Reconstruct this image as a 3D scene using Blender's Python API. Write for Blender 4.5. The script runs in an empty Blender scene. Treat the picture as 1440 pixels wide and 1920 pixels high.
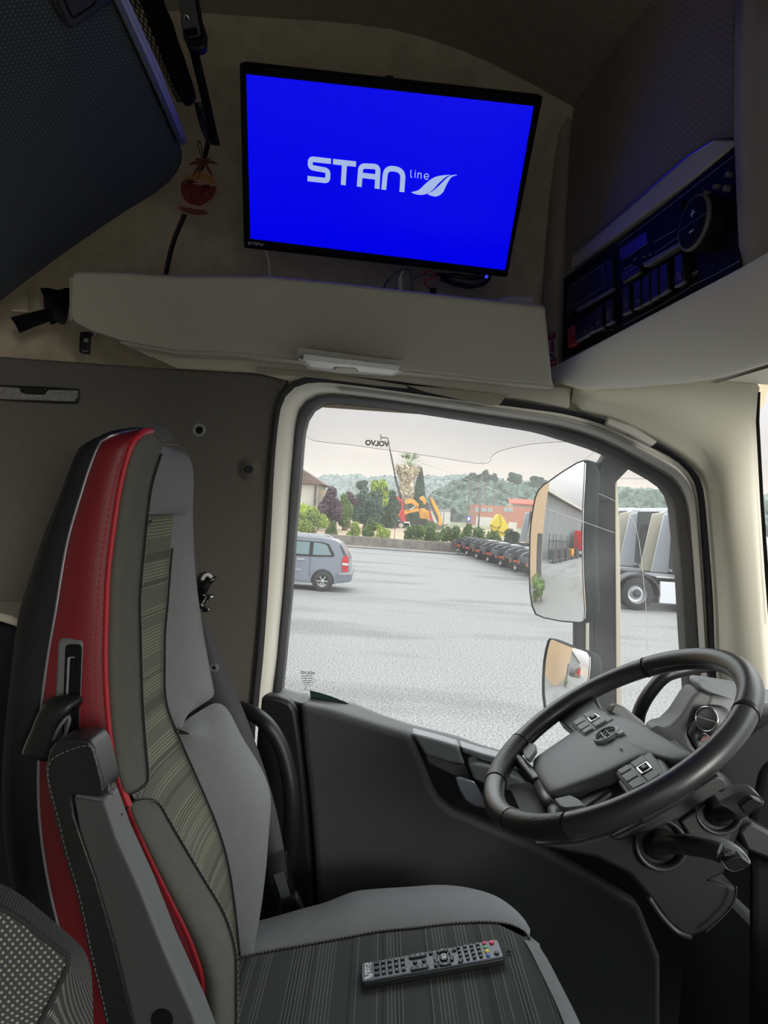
import bpy, bmesh, math, random
from math import sin, cos, pi, radians, sqrt
from mathutils import Vector, Matrix
from mathutils.geometry import tessellate_polygon
random.seed(7)
V = Vector
SC = bpy.context.scene
COL = SC.collection
# ---------------------------------------------------------------- camera
FPX, HY, ROLL = 1331.0, 957.0, radians(4.0)     # focal length and horizon in pixels of the 1440x1920 frame
RV = V((cos(ROLL), 0, sin(ROLL))); UV = V((-sin(ROLL), 0, cos(ROLL))); YV = V((0, 1, 0))
EYE = V((0, 0, 2.65))
cam = bpy.data.cameras.new('camera'); camo = bpy.data.objects.new('camera', cam); COL.objects.link(camo)
cam.sensor_fit = 'VERTICAL'; cam.sensor_height = 36.0; cam.sensor_width = 27.0
cam.lens = FPX / 1920 * 36.0; cam.shift_y = -3 / 1920.0; cam.clip_start = 0.02; cam.clip_end = 3000
m = Matrix.Identity(4)
for i in range(3):
    m[i][0] = RV[i]; m[i][1] = UV[i]; m[i][2] = -YV[i]; m[i][3] = EYE[i]
camo.matrix_world = m
SC.camera = camo
# ---------------------------------------------------------------- render look
SC.view_settings.view_transform = 'Standard'; SC.view_settings.look = 'None'
SC.view_settings.gamma = 1.0; SC.view_settings.use_curve_mapping = False
SC.view_settings.exposure = 0.0
cy = SC.cycles
cy.use_denoising = True; cy.max_bounces = 10; cy.diffuse_bounces = 5; cy.glossy_bounces = 4
cy.transparent_max_bounces = 12; cy.transmission_bounces = 6; cy.volume_bounces = 1
cy.caustics_reflective = False; cy.caustics_refractive = False; cy.sample_clamp_indirect = 4.0
cy.use_adaptive_sampling = False; cy.blur_glossy = 0.5
# ---------------------------------------------------------------- sky: overcast, brighter towards the zenith
W = bpy.data.worlds.new('sky'); SC.world = W; W.use_nodes = True
wt = W.node_tree; wt.nodes.clear()
def wn(t, **k):
    n = wt.nodes.new(t)
    for a, b in k.items(): setattr(n, a, b)
    return n
wo = wn('ShaderNodeOutputWorld'); wb = wn('ShaderNodeBackground'); tc = wn('ShaderNodeTexCoord')
sx = wn('ShaderNodeSeparateXYZ'); rp = wn('ShaderNodeValToRGB'); mp = wn('ShaderNodeMapping')
nz = wn('ShaderNodeTexNoise'); mx = wn('ShaderNodeMixRGB', blend_type='MULTIPLY'); r2 = wn('ShaderNodeValToRGB')
wt.links.new(tc.outputs['Generated'], sx.inputs[0]); wt.links.new(sx.outputs[2], rp.inputs[0])
e = rp.color_ramp.elements
e[0].position = 0.0; e[0].color = (.86, .745, .635, 1)
e[1].position = 1.0; e[1].color = (4.8, 4.8, 4.9, 1)
for p, c in ((.06, (.82, .725, .64, 1)), (.12, (.74, .72, .72, 1)), (.2, (1.05, 1.05, 1.07, 1)), (.45, (3.0, 3.2, 3.24, 1))):
    q = e.new(p); q.color = c
wt.links.new(tc.outputs['Generated'], mp.inputs[0]); mp.inputs['Scale'].default_value = (1.5, 1.5, 7)
wt.links.new(mp.outputs[0], nz.inputs['Vector']); nz.inputs['Scale'].default_value = 2.2; nz.inputs['Detail'].default_value = 5
wt.links.new(nz.outputs[0], r2.inputs[0])
r2.color_ramp.elements[0].position = .35; r2.color_ramp.elements[0].color = (.90, .92, .95, 1)
r2.color_ramp.elements[1].position = .65; r2.color_ramp.elements[1].color = (1.06, 1.04, 1.02, 1)
mx.inputs[0].default_value = 1.0
wt.links.new(rp.outputs[0], mx.inputs[1]); wt.links.new(r2.outputs[0], mx.inputs[2])
wt.links.new(mx.outputs[0], wb.inputs[0]); wb.inputs[1].default_value = 1.0
wt.links.new(wb.outputs[0], wo.inputs[0])
# soft sun behind thin cloud: barely directional
sl = bpy.data.lights.new('sun', 'SUN'); sl.energy = 3.0; sl.angle = radians(24); sl.color = (1, .95, .88)
so = bpy.data.objects.new('sun', sl); so.rotation_euler = V((-.55, .80, -.13)).to_track_quat('-Z', 'Y').to_euler(); COL.objects.link(so)
# light portals in the cab's window openings (they emit nothing, they only guide the sky light in)
def portal(loc, rot, sx_, sy_):
    l = bpy.data.lights.new('window_portal', 'AREA'); l.shape = 'RECTANGLE'; l.size = sx_; l.size_y = sy_
    l.cycles.is_portal = True
    o = bpy.data.objects.new('window_portal', l); o.location = loc; o.rotation_euler = rot; COL.objects.link(o)
portal((.12, 1.60, 2.56), (radians(-90), 0, 0), 1.15, .85)
portal((.22, -.62, 2.62), (radians(90), 0, 0), .7, .95)
portal((1.12, .40, 2.50), (0, radians(90), 0), .85, 1.9)

# ---------------------------------------------------------------- helpers: geometry
def ray(px, py): return YV + RV * ((px - 720) / FPX) - UV * ((py - HY) / FPX)
def D(px, py, y): return EYE + ray(px, py) * y
class Plane:
    def __init__(s, p, n): s.p = V(p); s.n = V(n).normalized()
    def __call__(s, px, py, off=0.0):
        r = ray(px, py); t = ((s.p + s.n * off - EYE).dot(s.n)) / r.dot(s.n)
        return EYE + r * t
def PZ(px, py, z): return Plane((0, 0, z), (0, 0, 1))(px, py)
ORG = {}
def origin(o):
    return ORG.get(o.name, V((0, 0, 0))) if o is not None else V((0, 0, 0))
def tag(o, label=None, cat=None, group=None, kind=None):
    if label: o['label'] = label
    if cat: o['category'] = cat
    if group: o['group'] = group
    if kind: o['kind'] = kind
    return o
def thing(name, label, cat, loc=(0, 0, 0), group=None, kind=None):
    o = bpy.data.objects.new(name, None); COL.objects.link(o); o.location = loc; o.empty_display_size = .05
    ORG[o.name] = V(loc)
    return tag(o, label, cat, group, kind)
def mk(name, vs, fs, mat, parent=None, smooth=False, bevel=0, seg=2, sub=0, solid=0, label=None, kind=None, fix=True, ang=30):
    og = origin(parent)
    me = bpy.data.meshes.new(name)
    me.from_pydata([tuple(V(v) - og) for v in vs], [], fs)
    if fix:
        bm = bmesh.new(); bm.from_mesh(me); bmesh.ops.recalc_face_normals(bm, faces=bm.faces); bm.to_mesh(me); bm.free()
    o = bpy.data.objects.new(name, me); COL.objects.link(o)
    if mat: me.materials.append(mat)
    ORG[o.name] = og.copy()
    if parent is not None: o.parent = parent
    if solid:
        s_ = o.modifiers.new('solid', 'SOLIDIFY'); s_.thickness = solid; s_.offset = 0
    if bevel:
        b = o.modifiers.new('bevel', 'BEVEL'); b.width = bevel; b.segments = seg; b.limit_method = 'ANGLE'; b.angle_limit = radians(ang)
        smooth = True
    if sub:
        s = o.modifiers.new('sub', 'SUBSURF'); s.levels = sub; s.render_levels = sub
    if smooth:
        for p in me.polygons: p.use_smooth = True
        if bevel: me.set_sharp_from_angle(angle=radians(50))
    if label: o['label'] = label
    if kind: o['kind'] = kind
    return o
class MB:
    """collects shapes into one mesh"""
    def __init__(s): s.v = []; s.f = []
    def add(s, vs, fs):
        b = len(s.v); s.v += [V(v) for v in vs]; s.f += [tuple(i + b for i in f) for f in fs]; return s
    def box(s, c, size, rot=None):
        c = V(c); h = [x / 2 for x in size]; vs = []
        for x in (-1, 1):
            for y in (-1, 1):
                for z in (-1, 1):
                    p = V((x * h[0], y * h[1], z * h[2]))
                    if rot is not None: p = rot @ p
                    vs.append(c + p)
        return s.add(vs, [(0, 1, 3, 2), (4, 6, 7, 5), (0, 4, 5, 1), (2, 3, 7, 6), (0, 2, 6, 4), (1, 5, 7, 3)])
    def prism(s, pts, vec):
        n = len(pts); vec = V(vec)
        return s.add(list(pts) + [V(p) + vec for p in pts], [tuple(range(n)), tuple(range(2 * n - 1, n - 1, -1))] + [(i, i + n, (i + 1) % n + n, (i + 1) % n) for i in range(n)])
    def quad(s, a, b, c, d): return s.add([a, b, c, d], [(0, 1, 2, 3)])
    def tube(s, pts, r, n=8, closed=False, cap=True, ry=None, up=None):
        pts = [V(p) for p in pts]; N = len(pts); rs = r if isinstance(r, (list, tuple)) else [r] * N
        vs = []; prev = None
        for i, p in enumerate(pts):
            a = pts[(i - 1) % N] if (closed or i) else pts[0]; b = pts[(i + 1) % N] if (closed or i < N - 1) else pts[-1]
            t = (b - a).normalized() if (b - a).length > 1e-9 else V((0, 0, 1))
            if up is not None: x = V(up) - t * V(up).dot(t)
            elif prev is None:
                x = t.orthogonal()
            else: x = prev - t * prev.dot(t)
            x.normalize(); prev = x; y = t.cross(x)
            for k in range(n):
                an = 2 * pi * k / n
                vs.append(p + x * (cos(an) * rs[i]) + y * (sin(an) * (ry if ry is not None else rs[i])))
        fs = []
        for i in range(N if closed else N - 1):
            j = (i + 1) % N
            for k in range(n): fs.append((i * n + k, i * n + (k + 1) % n, j * n + (k + 1) % n, j * n + k))
        if cap and not closed: fs += [tuple(range(n)), tuple((N - 1) * n + k for k in range(n))]
        return s.add(vs, fs)
    def disc(s, c, nrm, r, h=0.0, n=20, r2=None):
        """a short cylinder (or cone when r2 given) from c along nrm"""
        c = V(c); z = V(nrm).normalized(); x = z.orthogonal().normalized(); y = z.cross(x); r2 = r if r2 is None else r2
        a = [c + x * r * cos(2 * pi * k / n) + y * r * sin(2 * pi * k / n) for k in range(n)]
        b = [c + z * h + x * r2 * cos(2 * pi * k / n) + y * r2 * sin(2 * pi * k / n) for k in range(n)]
        if h == 0: return s.add(a, [tuple(range(n))])
        return s.add(a + b, [tuple(range(n)), tuple(range(2 * n - 1, n - 1, -1))] + [(i, i + n, (i + 1) % n + n, (i + 1) % n) for i in range(n)])
    def lathe(s, c, axis, prof, n=28):
        """prof: list of (radius, height along axis)"""
        c = V(c); z = V(axis).normalized(); x = z.orthogonal().normalized(); y = z.cross(x); vs = []
        for r, h in prof:
            for k in range(n):
                an = 2 * pi * k / n; vs.append(c + z * h + (x * cos(an) + y * sin(an)) * r)
        fs = []
        for i in range(len(prof) - 1):
            for k in range(n): fs.append((i * n + k, i * n + (k + 1) % n, (i + 1) * n + (k + 1) % n, (i + 1) * n + k))
        return s.add(vs, fs)
    def grid(s, rows, closed=False):
        n = len(rows[0]); vs = [p for r in rows for p in r]; fs = []
        for i in range(len(rows) - 1):
            for k in range(n if closed else n - 1):
                fs.append((i * n + k, i * n + (k + 1) % n, (i + 1) * n + (k + 1) % n, (i + 1) * n + k))
        return s.add(vs, fs)
    def build(s, name, mat, parent=None, **k): return mk(name, s.v, s.f, mat, parent, **k)
def cat(pts, sub=6, closed=False):
    """Catmull-Rom through points (any dimension Vectors)"""
    P = [V(p) for p in pts]; N = len(P); out = []
    rng = range(N) if closed else range(N - 1)
    for i in rng:
        p1, p2 = P[i], P[(i + 1) % N]
        p0 = P[i - 1] if (i > 0 or closed) else p1 * 2 - p2
        p3 = P[(i + 2) % N] if (i + 2 < N or closed) else p2 * 2 - p1
        for k in range(sub):
            t = k / sub
            out.append(.5 * ((2 * p1) + (p2 - p0) * t + (2 * p0 - 5 * p1 + 4 * p2 - p3) * t * t + (3 * p1 - p0 - 3 * p2 + p3) * t ** 3))
    if not closed: out.append(P[-1])
    return out
def resamp(pts, n, closed=False):
    P = [V(p) for p in pts]
    if closed: P = P + [P[0]]
    L = [0]
    for a, b in zip(P, P[1:]): L.append(L[-1] + (b - a).length)
    out = []; j = 0
    m_ = n if closed else n - 1
    for i in range(n):
        d = L[-1] * i / m_
        while j < len(P) - 2 and L[j + 1] < d: j += 1
        s_ = L[j + 1] - L[j]; out.append(P[j].lerp(P[j + 1], 0 if s_ == 0 else (d - L[j]) / s_))
    return out
def prism(name, pts, vec, mat, parent=None, bevel=.002, **k):
    return MB().prism([V(p) for p in pts], vec).build(name, mat, parent, bevel=bevel, **k)
def box(name, c, size, mat, parent=None, bevel=.0, rot=None, **k):
    return MB().box(c, size, rot).build(name, mat, parent, bevel=bevel, **k)
def tube(name, pts, r, mat, parent=None, n=10, smooth=True, sub=0, **k):
    kk = {a: k.pop(a) for a in ('closed', 'ry', 'up', 'cap') if a in k}
    if sub: pts = cat(pts, sub, kk.get('closed', False))
    return MB().tube(pts, r, n, **kk).build(name, mat, parent, smooth=smooth, **k)
def curve3(pts, n=None, sub=6):
    """pts: (px,py,Y) traced in the photograph, each at its own real distance -> world points"""
    w = cat([D(*p) for p in pts], sub)
    return resamp(w, n) if n else w
def strip(name, A, B, mat, parent=None, bulge=0.0, bdir=(0, 0, 0), mids=7, n=30, pw=.7, endround=0.0, **k):
    """upholstered panel between two seams, bulging between them"""
    A = resamp(A, n); B = resamp(B, n); bd = V(bdir); rows = []
    for i in range(n):
        e_ = 1.0
        if endround:
            t = i / (n - 1); e_ = min(1, max(0, min(t, 1 - t) / endround)) ** .5
        rows.append([A[i].lerp(B[i], j / (mids - 1)) + bd * bulge * e_ * (max(0, sin(pi * j / (mids - 1))) ** pw) for j in range(mids)])
    return MB().grid(rows).build(name, mat, parent, smooth=True, **k)
def stitches(name, path, mat, parent, step=.0065, ln=.0036, r=.0006):
    L = resamp(path, max(2, int(sum((V(b) - V(a)).length for a, b in zip(path, path[1:])) / step) + 1)); mb = MB()
    for a, b in zip(L, L[1:]):
        d = (b - a).normalized(); mb.tube([a, a + d * ln], r, 4)
    return mb.build(name, mat, parent, kind='stuff')
def ribbon_faces(path, w, nrm):
    """flat mitred band along a path lying in a plane"""
    P = [V(p) for p in path]; nrm = V(nrm); L = []; R = []
    for i, p in enumerate(P):
        a = (P[i] - P[i - 1]).normalized() if i else (P[1] - P[0]).normalized()
        b = (P[i + 1] - P[i]).normalized() if i < len(P) - 1 else a
        sa = a.cross(nrm); sb = b.cross(nrm); s_ = (sa + sb); s_.normalize(); k = 1 / max(.5, s_.dot(sa))
        L.append(p + s_ * w * .5 * k); R.append(p - s_ * w * .5 * k)
    n = len(P)
    return L + R, [(i, i + 1, n + i + 1, n + i) for i in range(n - 1)]
def copytree(o, parent=None):
    c = o.copy(); COL.objects.link(c)
    if parent is not None: c.parent = parent
    for ch in list(o.children): copytree(ch, c)
    return c
# ---------------------------------------------------------------- helpers: materials
def srgb(c):
    if isinstance(c, str): c = [int(c[i:i + 2], 16) for i in (0, 2, 4)]
    return tuple(((x / 255) / 12.92 if x / 255 <= .04045 else ((x / 255 + .055) / 1.055) ** 2.4) for x in c) + (1,)
ALB = 1.0
def mat(name, col, rough=.6, metal=0.0, spec=.5, var=0.0, vscale=8.0, bump=0.0, bscale=200.0, emit=None, es=1.0, lin=False, dist=.001, coat=0, sheen=0, detail=3, stretch=None):
    m = bpy.data.materials.new(name); m.use_nodes = True; t = m.node_tree; b = t.nodes['Principled BSDF']
    c = tuple(col) + ((1,) if len(col) == 3 else ()) if lin else srgb(col)
    c = tuple(x * ALB for x in c[:3]) + (1,)
    b.inputs['Base Color'].default_value = c; b.inputs['Roughness'].default_value = rough; b.inputs['Metallic'].default_value = metal
    b.inputs['Specular IOR Level'].default_value = spec
    if coat: b.inputs['Coat Weight'].default_value = coat
    if sheen: b.inputs['Sheen Weight'].default_value = sheen
    if emit is not None:
        b.inputs['Emission Color'].default_value = emit if len(emit) == 4 and not isinstance(emit, str) else srgb(emit); b.inputs['Emission Strength'].default_value = es
    if var or bump:
        co = t.nodes.new('ShaderNodeTexCoord'); src = co.outputs['Object']
        if stretch:
            mpn = t.nodes.new('ShaderNodeMapping'); mpn.inputs['Scale'].default_value = stretch; t.links.new(src, mpn.inputs[0]); src = mpn.outputs[0]
    if var:
        n = t.nodes.new('ShaderNodeTexNoise'); n.inputs['Scale'].default_value = vscale; n.inputs['Detail'].default_value = detail
        t.links.new(src, n.inputs['Vector']); r = t.nodes.new('ShaderNodeValToRGB')
        r.color_ramp.elements[0].position = .3; r.color_ramp.elements[1].position = .7
        r.color_ramp.elements[0].color = tuple(x * (1 - var) for x in c[:3]) + (1,); r.color_ramp.elements[1].color = tuple(min(1, x * (1 + var)) for x in c[:3]) + (1,)
        t.links.new(n.outputs[0], r.inputs[0]); t.links.new(r.outputs[0], b.inputs['Base Color'])
    if bump:
        n = t.nodes.new('ShaderNodeTexNoise'); n.inputs['Scale'].default_value = bscale; n.inputs['Detail'].default_value = 2
        t.links.new(src, n.inputs['Vector']); q = t.nodes.new('ShaderNodeBump'); q.inputs['Strength'].default_value = bump; q.inputs['Distance'].default_value = dist
        t.links.new(n.outputs[0], q.inputs['Height']); t.links.new(q.outputs[0], b.inputs['Normal'])
    return m
def nodes(m): return m.node_tree, m.node_tree.nodes['Principled BSDF']
def N(t, ty, **k):
    n = t.nodes.new(ty)
    for a, b in k.items(): setattr(n, a, b)
    return n
def math_(t, op, a, b=None, c=None):
    n = t.nodes.new('ShaderNodeMath'); n.operation = op
    for i, x in enumerate((a, b, c)):
        if x is None: continue
        if isinstance(x, (int, float)): n.inputs[i].default_value = x
        else: t.links.new(x, n.inputs[i])
    return n.outputs[0]
def mixcol(t, f, a, b):
    n = t.nodes.new('ShaderNodeMixRGB')
    for i, x in enumerate((f, a, b)):
        if isinstance(x, (int, float)): n.inputs[i].default_value = x
        elif isinstance(x, tuple): n.inputs[i].default_value = x
        else: t.links.new(x, n.inputs[i])
    return n.outputs[0]
def weave(m, cols, sc=(900, 900, 900), amt=.5, bump=.25):
    """woven cloth: crossed fine waves along the three axes, colour and relief"""
    t, b = nodes(m); co = N(t, 'ShaderNodeTexCoord'); s = N(t, 'ShaderNodeSeparateXYZ'); t.links.new(co.outputs['Object'], s.inputs[0])
    a = math_(t, 'SINE', math_(t, 'MULTIPLY', s.outputs[2], sc[2])); c = math_(t, 'SINE', math_(t, 'MULTIPLY', math_(t, 'ADD', s.outputs[0], s.outputs[1]), sc[0]))
    p = math_(t, 'MULTIPLY', a, c); p = math_(t, 'MULTIPLY_ADD', p, .5, .5)
    nz_ = N(t, 'ShaderNodeTexNoise'); nz_.inputs['Scale'].default_value = 60; t.links.new(co.outputs['Object'], nz_.inputs['Vector'])
    f = math_(t, 'ADD', math_(t, 'MULTIPLY', p, amt), math_(t, 'MULTIPLY_ADD', nz_.outputs[0], .22, .5 * (1 - amt) - .11))
    t.links.new(mixcol(t, f, srgb(cols[0]), srgb(cols[1])), b.inputs['Base Color'])
    q = N(t, 'ShaderNodeBump'); q.inputs['Strength'].default_value = bump; q.inputs['Distance'].default_value = .0008
    t.links.new(p, q.inputs['Height']); t.links.new(q.outputs[0], b.inputs['Normal'])
    return m
# ---------------------------------------------------------------- materials
M = {}
M['cream'] = mat('cream_plastic', (232, 228, 210), .55, bump=.12, bscale=900)
M['creamlit'] = mat('cream_underside_lit', (246, 243, 228), .5, bump=.12, bscale=900)  # lighter copy of the cream, makes up for light missing under the console
M['shelf'] = mat('shelf_plastic', (184, 180, 166), .6, bump=.15, bscale=900)
M['header'] = mat('header_plastic', (196, 191, 176), .6, bump=.12, bscale=900)
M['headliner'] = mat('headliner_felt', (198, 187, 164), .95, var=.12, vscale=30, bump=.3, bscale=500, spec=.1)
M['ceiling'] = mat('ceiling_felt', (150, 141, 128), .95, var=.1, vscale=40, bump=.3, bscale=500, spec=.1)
M['trimfelt'] = mat('storage_trim', (166, 160, 146), .8, bump=.15, bscale=700, spec=.2)
M['grey'] = mat('dark_grey_plastic', (104, 106, 107), .5, bump=.2, bscale=700)
M['midgrey'] = mat('mid_grey_plastic', (140, 143, 145), .5, bump=.2, bscale=700)
M['doorgrey'] = mat('door_grey_plastic', (70, 72, 72), .62, bump=.2, bscale=700)
M['black'] = mat('black_plastic', (26, 27, 29), .45, bump=.15, bscale=600)
M['blackmatte'] = mat('black_matte', (17, 17, 18), .85, spec=.2)
M['rubber'] = mat('black_rubber', (20, 20, 21), .6)
M['felt_seal'] = mat('seal_felt', (58, 57, 60), .95, bump=.3, bscale=900, spec=.1)
M['frame'] = mat('window_frame_metal', (176, 173, 166), .38, spec=.6)
M['framecream'] = mat('window_frame_cream', (236, 234, 222), .42)
M['leather'] = mat('black_leather', (34, 34, 35), .36, bump=.35, bscale=420, spec=.6)
M['wheelleather'] = mat('wheel_leather', (40, 41, 43), .36, bump=.12, bscale=500, spec=.6)
M['wheelgrip'] = mat('wheel_grip_leather', (27, 27, 28), .45, bump=.5, bscale=260, spec=.5)
M['red'] = mat('red_leather', (122, 24, 34), .5, bump=.25, bscale=380)
M['redpipe'] = mat('red_piping', (185, 40, 52), .5)
M['silver'] = mat('silver_metal', (170, 172, 180), .3, metal=.9)
M['rail'] = mat('rail_grey_silver', (190, 192, 198), .5, metal=.15, spec=.3)
M['emblem'] = mat('emblem_grey', (172, 176, 180), .35)
M['deep'] = mat('deep_black_plastic', (15, 15, 17), .6, spec=.3)
M['chrome'] = mat('chrome', (205, 207, 210), .15, metal=1)
M['white'] = mat('white_print', (225, 227, 230), .6)
M['thread'] = mat('grey_thread', (128, 128, 126), .8)
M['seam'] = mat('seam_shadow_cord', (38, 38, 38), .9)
M['beltweb'] = mat('belt_webbing', (62, 63, 68), .7)
M['shell'] = mat('seat_shell_fabric', (36, 37, 40), .9, bump=.2, bscale=600, spec=.2)
M['padgrey'] = mat('wheel_pad_grey', (112, 116, 118), .45, bump=.15, bscale=600)
M['seat'] = weave(mat('seat_cloth', (98, 99, 98), .95, spec=.15), ((98, 99, 100), (140, 142, 144)), (2600, 0, 2600), .35)
M['bolster'] = weave(mat('seat_side_cloth', (98, 99, 98), .95, spec=.15), ((70, 70, 66), (116, 115, 108)), (2000, 0, 2000), .55)
M['wallcloth'] = weave(mat('wall_cloth', (98, 99, 98), .95, spec=.1), ((84, 83, 79), (124, 120, 113)), (1300, 0, 1300), .45, .5)
t, b = nodes(M['beltweb'])
co = N(t, 'ShaderNodeTexCoord'); s = N(t, 'ShaderNodeSeparateXYZ'); t.links.new(co.outputs['Object'], s.inputs[0])
f = math_(t, 'MULTIPLY_ADD', math_(t, 'MULTIPLY', math_(t, 'SINE', math_(t, 'MULTIPLY', s.outputs[0], 1800)), math_(t, 'SINE', math_(t, 'MULTIPLY', s.outputs[2], 1400))), .5, .5)
t.links.new(mixcol(t, f, srgb((44, 45, 49)), srgb((92, 93, 99))), b.inputs['Base Color'])
def striped(name, axis, base, base2, line):
    m = mat(name, base, .95, spec=.12); t, b = nodes(m)
    co = N(t, 'ShaderNodeTexCoord'); s = N(t, 'ShaderNodeSeparateXYZ'); t.links.new(co.outputs['Object'], s.inputs[0])
    x = s.outputs[0] if axis == 0 else math_(t, 'MULTIPLY_ADD', s.outputs[0], -.33, s.outputs[2]); y = s.outputs[1]
    fr = math_(t, 'FRACT', math_(t, 'MULTIPLY', x, 190)); ln = math_(t, 'LESS_THAN', math_(t, 'ABSOLUTE', math_(t, 'SUBTRACT', fr, .5)), .13)
    n1 = N(t, 'ShaderNodeTexNoise', noise_dimensions='1D'); t.links.new(math_(t, 'MULTIPLY', x, 1.0), n1.inputs['W']); n1.inputs['Scale'].default_value = 28; n1.inputs['Detail'].default_value = 3
    g = math_(t, 'GREATER_THAN', n1.outputs[0], .5)
    dash = math_(t, 'GREATER_THAN', math_(t, 'FRACT', math_(t, 'MULTIPLY', y, 330)), .38)
    k = math_(t, 'MULTIPLY', math_(t, 'MULTIPLY', ln, g), dash)
    wv = math_(t, 'MULTIPLY_ADD', math_(t, 'MULTIPLY', math_(t, 'SINE', math_(t, 'MULTIPLY', x, 2400)), math_(t, 'SINE', math_(t, 'MULTIPLY', y, 2400))), .5, .5)
    n2 = N(t, 'ShaderNodeTexNoise', noise_dimensions='1D'); t.links.new(x, n2.inputs['W']); n2.inputs['Scale'].default_value = 45; n2.inputs['Detail'].default_value = 1
    dk = math_(t, 'GREATER_THAN', n2.outputs[0], .60)
    c1 = mixcol(t, wv, srgb(base), srgb(base2)); c1 = mixcol(t, math_(t, 'MULTIPLY', dk, .4), c1, tuple(v * .5 for v in srgb(base)[:3]) + (1,))
    t.links.new(mixcol(t, math_(t, 'MULTIPLY', k, .75), c1, srgb(line)), b.inputs['Base Color'])
    q = N(t, 'ShaderNodeBump'); q.inputs['Strength'].default_value = .3; q.inputs['Distance'].default_value = .0008
    t.links.new(math_(t, 'ADD', wv, math_(t, 'MULTIPLY', k, 2)), q.inputs['Height']); t.links.new(q.outputs[0], b.inputs['Normal'])
    return m
M['stripe_seat'] = striped('striped_cushion_cloth', 0, (62, 65, 62), (80, 83, 79), (140, 142, 136))
M['stripe_back'] = striped('striped_back_cloth', 2, (84, 86, 76), (112, 114, 102), (176, 178, 150))
def dotted(name, base, dot, k, ax=(1, 2), thr=.35):
    m = mat(name, base, .95, spec=.06); t, b = nodes(m)
    co = N(t, 'ShaderNodeTexCoord'); s = N(t, 'ShaderNodeSeparateXYZ'); t.links.new(co.outputs['Object'], s.inputs[0])
    a = math_(t, 'SINE', math_(t, 'MULTIPLY', s.outputs[ax[0]], k)); src2 = math_(t, 'MULTIPLY', math_(t, 'SUBTRACT', s.outputs[0], s.outputs[2]), .8) if ax[1] == 'd' else s.outputs[ax[1]]; c = math_(t, 'SINE', math_(t, 'MULTIPLY', src2, k))
    f = N(t, 'ShaderNodeMapRange'); f.inputs[1].default_value = thr; f.inputs[2].default_value = thr + .35
    t.links.new(math_(t, 'MULTIPLY', a, c), f.inputs[0])
    t.links.new(mixcol(t, f.outputs[0], srgb(base), srgb(dot)), b.inputs['Base Color'])
    q = N(t, 'ShaderNodeBump'); q.inputs['Strength'].default_value = .4; q.inputs['Distance'].default_value = .001
    t.links.new(f.outputs[0], q.inputs['Height']); t.links.new(q.outputs[0], b.inputs['Normal'])
    return m
M['bunkmesh'] = dotted('bunk_spacer_mesh', (72, 76, 80), (104, 109, 114), 900, (1, 2))
M['cushiondots'] = dotted('dotted_cushion_cloth', (66, 67, 68), (148, 146, 138), 1350, (0, 2), .3)
M['cushionside'] = dotted('dotted_border_cloth', (66, 67, 68), (148, 146, 138), 1350, (1, 'd'), .3)
M['cabinetmesh'] = dotted('cabinet_mesh_cloth', (140, 132, 132), (168, 158, 156), 650, (1, 2))
def glass(name, tint, dust, gl=.05, rough=.0):
    m = bpy.data.materials.new(name); m.use_nodes = True; t = m.node_tree; t.nodes.clear()
    o = N(t, 'ShaderNodeOutputMaterial'); tr = N(t, 'ShaderNodeBsdfTransparent'); tr.inputs[0].default_value = tint
    g = N(t, 'ShaderNodeBsdfGlossy'); g.inputs['Roughness'].default_value = rough; tl = N(t, 'ShaderNodeBsdfTranslucent'); tl.inputs[0].default_value = (.9, .9, .88, 1)
    a = N(t, 'ShaderNodeMixShader'); ge = N(t, 'ShaderNodeNewGeometry'); dt = N(t, 'ShaderNodeVectorMath', operation='DOT_PRODUCT'); t.links.new(ge.outputs['Incoming'], dt.inputs[0]); t.links.new(ge.outputs['Normal'], dt.inputs[1])
    fz = math_(t, 'POWER', math_(t, 'SUBTRACT', 1.0, math_(t, 'ABSOLUTE', dt.outputs['Value'])), 5.0); t.links.new(math_(t, 'MULTIPLY_ADD', fz, .5, gl * .6), a.inputs[0])
    t.links.new(tr.outputs[0], a.inputs[1]); t.links.new(g.outputs[0], a.inputs[2])
    c = N(t, 'ShaderNodeMixShader'); t.links.new(a.outputs[0], c.inputs[1]); t.links.new(tl.outputs[0], c.inputs[2])
    co = N(t, 'ShaderNodeTexCoord'); n = N(t, 'ShaderNodeTexNoise'); n.inputs['Scale'].default_value = 9; n.inputs['Detail'].default_value = 6; t.links.new(co.outputs['Object'], n.inputs['Vector'])
    t.links.new(math_(t, 'MULTIPLY', n.outputs[0], dust * 2), c.inputs[0]); t.links.new(c.outputs[0], o.inputs[0])
    return m
M['glass'] = glass('dusty_window_glass', (.985, .99, .985, 1), .035, .003)
M['windscreen'] = glass('windscreen_glass', (.97, .985, .98, 1), .03, .04)
M['acrylic'] = glass('smoked_acrylic', (.955, .955, .955, 1), .015, .03)
M['plasticwrap'] = glass('clear_plastic_sleeve', (.78, .79, .80, 1), .03, .06, .12)
M['lens'] = mat('ribbed_lamp_lens', (246, 246, 243), .3, metal=.5, bump=1.0, bscale=500, dist=.003)
M['darklens'] = mat('ribbed_dark_lens', (150, 150, 148), .22, metal=.5, bump=1.0, bscale=420, dist=.004)
M['screen'] = mat('screen_blue', (0, 0, 0), .25, emit=srgb((0, 0, 232)), es=1.0)
M['screenlogo'] = mat('screen_logo', (0, 0, 0), .25, emit=srgb((163, 184, 228)), es=1.0)
M['led'] = mat('blue_led', (0, 0, 0), .3, emit=srgb((40, 60, 255)), es=1.5)
M['display'] = mat('display_glass', (58, 56, 118), .25)
M['glossblack'] = mat('satin_black_panel', (20, 20, 24), .6, spec=.12)
M['redswitch'] = mat('red_switch', (176, 40, 48), .4)
M['stickerred'] = mat('sticker_red', (176, 44, 52), .6)
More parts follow.
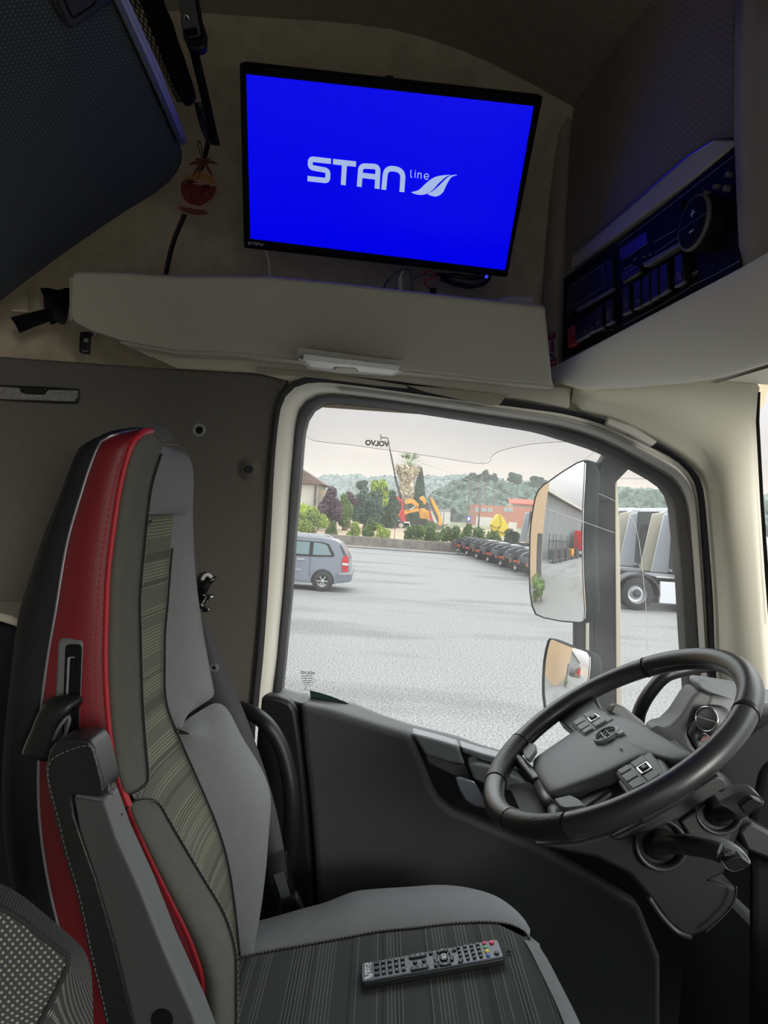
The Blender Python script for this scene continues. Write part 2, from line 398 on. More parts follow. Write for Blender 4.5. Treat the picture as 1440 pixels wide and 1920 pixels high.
M['sticker'] = mat('sticker_beige', (196, 186, 168), .7)
M['greensticker'] = mat('sticker_green', (34, 62, 52), .6)
# outside
ALB = .48
M['asphalt'] = mat('asphalt', (160, 160, 161), .95, spec=.15)
t, b = nodes(M['asphalt']); co = N(t, 'ShaderNodeTexCoord')
n1 = N(t, 'ShaderNodeTexNoise'); n1.inputs['Scale'].default_value = 28; n1.inputs['Detail'].default_value = 4; n1.inputs['Roughness'].default_value = .7
n2 = N(t, 'ShaderNodeTexNoise'); n2.inputs['Scale'].default_value = 1; n2.inputs['Detail'].default_value = 5
mp = N(t, 'ShaderNodeMapping'); mp.inputs['Scale'].default_value = (.16, .55, 1); t.links.new(co.outputs['Object'], mp.inputs[0]); t.links.new(mp.outputs[0], n2.inputs['Vector'])
t.links.new(co.outputs['Object'], n1.inputs['Vector'])
r1 = N(t, 'ShaderNodeValToRGB'); r1.color_ramp.elements[0].position = .35; r1.color_ramp.elements[0].color = srgb((73, 74, 74)); r1.color_ramp.elements[1].position = .65; r1.color_ramp.elements[1].color = srgb((141, 142, 141))
r3 = N(t, 'ShaderNodeValToRGB'); r3.color_ramp.elements[0].position = .36; r3.color_ramp.elements[0].color = (.76, .75, .73, 1); r3.color_ramp.elements[1].position = .5; r3.color_ramp.elements[1].color = (1, 1, 1, 1)
t.links.new(n1.outputs[0], r1.inputs[0]); t.links.new(n2.outputs[0], r3.inputs[0])
mm = N(t, 'ShaderNodeMixRGB', blend_type='MULTIPLY'); mm.inputs[0].default_value = 1; t.links.new(r1.outputs[0], mm.inputs[1]); t.links.new(r3.outputs[0], mm.inputs[2]); t.links.new(mm.outputs[0], b.inputs['Base Color'])
M['concrete'] = mat('concrete', (148, 142, 134), .95, var=.25, vscale=2.5, detail=6)
M['kerb'] = mat('kerb_concrete', (140, 138, 134), .95, var=.15, vscale=3)
M['sand'] = mat('sandy_ground', (190, 168, 140), .95, var=.15, vscale=.3)
M['grassy'] = mat('dry_grass', (128, 132, 92), .95, var=.3, vscale=.15, detail=6)
def leafm(name, c, v=.45, sc=.8):
    m = mat(name, c, .8, var=v, vscale=sc, spec=.25, detail=5); t, b = nodes(m)
    b.inputs['Transmission Weight'].default_value = 0.0
    return m
ALB = .85
M['leaf'] = leafm('leaf_green', (98, 122, 66)); M['leaflime'] = leafm('leaf_lime', (140, 160, 72)); M['leafdark'] = leafm('leaf_dark', (62, 84, 62))
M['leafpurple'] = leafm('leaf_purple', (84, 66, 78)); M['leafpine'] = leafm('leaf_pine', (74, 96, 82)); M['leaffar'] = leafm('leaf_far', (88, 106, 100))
M['palmdead'] = leafm('palm_dead_fronds', (192, 182, 160))
M['pane_line'] = glass('pale_pane_line', (1, 1, 1, 1), 1.0, .0); M['bark'] = mat('bark', (96, 82, 68), .9, var=.3, vscale=3)
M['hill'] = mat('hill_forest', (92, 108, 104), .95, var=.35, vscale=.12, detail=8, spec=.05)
ALB = .52
M['plaster'] = mat('beige_plaster', (214, 202, 178), .9, var=.1, vscale=.8)
M['plasterwhite'] = mat('pale_plaster', (214, 212, 204), .9, var=.06, vscale=.8)
M['wallbeige'] = mat('building_beige', (206, 176, 140), .9)
M['orangewall'] = mat('orange_brick_wall', (190, 118, 92), .9, var=.1, vscale=1.5)
M['tiles'] = mat('roof_tiles', (128, 112, 104), .9, var=.2, vscale=3)
M['redtiles'] = mat('red_roof_tiles', (205, 84, 58), .9)
M['shed'] = mat('grey_cladding', (150, 154, 158), .7, var=.08, vscale=.6, stretch=(6, 6, .2))
M['winglass'] = mat('building_window_glass', (150, 180, 184), .2)
M['darkglass'] = mat('vehicle_glass', (92, 122, 128), .12, spec=.8)
M['carpaint'] = mat('blue_grey_paint', (138, 148, 166), .3, spec=.7, coat=.6, metal=.3)
M['carlow'] = mat('bumper_grey', (118, 126, 140), .5)
M['tyre'] = mat('tyre_rubber', (34, 35, 37), .85)
M['alloy'] = mat('alloy_wheel', (196, 200, 206), .35, metal=.5)
M['taillight'] = mat('tail_light_red', (200, 24, 34), .3)
M['orangelight'] = mat('orange_lamp', (236, 110, 48), .35)
M['truckwhite'] = mat('white_paint', (222, 228, 236), .35, coat=.4)
M['truckcream'] = mat('cream_paint', (216, 210, 190), .4)
M['chassis'] = mat('chassis_dark', (58, 60, 66), .7, var=.2, vscale=5)
M['chassisgrey'] = mat('chassis_grey', (120, 118, 118), .6)
M['mudguard'] = mat('mudguard_black', (44, 47, 54), .6)
M['yellow'] = mat('machine_yellow', (238, 168, 38), .5, var=.08, vscale=2)
M['tipyellow'] = mat('skip_yellow', (226, 204, 52), .6)
M['machred'] = mat('machine_red', (204, 40, 44), .45)
M['machwhite'] = mat('machine_white', (225, 225, 222), .5)
M['pole'] = mat('pole_grey', (110, 112, 112), .6)
M['housing'] = mat('mirror_housing', (30, 41, 42), .65, spec=.12)
M['arm'] = mat('mirror_arm_black', (32, 37, 41), .65, spec=.15)
M['bluesign'] = mat('blue_sign', (50, 86, 190), .5)
M['green'] = mat('green_cover', (40, 130, 100), .7)
ALB = 1.0
def mirrorm(name, centre, k):
    m = bpy.data.materials.new(name); m.use_nodes = True; t = m.node_tree; t.nodes.clear()
    o = N(t, 'ShaderNodeOutputMaterial'); g = N(t, 'ShaderNodeBsdfGlossy'); g.inputs['Roughness'].default_value = 0; g.inputs[0].default_value = (.93, .93, .91, 1)
    ge = N(t, 'ShaderNodeNewGeometry')
    v1 = N(t, 'ShaderNodeVectorMath', operation='SUBTRACT'); t.links.new(ge.outputs['Position'], v1.inputs[0]); v1.inputs[1].default_value = centre
    v2 = N(t, 'ShaderNodeVectorMath', operation='SCALE'); t.links.new(v1.outputs[0], v2.inputs[0]); v2.inputs['Scale'].default_value = k
    v3 = N(t, 'ShaderNodeVectorMath', operation='ADD'); t.links.new(ge.outputs['True Normal'], v3.inputs[0]); t.links.new(v2.outputs[0], v3.inputs[1])
    v4 = N(t, 'ShaderNodeVectorMath', operation='NORMALIZE'); t.links.new(v3.outputs[0], v4.inputs[0]); t.links.new(v4.outputs[0], g.inputs['Normal'])
    t.links.new(g.outputs[0], o.inputs[0]); return m
# ================================================================= THE CAB SHELL
def dY(z): return 1.50 - .10 * (z - 2.25)          # the door plane leans inwards towards the roof
DN = V((0, 1, .10)).normalized(); DOOR = Plane((0, 1.50, 2.25), DN)
def S(name, o): o['kind'] = 'structure'; return o
# side headliner above the door, curving into the roof
WX = [-1.30, -1.0, -.7, -.4, -.2, -.05, .1, .2, .3, .4, .55, .8]
def zc(x): return 3.625 - (0 if x < -.05 else .115 * ((x + .05) / .33) ** 1.35 if x < .28 else .115 + .50 * (x - .28))
rows = []
for x in WX:
    z1 = zc(x)
    rows.append([V((x, 1.515, 2.86)), V((x, 1.51, 3.0)), V((x, 1.495, 3.2)), V((x, 1.47, z1 - .13)), V((x, 1.455, z1 - .03)), V((x, 1.43, z1 + .004))])
w = MB().grid(rows).build('wall_left', M['headliner'], smooth=True, sub=1); S(0, w)
rows = [[V((x, 1.44, zc(x))), V((x, 1.3, zc(x) + .012)), V((x, .4, zc(x) + .05)), V((x, -.5, zc(x) + .01)), V((x, -.66, zc(x) - .03))] for x in WX]
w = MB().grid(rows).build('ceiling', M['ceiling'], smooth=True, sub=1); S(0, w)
S(0, box('floor', (-.05, .44, 1.43), (2.5, 2.3, .04), M['grey']))
S(0, box('wall_back', (-1.30, .44, 2.55), (.04, 2.3, 2.3), M['cream']))
# passenger side wall; unseen window opening, sized to light the cab
mb = MB()
mb.box((-.70, -.66, 2.55), (1.2, .04, 2.3)).box((.42, -.66, 3.38), (1.24, .04, .56)).box((.42, -.66, 1.80), (1.24, .04, .72)).box((.86, -.66, 2.5), (.60, .04, 1.7))
S(0, mb.build('wall_right', M['cream']))
# dark cloth panel behind the door (B-pillar)
pts = [(-260, 650), (330, 692), (430, 697), (505, 703), (533, 708), (540, 716), (530, 738), (516, 782), (508, 850), (500, 980), (493, 1100), (484, 1220), (478, 1320), (470, 1460), (468, 2050), (-260, 2050)]
w = prism('wall_left_rear', [DOOR(x, y, -.035) for x, y in pts], DN * .03, M['wallcloth'], bevel=.008, seg=3); S(0, w)
# felt seal strip along the door opening
def loop(ps, off, n=90, ext=True):
    return resamp(cat([DOOR(x, y, off) for x, y in ps], 5), n)
G_ = [(524, 1345), (527, 1300), (533, 1240), (539, 1175), (545, 1110), (552, 1005), (557, 950), (562, 894), (568, 820), (575, 785), (590, 763), (615, 752), (656, 755), (715, 761), (778, 769), (882, 785), (1000, 804), (1044, 816), (1096, 832), (1134, 846), (1183, 872), (1245, 908), (1266, 938), (1273, 988), (1282, 1075), (1287, 1162), (1292, 1240), (1298, 1330), (1308, 1560)]
R_ = [(510, 1345), (513, 1300), (521, 1240), (527, 1175), (533, 1110), (541, 1005), (545, 930), (551, 860), (556, 800), (565, 765), (583, 748), (610, 740), (650, 743), (715, 751), (790, 762), (890, 777), (1000, 793), (1050, 802), (1100, 816), (1148, 836), (1204, 866), (1258, 898), (1282, 930), (1289, 960), (1297, 1060), (1304, 1162), (1309, 1240), (1316, 1330), (1326, 1560)]
M_ = [(483, 1345), (487, 1300), (493, 1240), (498, 1175), (503, 1100), (508, 1005), (513, 900), (518, 830), (526, 768), (539, 739), (563, 722), (604, 717), (673, 724), (740, 733), (812, 743), (900, 755), (1000, 768), (1060, 777), (1121, 793), (1165, 811), (1204, 831), (1266, 863), (1298, 898), (1308, 936), (1314, 1010), (1322, 1127), (1328, 1240), (1335, 1330), (1346, 1560)]
S_ = [(472, 1345), (476, 1300), (482, 1240), (488, 1175), (494, 1100), (500, 1005), (505, 900), (511, 830), (519, 760), (533, 728), (560, 710), (604, 704), (673, 712), (740, 719), (812, 729), (900, 742), (1000, 757), (1070, 769), (1134, 786), (1180, 804), (1235, 831), (1282, 862), (1312, 895), (1322, 940), (1329, 1020), (1337, 1127), (1341, 1240), (1349, 1330), (1360, 1560)]
win = thing('window_1', 'driver side window in its black rubber and pale metal frame', None, DOOR(900, 1300, 0)); win['kind'] = 'structure'
del win['label']
def band(name, A, offs, mat_, parent=win, pw=1.0, n=90, bul=0.0):
    """frame band between two traced loops; offs = offsets of the loops from the door plane"""
    a = loop(A[0], offs[0], n); b = loop(A[1], offs[1], n); rows = []
    for p, q in zip(a, b): rows.append([p.lerp(q, s) - DN * bul * sin(pi * s) for s in (0, .2, .4, .6, .8, 1)])
    return MB().grid(rows).build(name, mat_, parent, smooth=True)
def mid(A, B, f):
    a = resamp([V((x, y, 0)) for x, y in A], 60); b_ = resamp([V((x, y, 0)) for x, y in B], 60)
    return [(p.x + (q.x - p.x) * f, p.y + (q.y - p.y) * f) for p, q in zip(a, b_)]
band('glass_rubber', (G_, R_), (.035, .0), M['rubber'], bul=.006)
fm = band('window_frame', (R_, M_), (.012, -.030), M['framecream'], bul=.012)
band('door_seal', (M_, S_), (-.028, -.050), M['felt_seal'], bul=.008)
MB().grid([[p, p - DN * .0 + V((0, .05, 0))] for p in loop(G_, .035)]).build('glass_channel', M['rubber'], win, smooth=True)
# grey inner moulding on the top and front of the frame, darker than the rear upright
f0, f1 = mid(R_, M_, .18), mid(R_, M_, .78)
band('frame_moulding', (f0[20:], f1[20:]), (-.004, -.030), M['frame'], bul=.012)
gl = [DOOR(x, y, .045) for x, y in G_[::-1]]
gp = [DOOR(x, y, .045) for x, y in [(520, 1345), (526, 1240), (538, 1105), (550, 940), (560, 820), (572, 765), (610, 745), (700, 752), (900, 780), (1100, 826), (1200, 870), (1275, 920), (1288, 1000), (1300, 1200), (1320, 1600), (900, 1480), (700, 1400), (520, 1345)]][:-1]
MB().prism(gp, DN * .004).build('glass_pane', M['glass'], win, smooth=False)
# thin pale lines along the pane
GP = Plane(DOOR.p + DN * .043, DN)
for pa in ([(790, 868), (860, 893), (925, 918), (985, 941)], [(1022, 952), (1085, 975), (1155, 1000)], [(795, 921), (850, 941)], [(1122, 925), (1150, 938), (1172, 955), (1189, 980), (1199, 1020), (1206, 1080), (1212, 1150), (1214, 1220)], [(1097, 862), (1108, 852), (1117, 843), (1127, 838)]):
    tube('pane_line', [GP(*p) for p in pa], .0005, M['pane_line'], win, n=4, sub=4)

# ---------------------------------------------------------------- lower door with its pad, recess, handle
door = thing('door_1', None, None, DOOR(900, 1700, 0)); door['kind'] = 'structure'
LD = Plane(DOOR.p - DN * .0, DN)
belt = [(484, 1300), (520, 1306), (560, 1318), (620, 1328), (660, 1336), (715, 1359), (770, 1377), (862, 1400), (905, 1416), (960, 1432), (1100, 1475), (1300, 1535), (1460, 1570)]
prism('door_panel', [LD(x, y, .0) for x, y in belt] + [LD(x, y, .0) for x, y in [(1460, 2150), (478, 2150)]], DN * .06, M['black'], door, bevel=.004)
# big grey pad, its front edge sweeping down and forwards
pad = [(563, 1322), (620, 1333), (700, 1358), (770, 1378), (783, 1405), (800, 1448), (813, 1482), (828, 1503), (850, 1520), (900, 1541), (925, 1552), (1000, 1585), (1100, 1640), (1200, 1700), (1240, 1800), (1240, 2100), (700, 2100), (620, 2100), (596, 1700), (580, 1500), (568, 1400)]
prism('door_pad', [LD(x, y, -.035) for x, y in pad], DN * .04, M['doorgrey'], door, bevel=.014, seg=4)
rear = [(487, 1304), (520, 1306), (546, 1316), (556, 1335), (566, 1400), (576, 1500), (590, 1700), (600, 2100), (478, 2100), (480, 1400)]
prism('door_end_pad', [LD(x, y, -.03) for x, y in rear], DN * .03, M['black'], door, bevel=.010, seg=3)
capd = [(772, 1375), (830, 1390), (860, 1399), (868, 1425), (873, 1436), (840, 1430), (797, 1416), (788, 1400)]
prism('belt_cap', [LD(x, y, -.030) for x, y in capd], DN * .035, M['midgrey'], door, bevel=.006, seg=3)
capd = [(797, 1414), (840, 1428), (874, 1437), (884, 1462), (850, 1455), (803, 1432)]
prism('lower_belt_strip', [LD(x, y, -.022) for x, y in capd], DN * .03, M['grey'], door, bevel=.004, seg=3)
capd = [(864, 1400), (905, 1413), (960, 1427), (1060, 1462), (1060, 1470), (905, 1427), (868, 1412)]
prism('front_belt_cap', [LD(x, y, -.030) for x, y in capd], DN * .035, M['midgrey'], door, bevel=.005, seg=3)
capd = [(878, 1436), (890, 1431), (915, 1436), (975, 1460), (1010, 1500), (1035, 1530), (1000, 1540), (960, 1500), (905, 1470), (888, 1462)]
prism('pull_handle_surround', [LD(x, y, -.040) for x, y in capd], DN * .045, M['midgrey'], door, bevel=.006, seg=3)
capd = [(944, 1476), (975, 1486), (1000, 1510), (1003, 1531), (975, 1530), (945, 1508)]
prism('handle_bowl', [LD(x, y, -.050) for x, y in capd], DN * .012, M['black'], door, bevel=.004, seg=3)
hl = [(853, 1459), (862, 1457), (890, 1466), (905, 1492), (914, 1518), (890, 1513), (873, 1503), (861, 1484)]
prism('door_handle', [LD(x, y, -.045) for x, y in hl], DN * .010, M['silver'], door, bevel=.004, seg=3)
hl = [(938, 1510), (958, 1514), (985, 1525), (988, 1531), (965, 1531), (940, 1521)]
prism('lock_lever', [LD(x, y, -.060) for x, y in hl], DN * .010, M['cream'], door, bevel=.003, seg=3)

# ---------------------------------------------------------------- header rail above the door and the A-pillar trim
def DP(x, y, o=-.05): return DOOR(x, y, o)
t1 = [(225, 640), (325, 662), (480, 670), (760, 698), (1040, 724), (1072, 727), (1068, 766), (1000, 752), (900, 737), (812, 724), (740, 714), (673, 707), (604, 699), (560, 705), (533, 712), (482, 699), (330, 690)]
S(0, prism('trim_1', [DP(x, y, -.055) for x, y in t1], DN * .05, M['header'], bevel=.004))
hs = prism('trim_2', [DP(x, y, -.060) for x, y in [(483, 687), (640, 703), (760, 722), (766, 728), (700, 722), (600, 709), (483, 700)]], DN * .004, M['trimfelt'], bevel=.001); S(0, hs)
fl = [(762, 722), (800, 735), (870, 750), (922, 760), (938, 758), (946, 746), (955, 741), (860, 730)]
prism('sun_blind_flap', [DP(x, y, -.066) for x, y in fl], DN * .006, M['trimfelt'], w, bevel=.002)
# A-pillar: curved surface between the door opening and the windscreen edge
A_in = [(1074, 727), (1074, 765), (1140, 784), (1190, 806), (1238, 832), (1285, 862), (1316, 895), (1326, 940), (1333, 1020), (1341, 1127), (1346, 1240), (1354, 1330), (1365, 1560)]
inner = resamp(cat([DOOR(x, y, -.045) for x, y in A_in], 4), 40)
A_out = [(1110, 722, 1.38), (1200, 712, 1.36), (1290, 700, 1.35), (1380, 698, 1.35), (1424, 712, 1.35), (1421, 740, 1.35), (1418, 780, 1.35), (1421, 860, 1.35), (1427, 960, 1.35), (1434, 1060, 1.35), (1441, 1160, 1.35), (1450, 1300, 1.35), (1470, 1560, 1.35)]
outer = resamp(cat([D(*p) for p in A_out], 4), 40)
rows = []
for p, q in zip(inner, outer):
    n_ = V((-.35, -1, 0)).normalized()
    rows.append([p + V((0, .03, 0)), p, p.lerp(q, .06) + n_ * .012, p.lerp(q, .18) + n_ * .018, p.lerp(q, .22) + n_ * .026, p.lerp(q, .5) + n_ * .03, p.lerp(q, .8) + n_ * .016, q, q + V((.0, .03, 0))])
S(0, MB().grid(rows).build('trim_3', M['cream'], smooth=True))
# blind track end in the trim
S(0, prism('trim_4', [DP(x, y, -.075) for x, y in [(1140, 782), (1190, 800), (1234, 828), (1222, 838), (1180, 815), (1136, 796)]], DN * .012, M['frame'], bevel=.003))
# header between console and A-pillar / windscreen
rows = [[D(*a), D(*b_), D(*c)] for a, b_, c in (((1036, 706, 1.42), (1040, 726, 1.46), (1072, 764, 1.44)), ((1130, 712, 1.30), (1110, 727, 1.40), (1110, 726, 1.42)), ((1200, 712, 1.22), (1205, 717, 1.3), (1205, 722, 1.40)), ((1320, 704, 1.12), (1330, 708, 1.2), (1330, 712, 1.38)), ((1440, 672, .90), (1444, 690, 1.05), (1444, 722, 1.37)), ((1600, 600, .8), (1640, 640, 1.0), (1640, 700, 1.3)))]
S(0, MB().grid(rows).build('trim_5', M['cream'], smooth=True))
# windscreen: pane, black band, header and sill
ws = [[V((.742, 1.40, 2.0)), V((.98, 1.15, 2.0)), V((1.10, .75, 2.0)), V((1.13, .44, 2.0)), V((1.10, .1, 2.0)), V((.98, -.3, 2.0)), V((.82, -.66, 2.0))],
      [V((.742, 1.36, 2.92)), V((.90, 1.15, 2.92)), V((1.0, .75, 2.92)), V((1.02, .44, 2.92)), V((1.0, .1, 2.92)), V((.90, -.3, 2.92)), V((.76, -.64, 2.92))]]
S(0, MB().grid([[a.lerp(b_, k / 5) for a, b_ in zip(*ws)] for k in range(6)]).build('window_3', M['windscreen'], smooth=True))
S(0, MB().grid([[D(1421, 735, 1.345), D(1426, 735, 1.34)], [D(1417, 790, 1.345), D(1424, 790, 1.34)], [D(1425, 940, 1.345), D(1432, 940, 1.34)], [D(1434, 1080, 1.345), D(1442, 1080, 1.34)], [D(1441, 1170, 1.345), D(1449, 1170, 1.34)]]).build('trim_6', M['rubber'], smooth=True))
mb = MB().grid([[V((x, y, 2.90)), V((x - .1, y, 3.45)), V((x - .35, y, 3.55))] for x, y in ((.76, 1.42), (.9, 1.15), (1.0, .75), (1.02, .44), (1.0, .1), (.9, -.3), (.76, -.66))])
S(0, mb.build('wall_front', M['cream'], smooth=True))
# lens of the roof shelf lamp, other cab lamps below
# ================================================================= SIDE SHELF ABOVE THE DOOR
SB = Plane(D(720, 545, 1.18), V((0, -1, 0)))     # front face, leaning back slightly at its foot
pT, pB = D(600, 530, 1.18), D(600, 682, 1.30)
nS = (pB - pT).cross(V((1, 0, 0))).normalized(); nS = nS if nS.y < 0 else -nS
SF = Plane(pT, nS)
shelf = thing('side_shelf', 'long warm grey plastic shelf tray mounted over the driver door below the television', 'shelf', D(600, 690, 1.45))
fo = [(136, 514), (150, 512), (240, 515), (310, 520), (400, 521), (500, 522), (600, 532), (720, 545), (870, 562), (1022, 577), (1028, 640), (1035, 715), (1038, 724), (900, 711), (752, 695), (577, 675), (440, 663), (325, 659), (225, 640), (170, 622), (150, 612), (136, 603), (131, 590), (131, 530)]
prism('front_panel', [SF(x, y) for x, y in fo], -nS * .012, M['shelf'], shelf, bevel=.005, seg=3)
bt = [SF(x, y, -.012) for x, y in [(225, 640), (325, 659), (440, 663), (577, 675), (752, 695), (900, 711), (1038, 724)]]
bk = [V((p.x * 1.0, 1.47, p.z + .012)) for p in bt]
MB().grid([[a, a.lerp(b_, .5), b_] for a, b_ in zip(bt, bk)]).build('shelf_floor', M['header'], shelf, solid=.006)
MB().quad(SF(133, 520, -.012), SF(133, 600, -.012), V((SF(133, 600).x, 1.36, SF(133, 600).z)), V((SF(133, 520).x, 1.36, SF(133, 520).z))).build('end_panel', M['shelf'], shelf, solid=.006)
prism('corner_cap', [D(x, y, 1.30) for x, y in [(932, 568), (938, 559), (955, 555), (1003, 556), (1001, 575), (935, 571)]], (0, .05, 0), M['shelf'], shelf, bevel=.004)
# dome lamp set into the underside
lp = thing('dome_lamp', 'clear ribbed reading lamp with silver frame under the side shelf', 'lamp', D(660, 690, 1.37))
UZ = Plane(V((0, 0, 2.902)), V((0, 0, -1)))
def UP(x, y, o=0): return UZ(x, y, o)
prism('lamp_frame', [UP(x, y) for x, y in [(556, 672), (578, 692), (640, 700), (700, 703), (738, 706), (756, 697), (660, 686)]], (0, 0, .02), M['frame'], lp, bevel=.001)
prism('lamp_lens', [UP(x, y, .004) for x, y in [(568, 674), (583, 688), (622, 692), (628, 688), (666, 690), (673, 697), (735, 703), (748, 696), (660, 685)]], (0, 0, .01), M['lens'], lp, bevel=.001)
prism('lamp_switch', [UP(x, y, .006) for x, y in [(625, 694), (631, 690), (664, 692), (671, 699), (650, 698)]], (0, 0, .008), M['header'], lp, bevel=.001)
# ================================================================= OVERHEAD STORAGE CONSOLE (front, right of the television)
P1 = D(1060, 600, 1.40); FD = V((-.138, 1, 0)).normalized(); FN = V((-1, -.138, 0)).normalized()
FP = Plane(P1, FN)
cons = thing('overhead_console', 'overhead front console with mesh fronted locker above a black instrument strip', 'console', D(1200, 700, 1.2))
def F(x, y, o=0.0): return FP(x, y, o)
def fpoly(name, pts, th, mat_, off=0.0, parent=cons, bevel=.002, **k):
    return prism(name, [F(x, y, off) for x, y in pts], -FN * th, mat_, parent, bevel=bevel, **k)
# carcass behind the face
fpoly('console_body', [(1031, 560), (1031, 690), (1040, 712), (1060, 690), (1389, 512), (1440, 484), (1560, 420), (1560, -260), (1200, -60), (1048, 168), (1044, 300)], .10, M['trimfelt'], -.006, bevel=.004)
# side and top frame
fr_o = resamp([V((x, y, 0)) for x, y in [(1026, 694), (1026, 600), (1034, 500), (1041, 400), (1043, 300), (1043, 175), (1048, 160), (1140, 0), (1290, -260)]], 30)
fr_i = resamp([V((x, y, 0)) for x, y in [(1055, 690), (1055, 600), (1057, 500), (1062, 400), (1068, 300), (1072, 200), (1079, 184), (1216, 0), (1410, -260)]], 30)
rows = []
for a, b_ in zip(fr_o, fr_i):
    A_ = F(a.x, a.y, .0); B_ = F(b_.x, b_.y, .0)
    rows.append([A_ - FN * .05, A_ + FN * .012, A_.lerp(B_, .35) + FN * .022, A_.lerp(B_, .8) + FN * .020, B_ + FN * .008, B_ - FN * .02])
MB().grid(rows).build('side_frame', M['trimfelt'], cons, smooth=True)
loc_ = [(1079, 188), (1217, 0), (1410, -262), (1378, -40), (1377, 264), (1335, 262), (1292, 288), (1072, 474), (1058, 500), (1061, 400), (1070, 240)]
dr = fpoly('locker_door', loc_, .02, M['cabinetmesh'], .004, bevel=.006)
# handle lip under the locker
lip = [(1072, 477), (1180, 385), (1292, 290), (1340, 262), (1377, 262), (1377, 270), (1300, 334), (1152, 444), (1072, 503), (1069, 497)]
fpoly('locker_lip', lip, .012, M['shelf'], .016, bevel=.005, seg=3)
fpoly('lip_highlight', [(1073, 474), (1180, 383), (1292, 288), (1338, 261), (1340, 264), (1293, 293), (1181, 388), (1074, 479)], .006, M['silver'], .018, bevel=.001)
# black instrument strip
blk = fpoly('instrument_strip', [(1056, 521), (1160, 452), (1377, 274), (1384, 400), (1389, 507), (1053, 681), (1055, 600)], .03, M['glossblack'], .014, bevel=.003)
def ln(name, ps, w, off, mat_=M['midgrey'], parent=blk):
    vs, fs = ribbon_faces([F(x, y, off) for x, y in ps], w, FN); return mk(name, vs, fs, mat_, parent, fix=False)
ln('edge_line', [(1056, 676), (1130, 640), (1250, 578), (1388, 505)], .0012, .0155)
ln('edge_line', [(1292, 538), (1340, 515), (1387, 489)], .0010, .0155)
ln('edge_line', [(1168, 610), (1230, 577), (1292, 540)], .0010, .0155)
ln('edge_line', [(1074, 632), (1150, 617)], .0008, .0155)
ln('edge_line', [(1157, 460), (1230, 405), (1376, 292)], .0012, .0155)
# left radio blank
rd = fpoly('storage_box_front', [(1066, 534), (1147, 480), (1149, 537), (1060, 594)], .008, M['black'], .020, parent=blk)
ln('box_outline', [(1068, 538), (1130, 496), (1132, 537), (1069, 579), (1068, 538)], .0012, .0212, parent=rd)
fpoly('box_handle_edge', [(1080, 578), (1148, 539), (1149, 544), (1082, 585)], .006, M['grey'], .026, parent=blk, bevel=.001)
# tachograph
ta = fpoly('tachograph', [(1157, 462), (1278, 374), (1287, 447), (1222, 488), (1160, 524)], .012, M['glossblack'], .024, parent=blk)
fpoly('display', [(1161, 466), (1211, 434), (1213, 456), (1163, 491)], .003, M['display'], .026, parent=ta, bevel=.0008)
fpoly('paper_slot_lip', [(1203, 494), (1285, 447), (1287, 452), (1208, 501)], .012, M['grey'], .032, parent=ta, bevel=.001)
fpoly('paper_roll_drawer', [(1163, 510), (1180, 496), (1198, 497), (1199, 512), (1166, 532)], .010, M['black'], .034, parent=ta, bevel=.003)
for q in ([(1168, 505), (1178, 500), (1186, 495)], [(1173, 512), (1186, 504), (1192, 498)], [(1226, 455), (1250, 440), (1268, 430)], [(1228, 474), (1250, 459), (1275, 442)]): ln('key_line', q, .0010, .0270 if q[0][0] > 1200 else .036, parent=ta)
for q in [(1190, 486), (1207, 482), (1218, 478)]: ln('key_mark', [(q[0] - 2, q[1] + 1), (q[0] + 3, q[1] - 2)], .002, .027, parent=ta)
# rocker switches, lower left bank and the middle bank
def rocker(x0, x1, y0l, y0r, y1l, y1r, m_=M['black'], nm='rocker_switch', tip=True):
    o = fpoly(nm, [(x0, y0l), (x1, y0r), (x1 + 1, y1r), (x0 + 1, y1l)], .012, m_, .026, parent=blk, bevel=.0025, seg=2)
    if tip: fpoly('tip', [(x0 + 1, y1l - 4), (x1 + 1, y1r - 4), (x1 + 1, y1r), (x0 + 1, y1l)], .006, M['grey'] if m_ is not M['redswitch'] else m_, .030, parent=o, bevel=.001)
    return o
rs = rocker(1063, 1075, 615, 608, 652, 645, M['redswitch'], 'red_rocker_switch', True); rs['label'] = 'red rocker switch'
for a in ((1078, 1090, 604, 598, 642, 635), (1091, 1102, 597, 591, 635, 628), (1103, 1113, 590, 583, 627, 621), (1114, 1128, 580, 572, 622, 615), (1134, 1147, 566, 558, 612, 604)): rocker(*a)
for a in ((1166, 1179, 541, 532, 592, 585), (1186, 1201, 528, 520, 582, 575), (1203, 1217, 519, 510, 574, 566), (1219, 1233, 509, 500, 565, 556), (1235, 1251, 499, 489, 556, 545), (1263, 1280, 482, 471, 540, 529)): rocker(*a)
# printed symbols on the switches
for x, y in ((1085, 630), (1097, 623), (1109, 615), (1120, 606), (1195, 565), (1270, 515), (1274, 522)):
    vs, fs = ribbon_faces([F(x - 3, y + 2, .0268), F(x + 1, y - 3, .0268), F(x + 3, y - 1, .0268), F(x - 1, y + 4, .0268)], .0012, FN); mk('symbol', vs, fs, M['midgrey'], blk, fix=False)
for k in range(5):
    ln('thumbwheel_rib', [(1136, 588 + k * 3), (1145, 583 + k * 3)], .0008, .0268); ln('thumbwheel_rib', [(1169, 562 + k * 4), (1177, 557 + k * 4)], .0008, .0268)
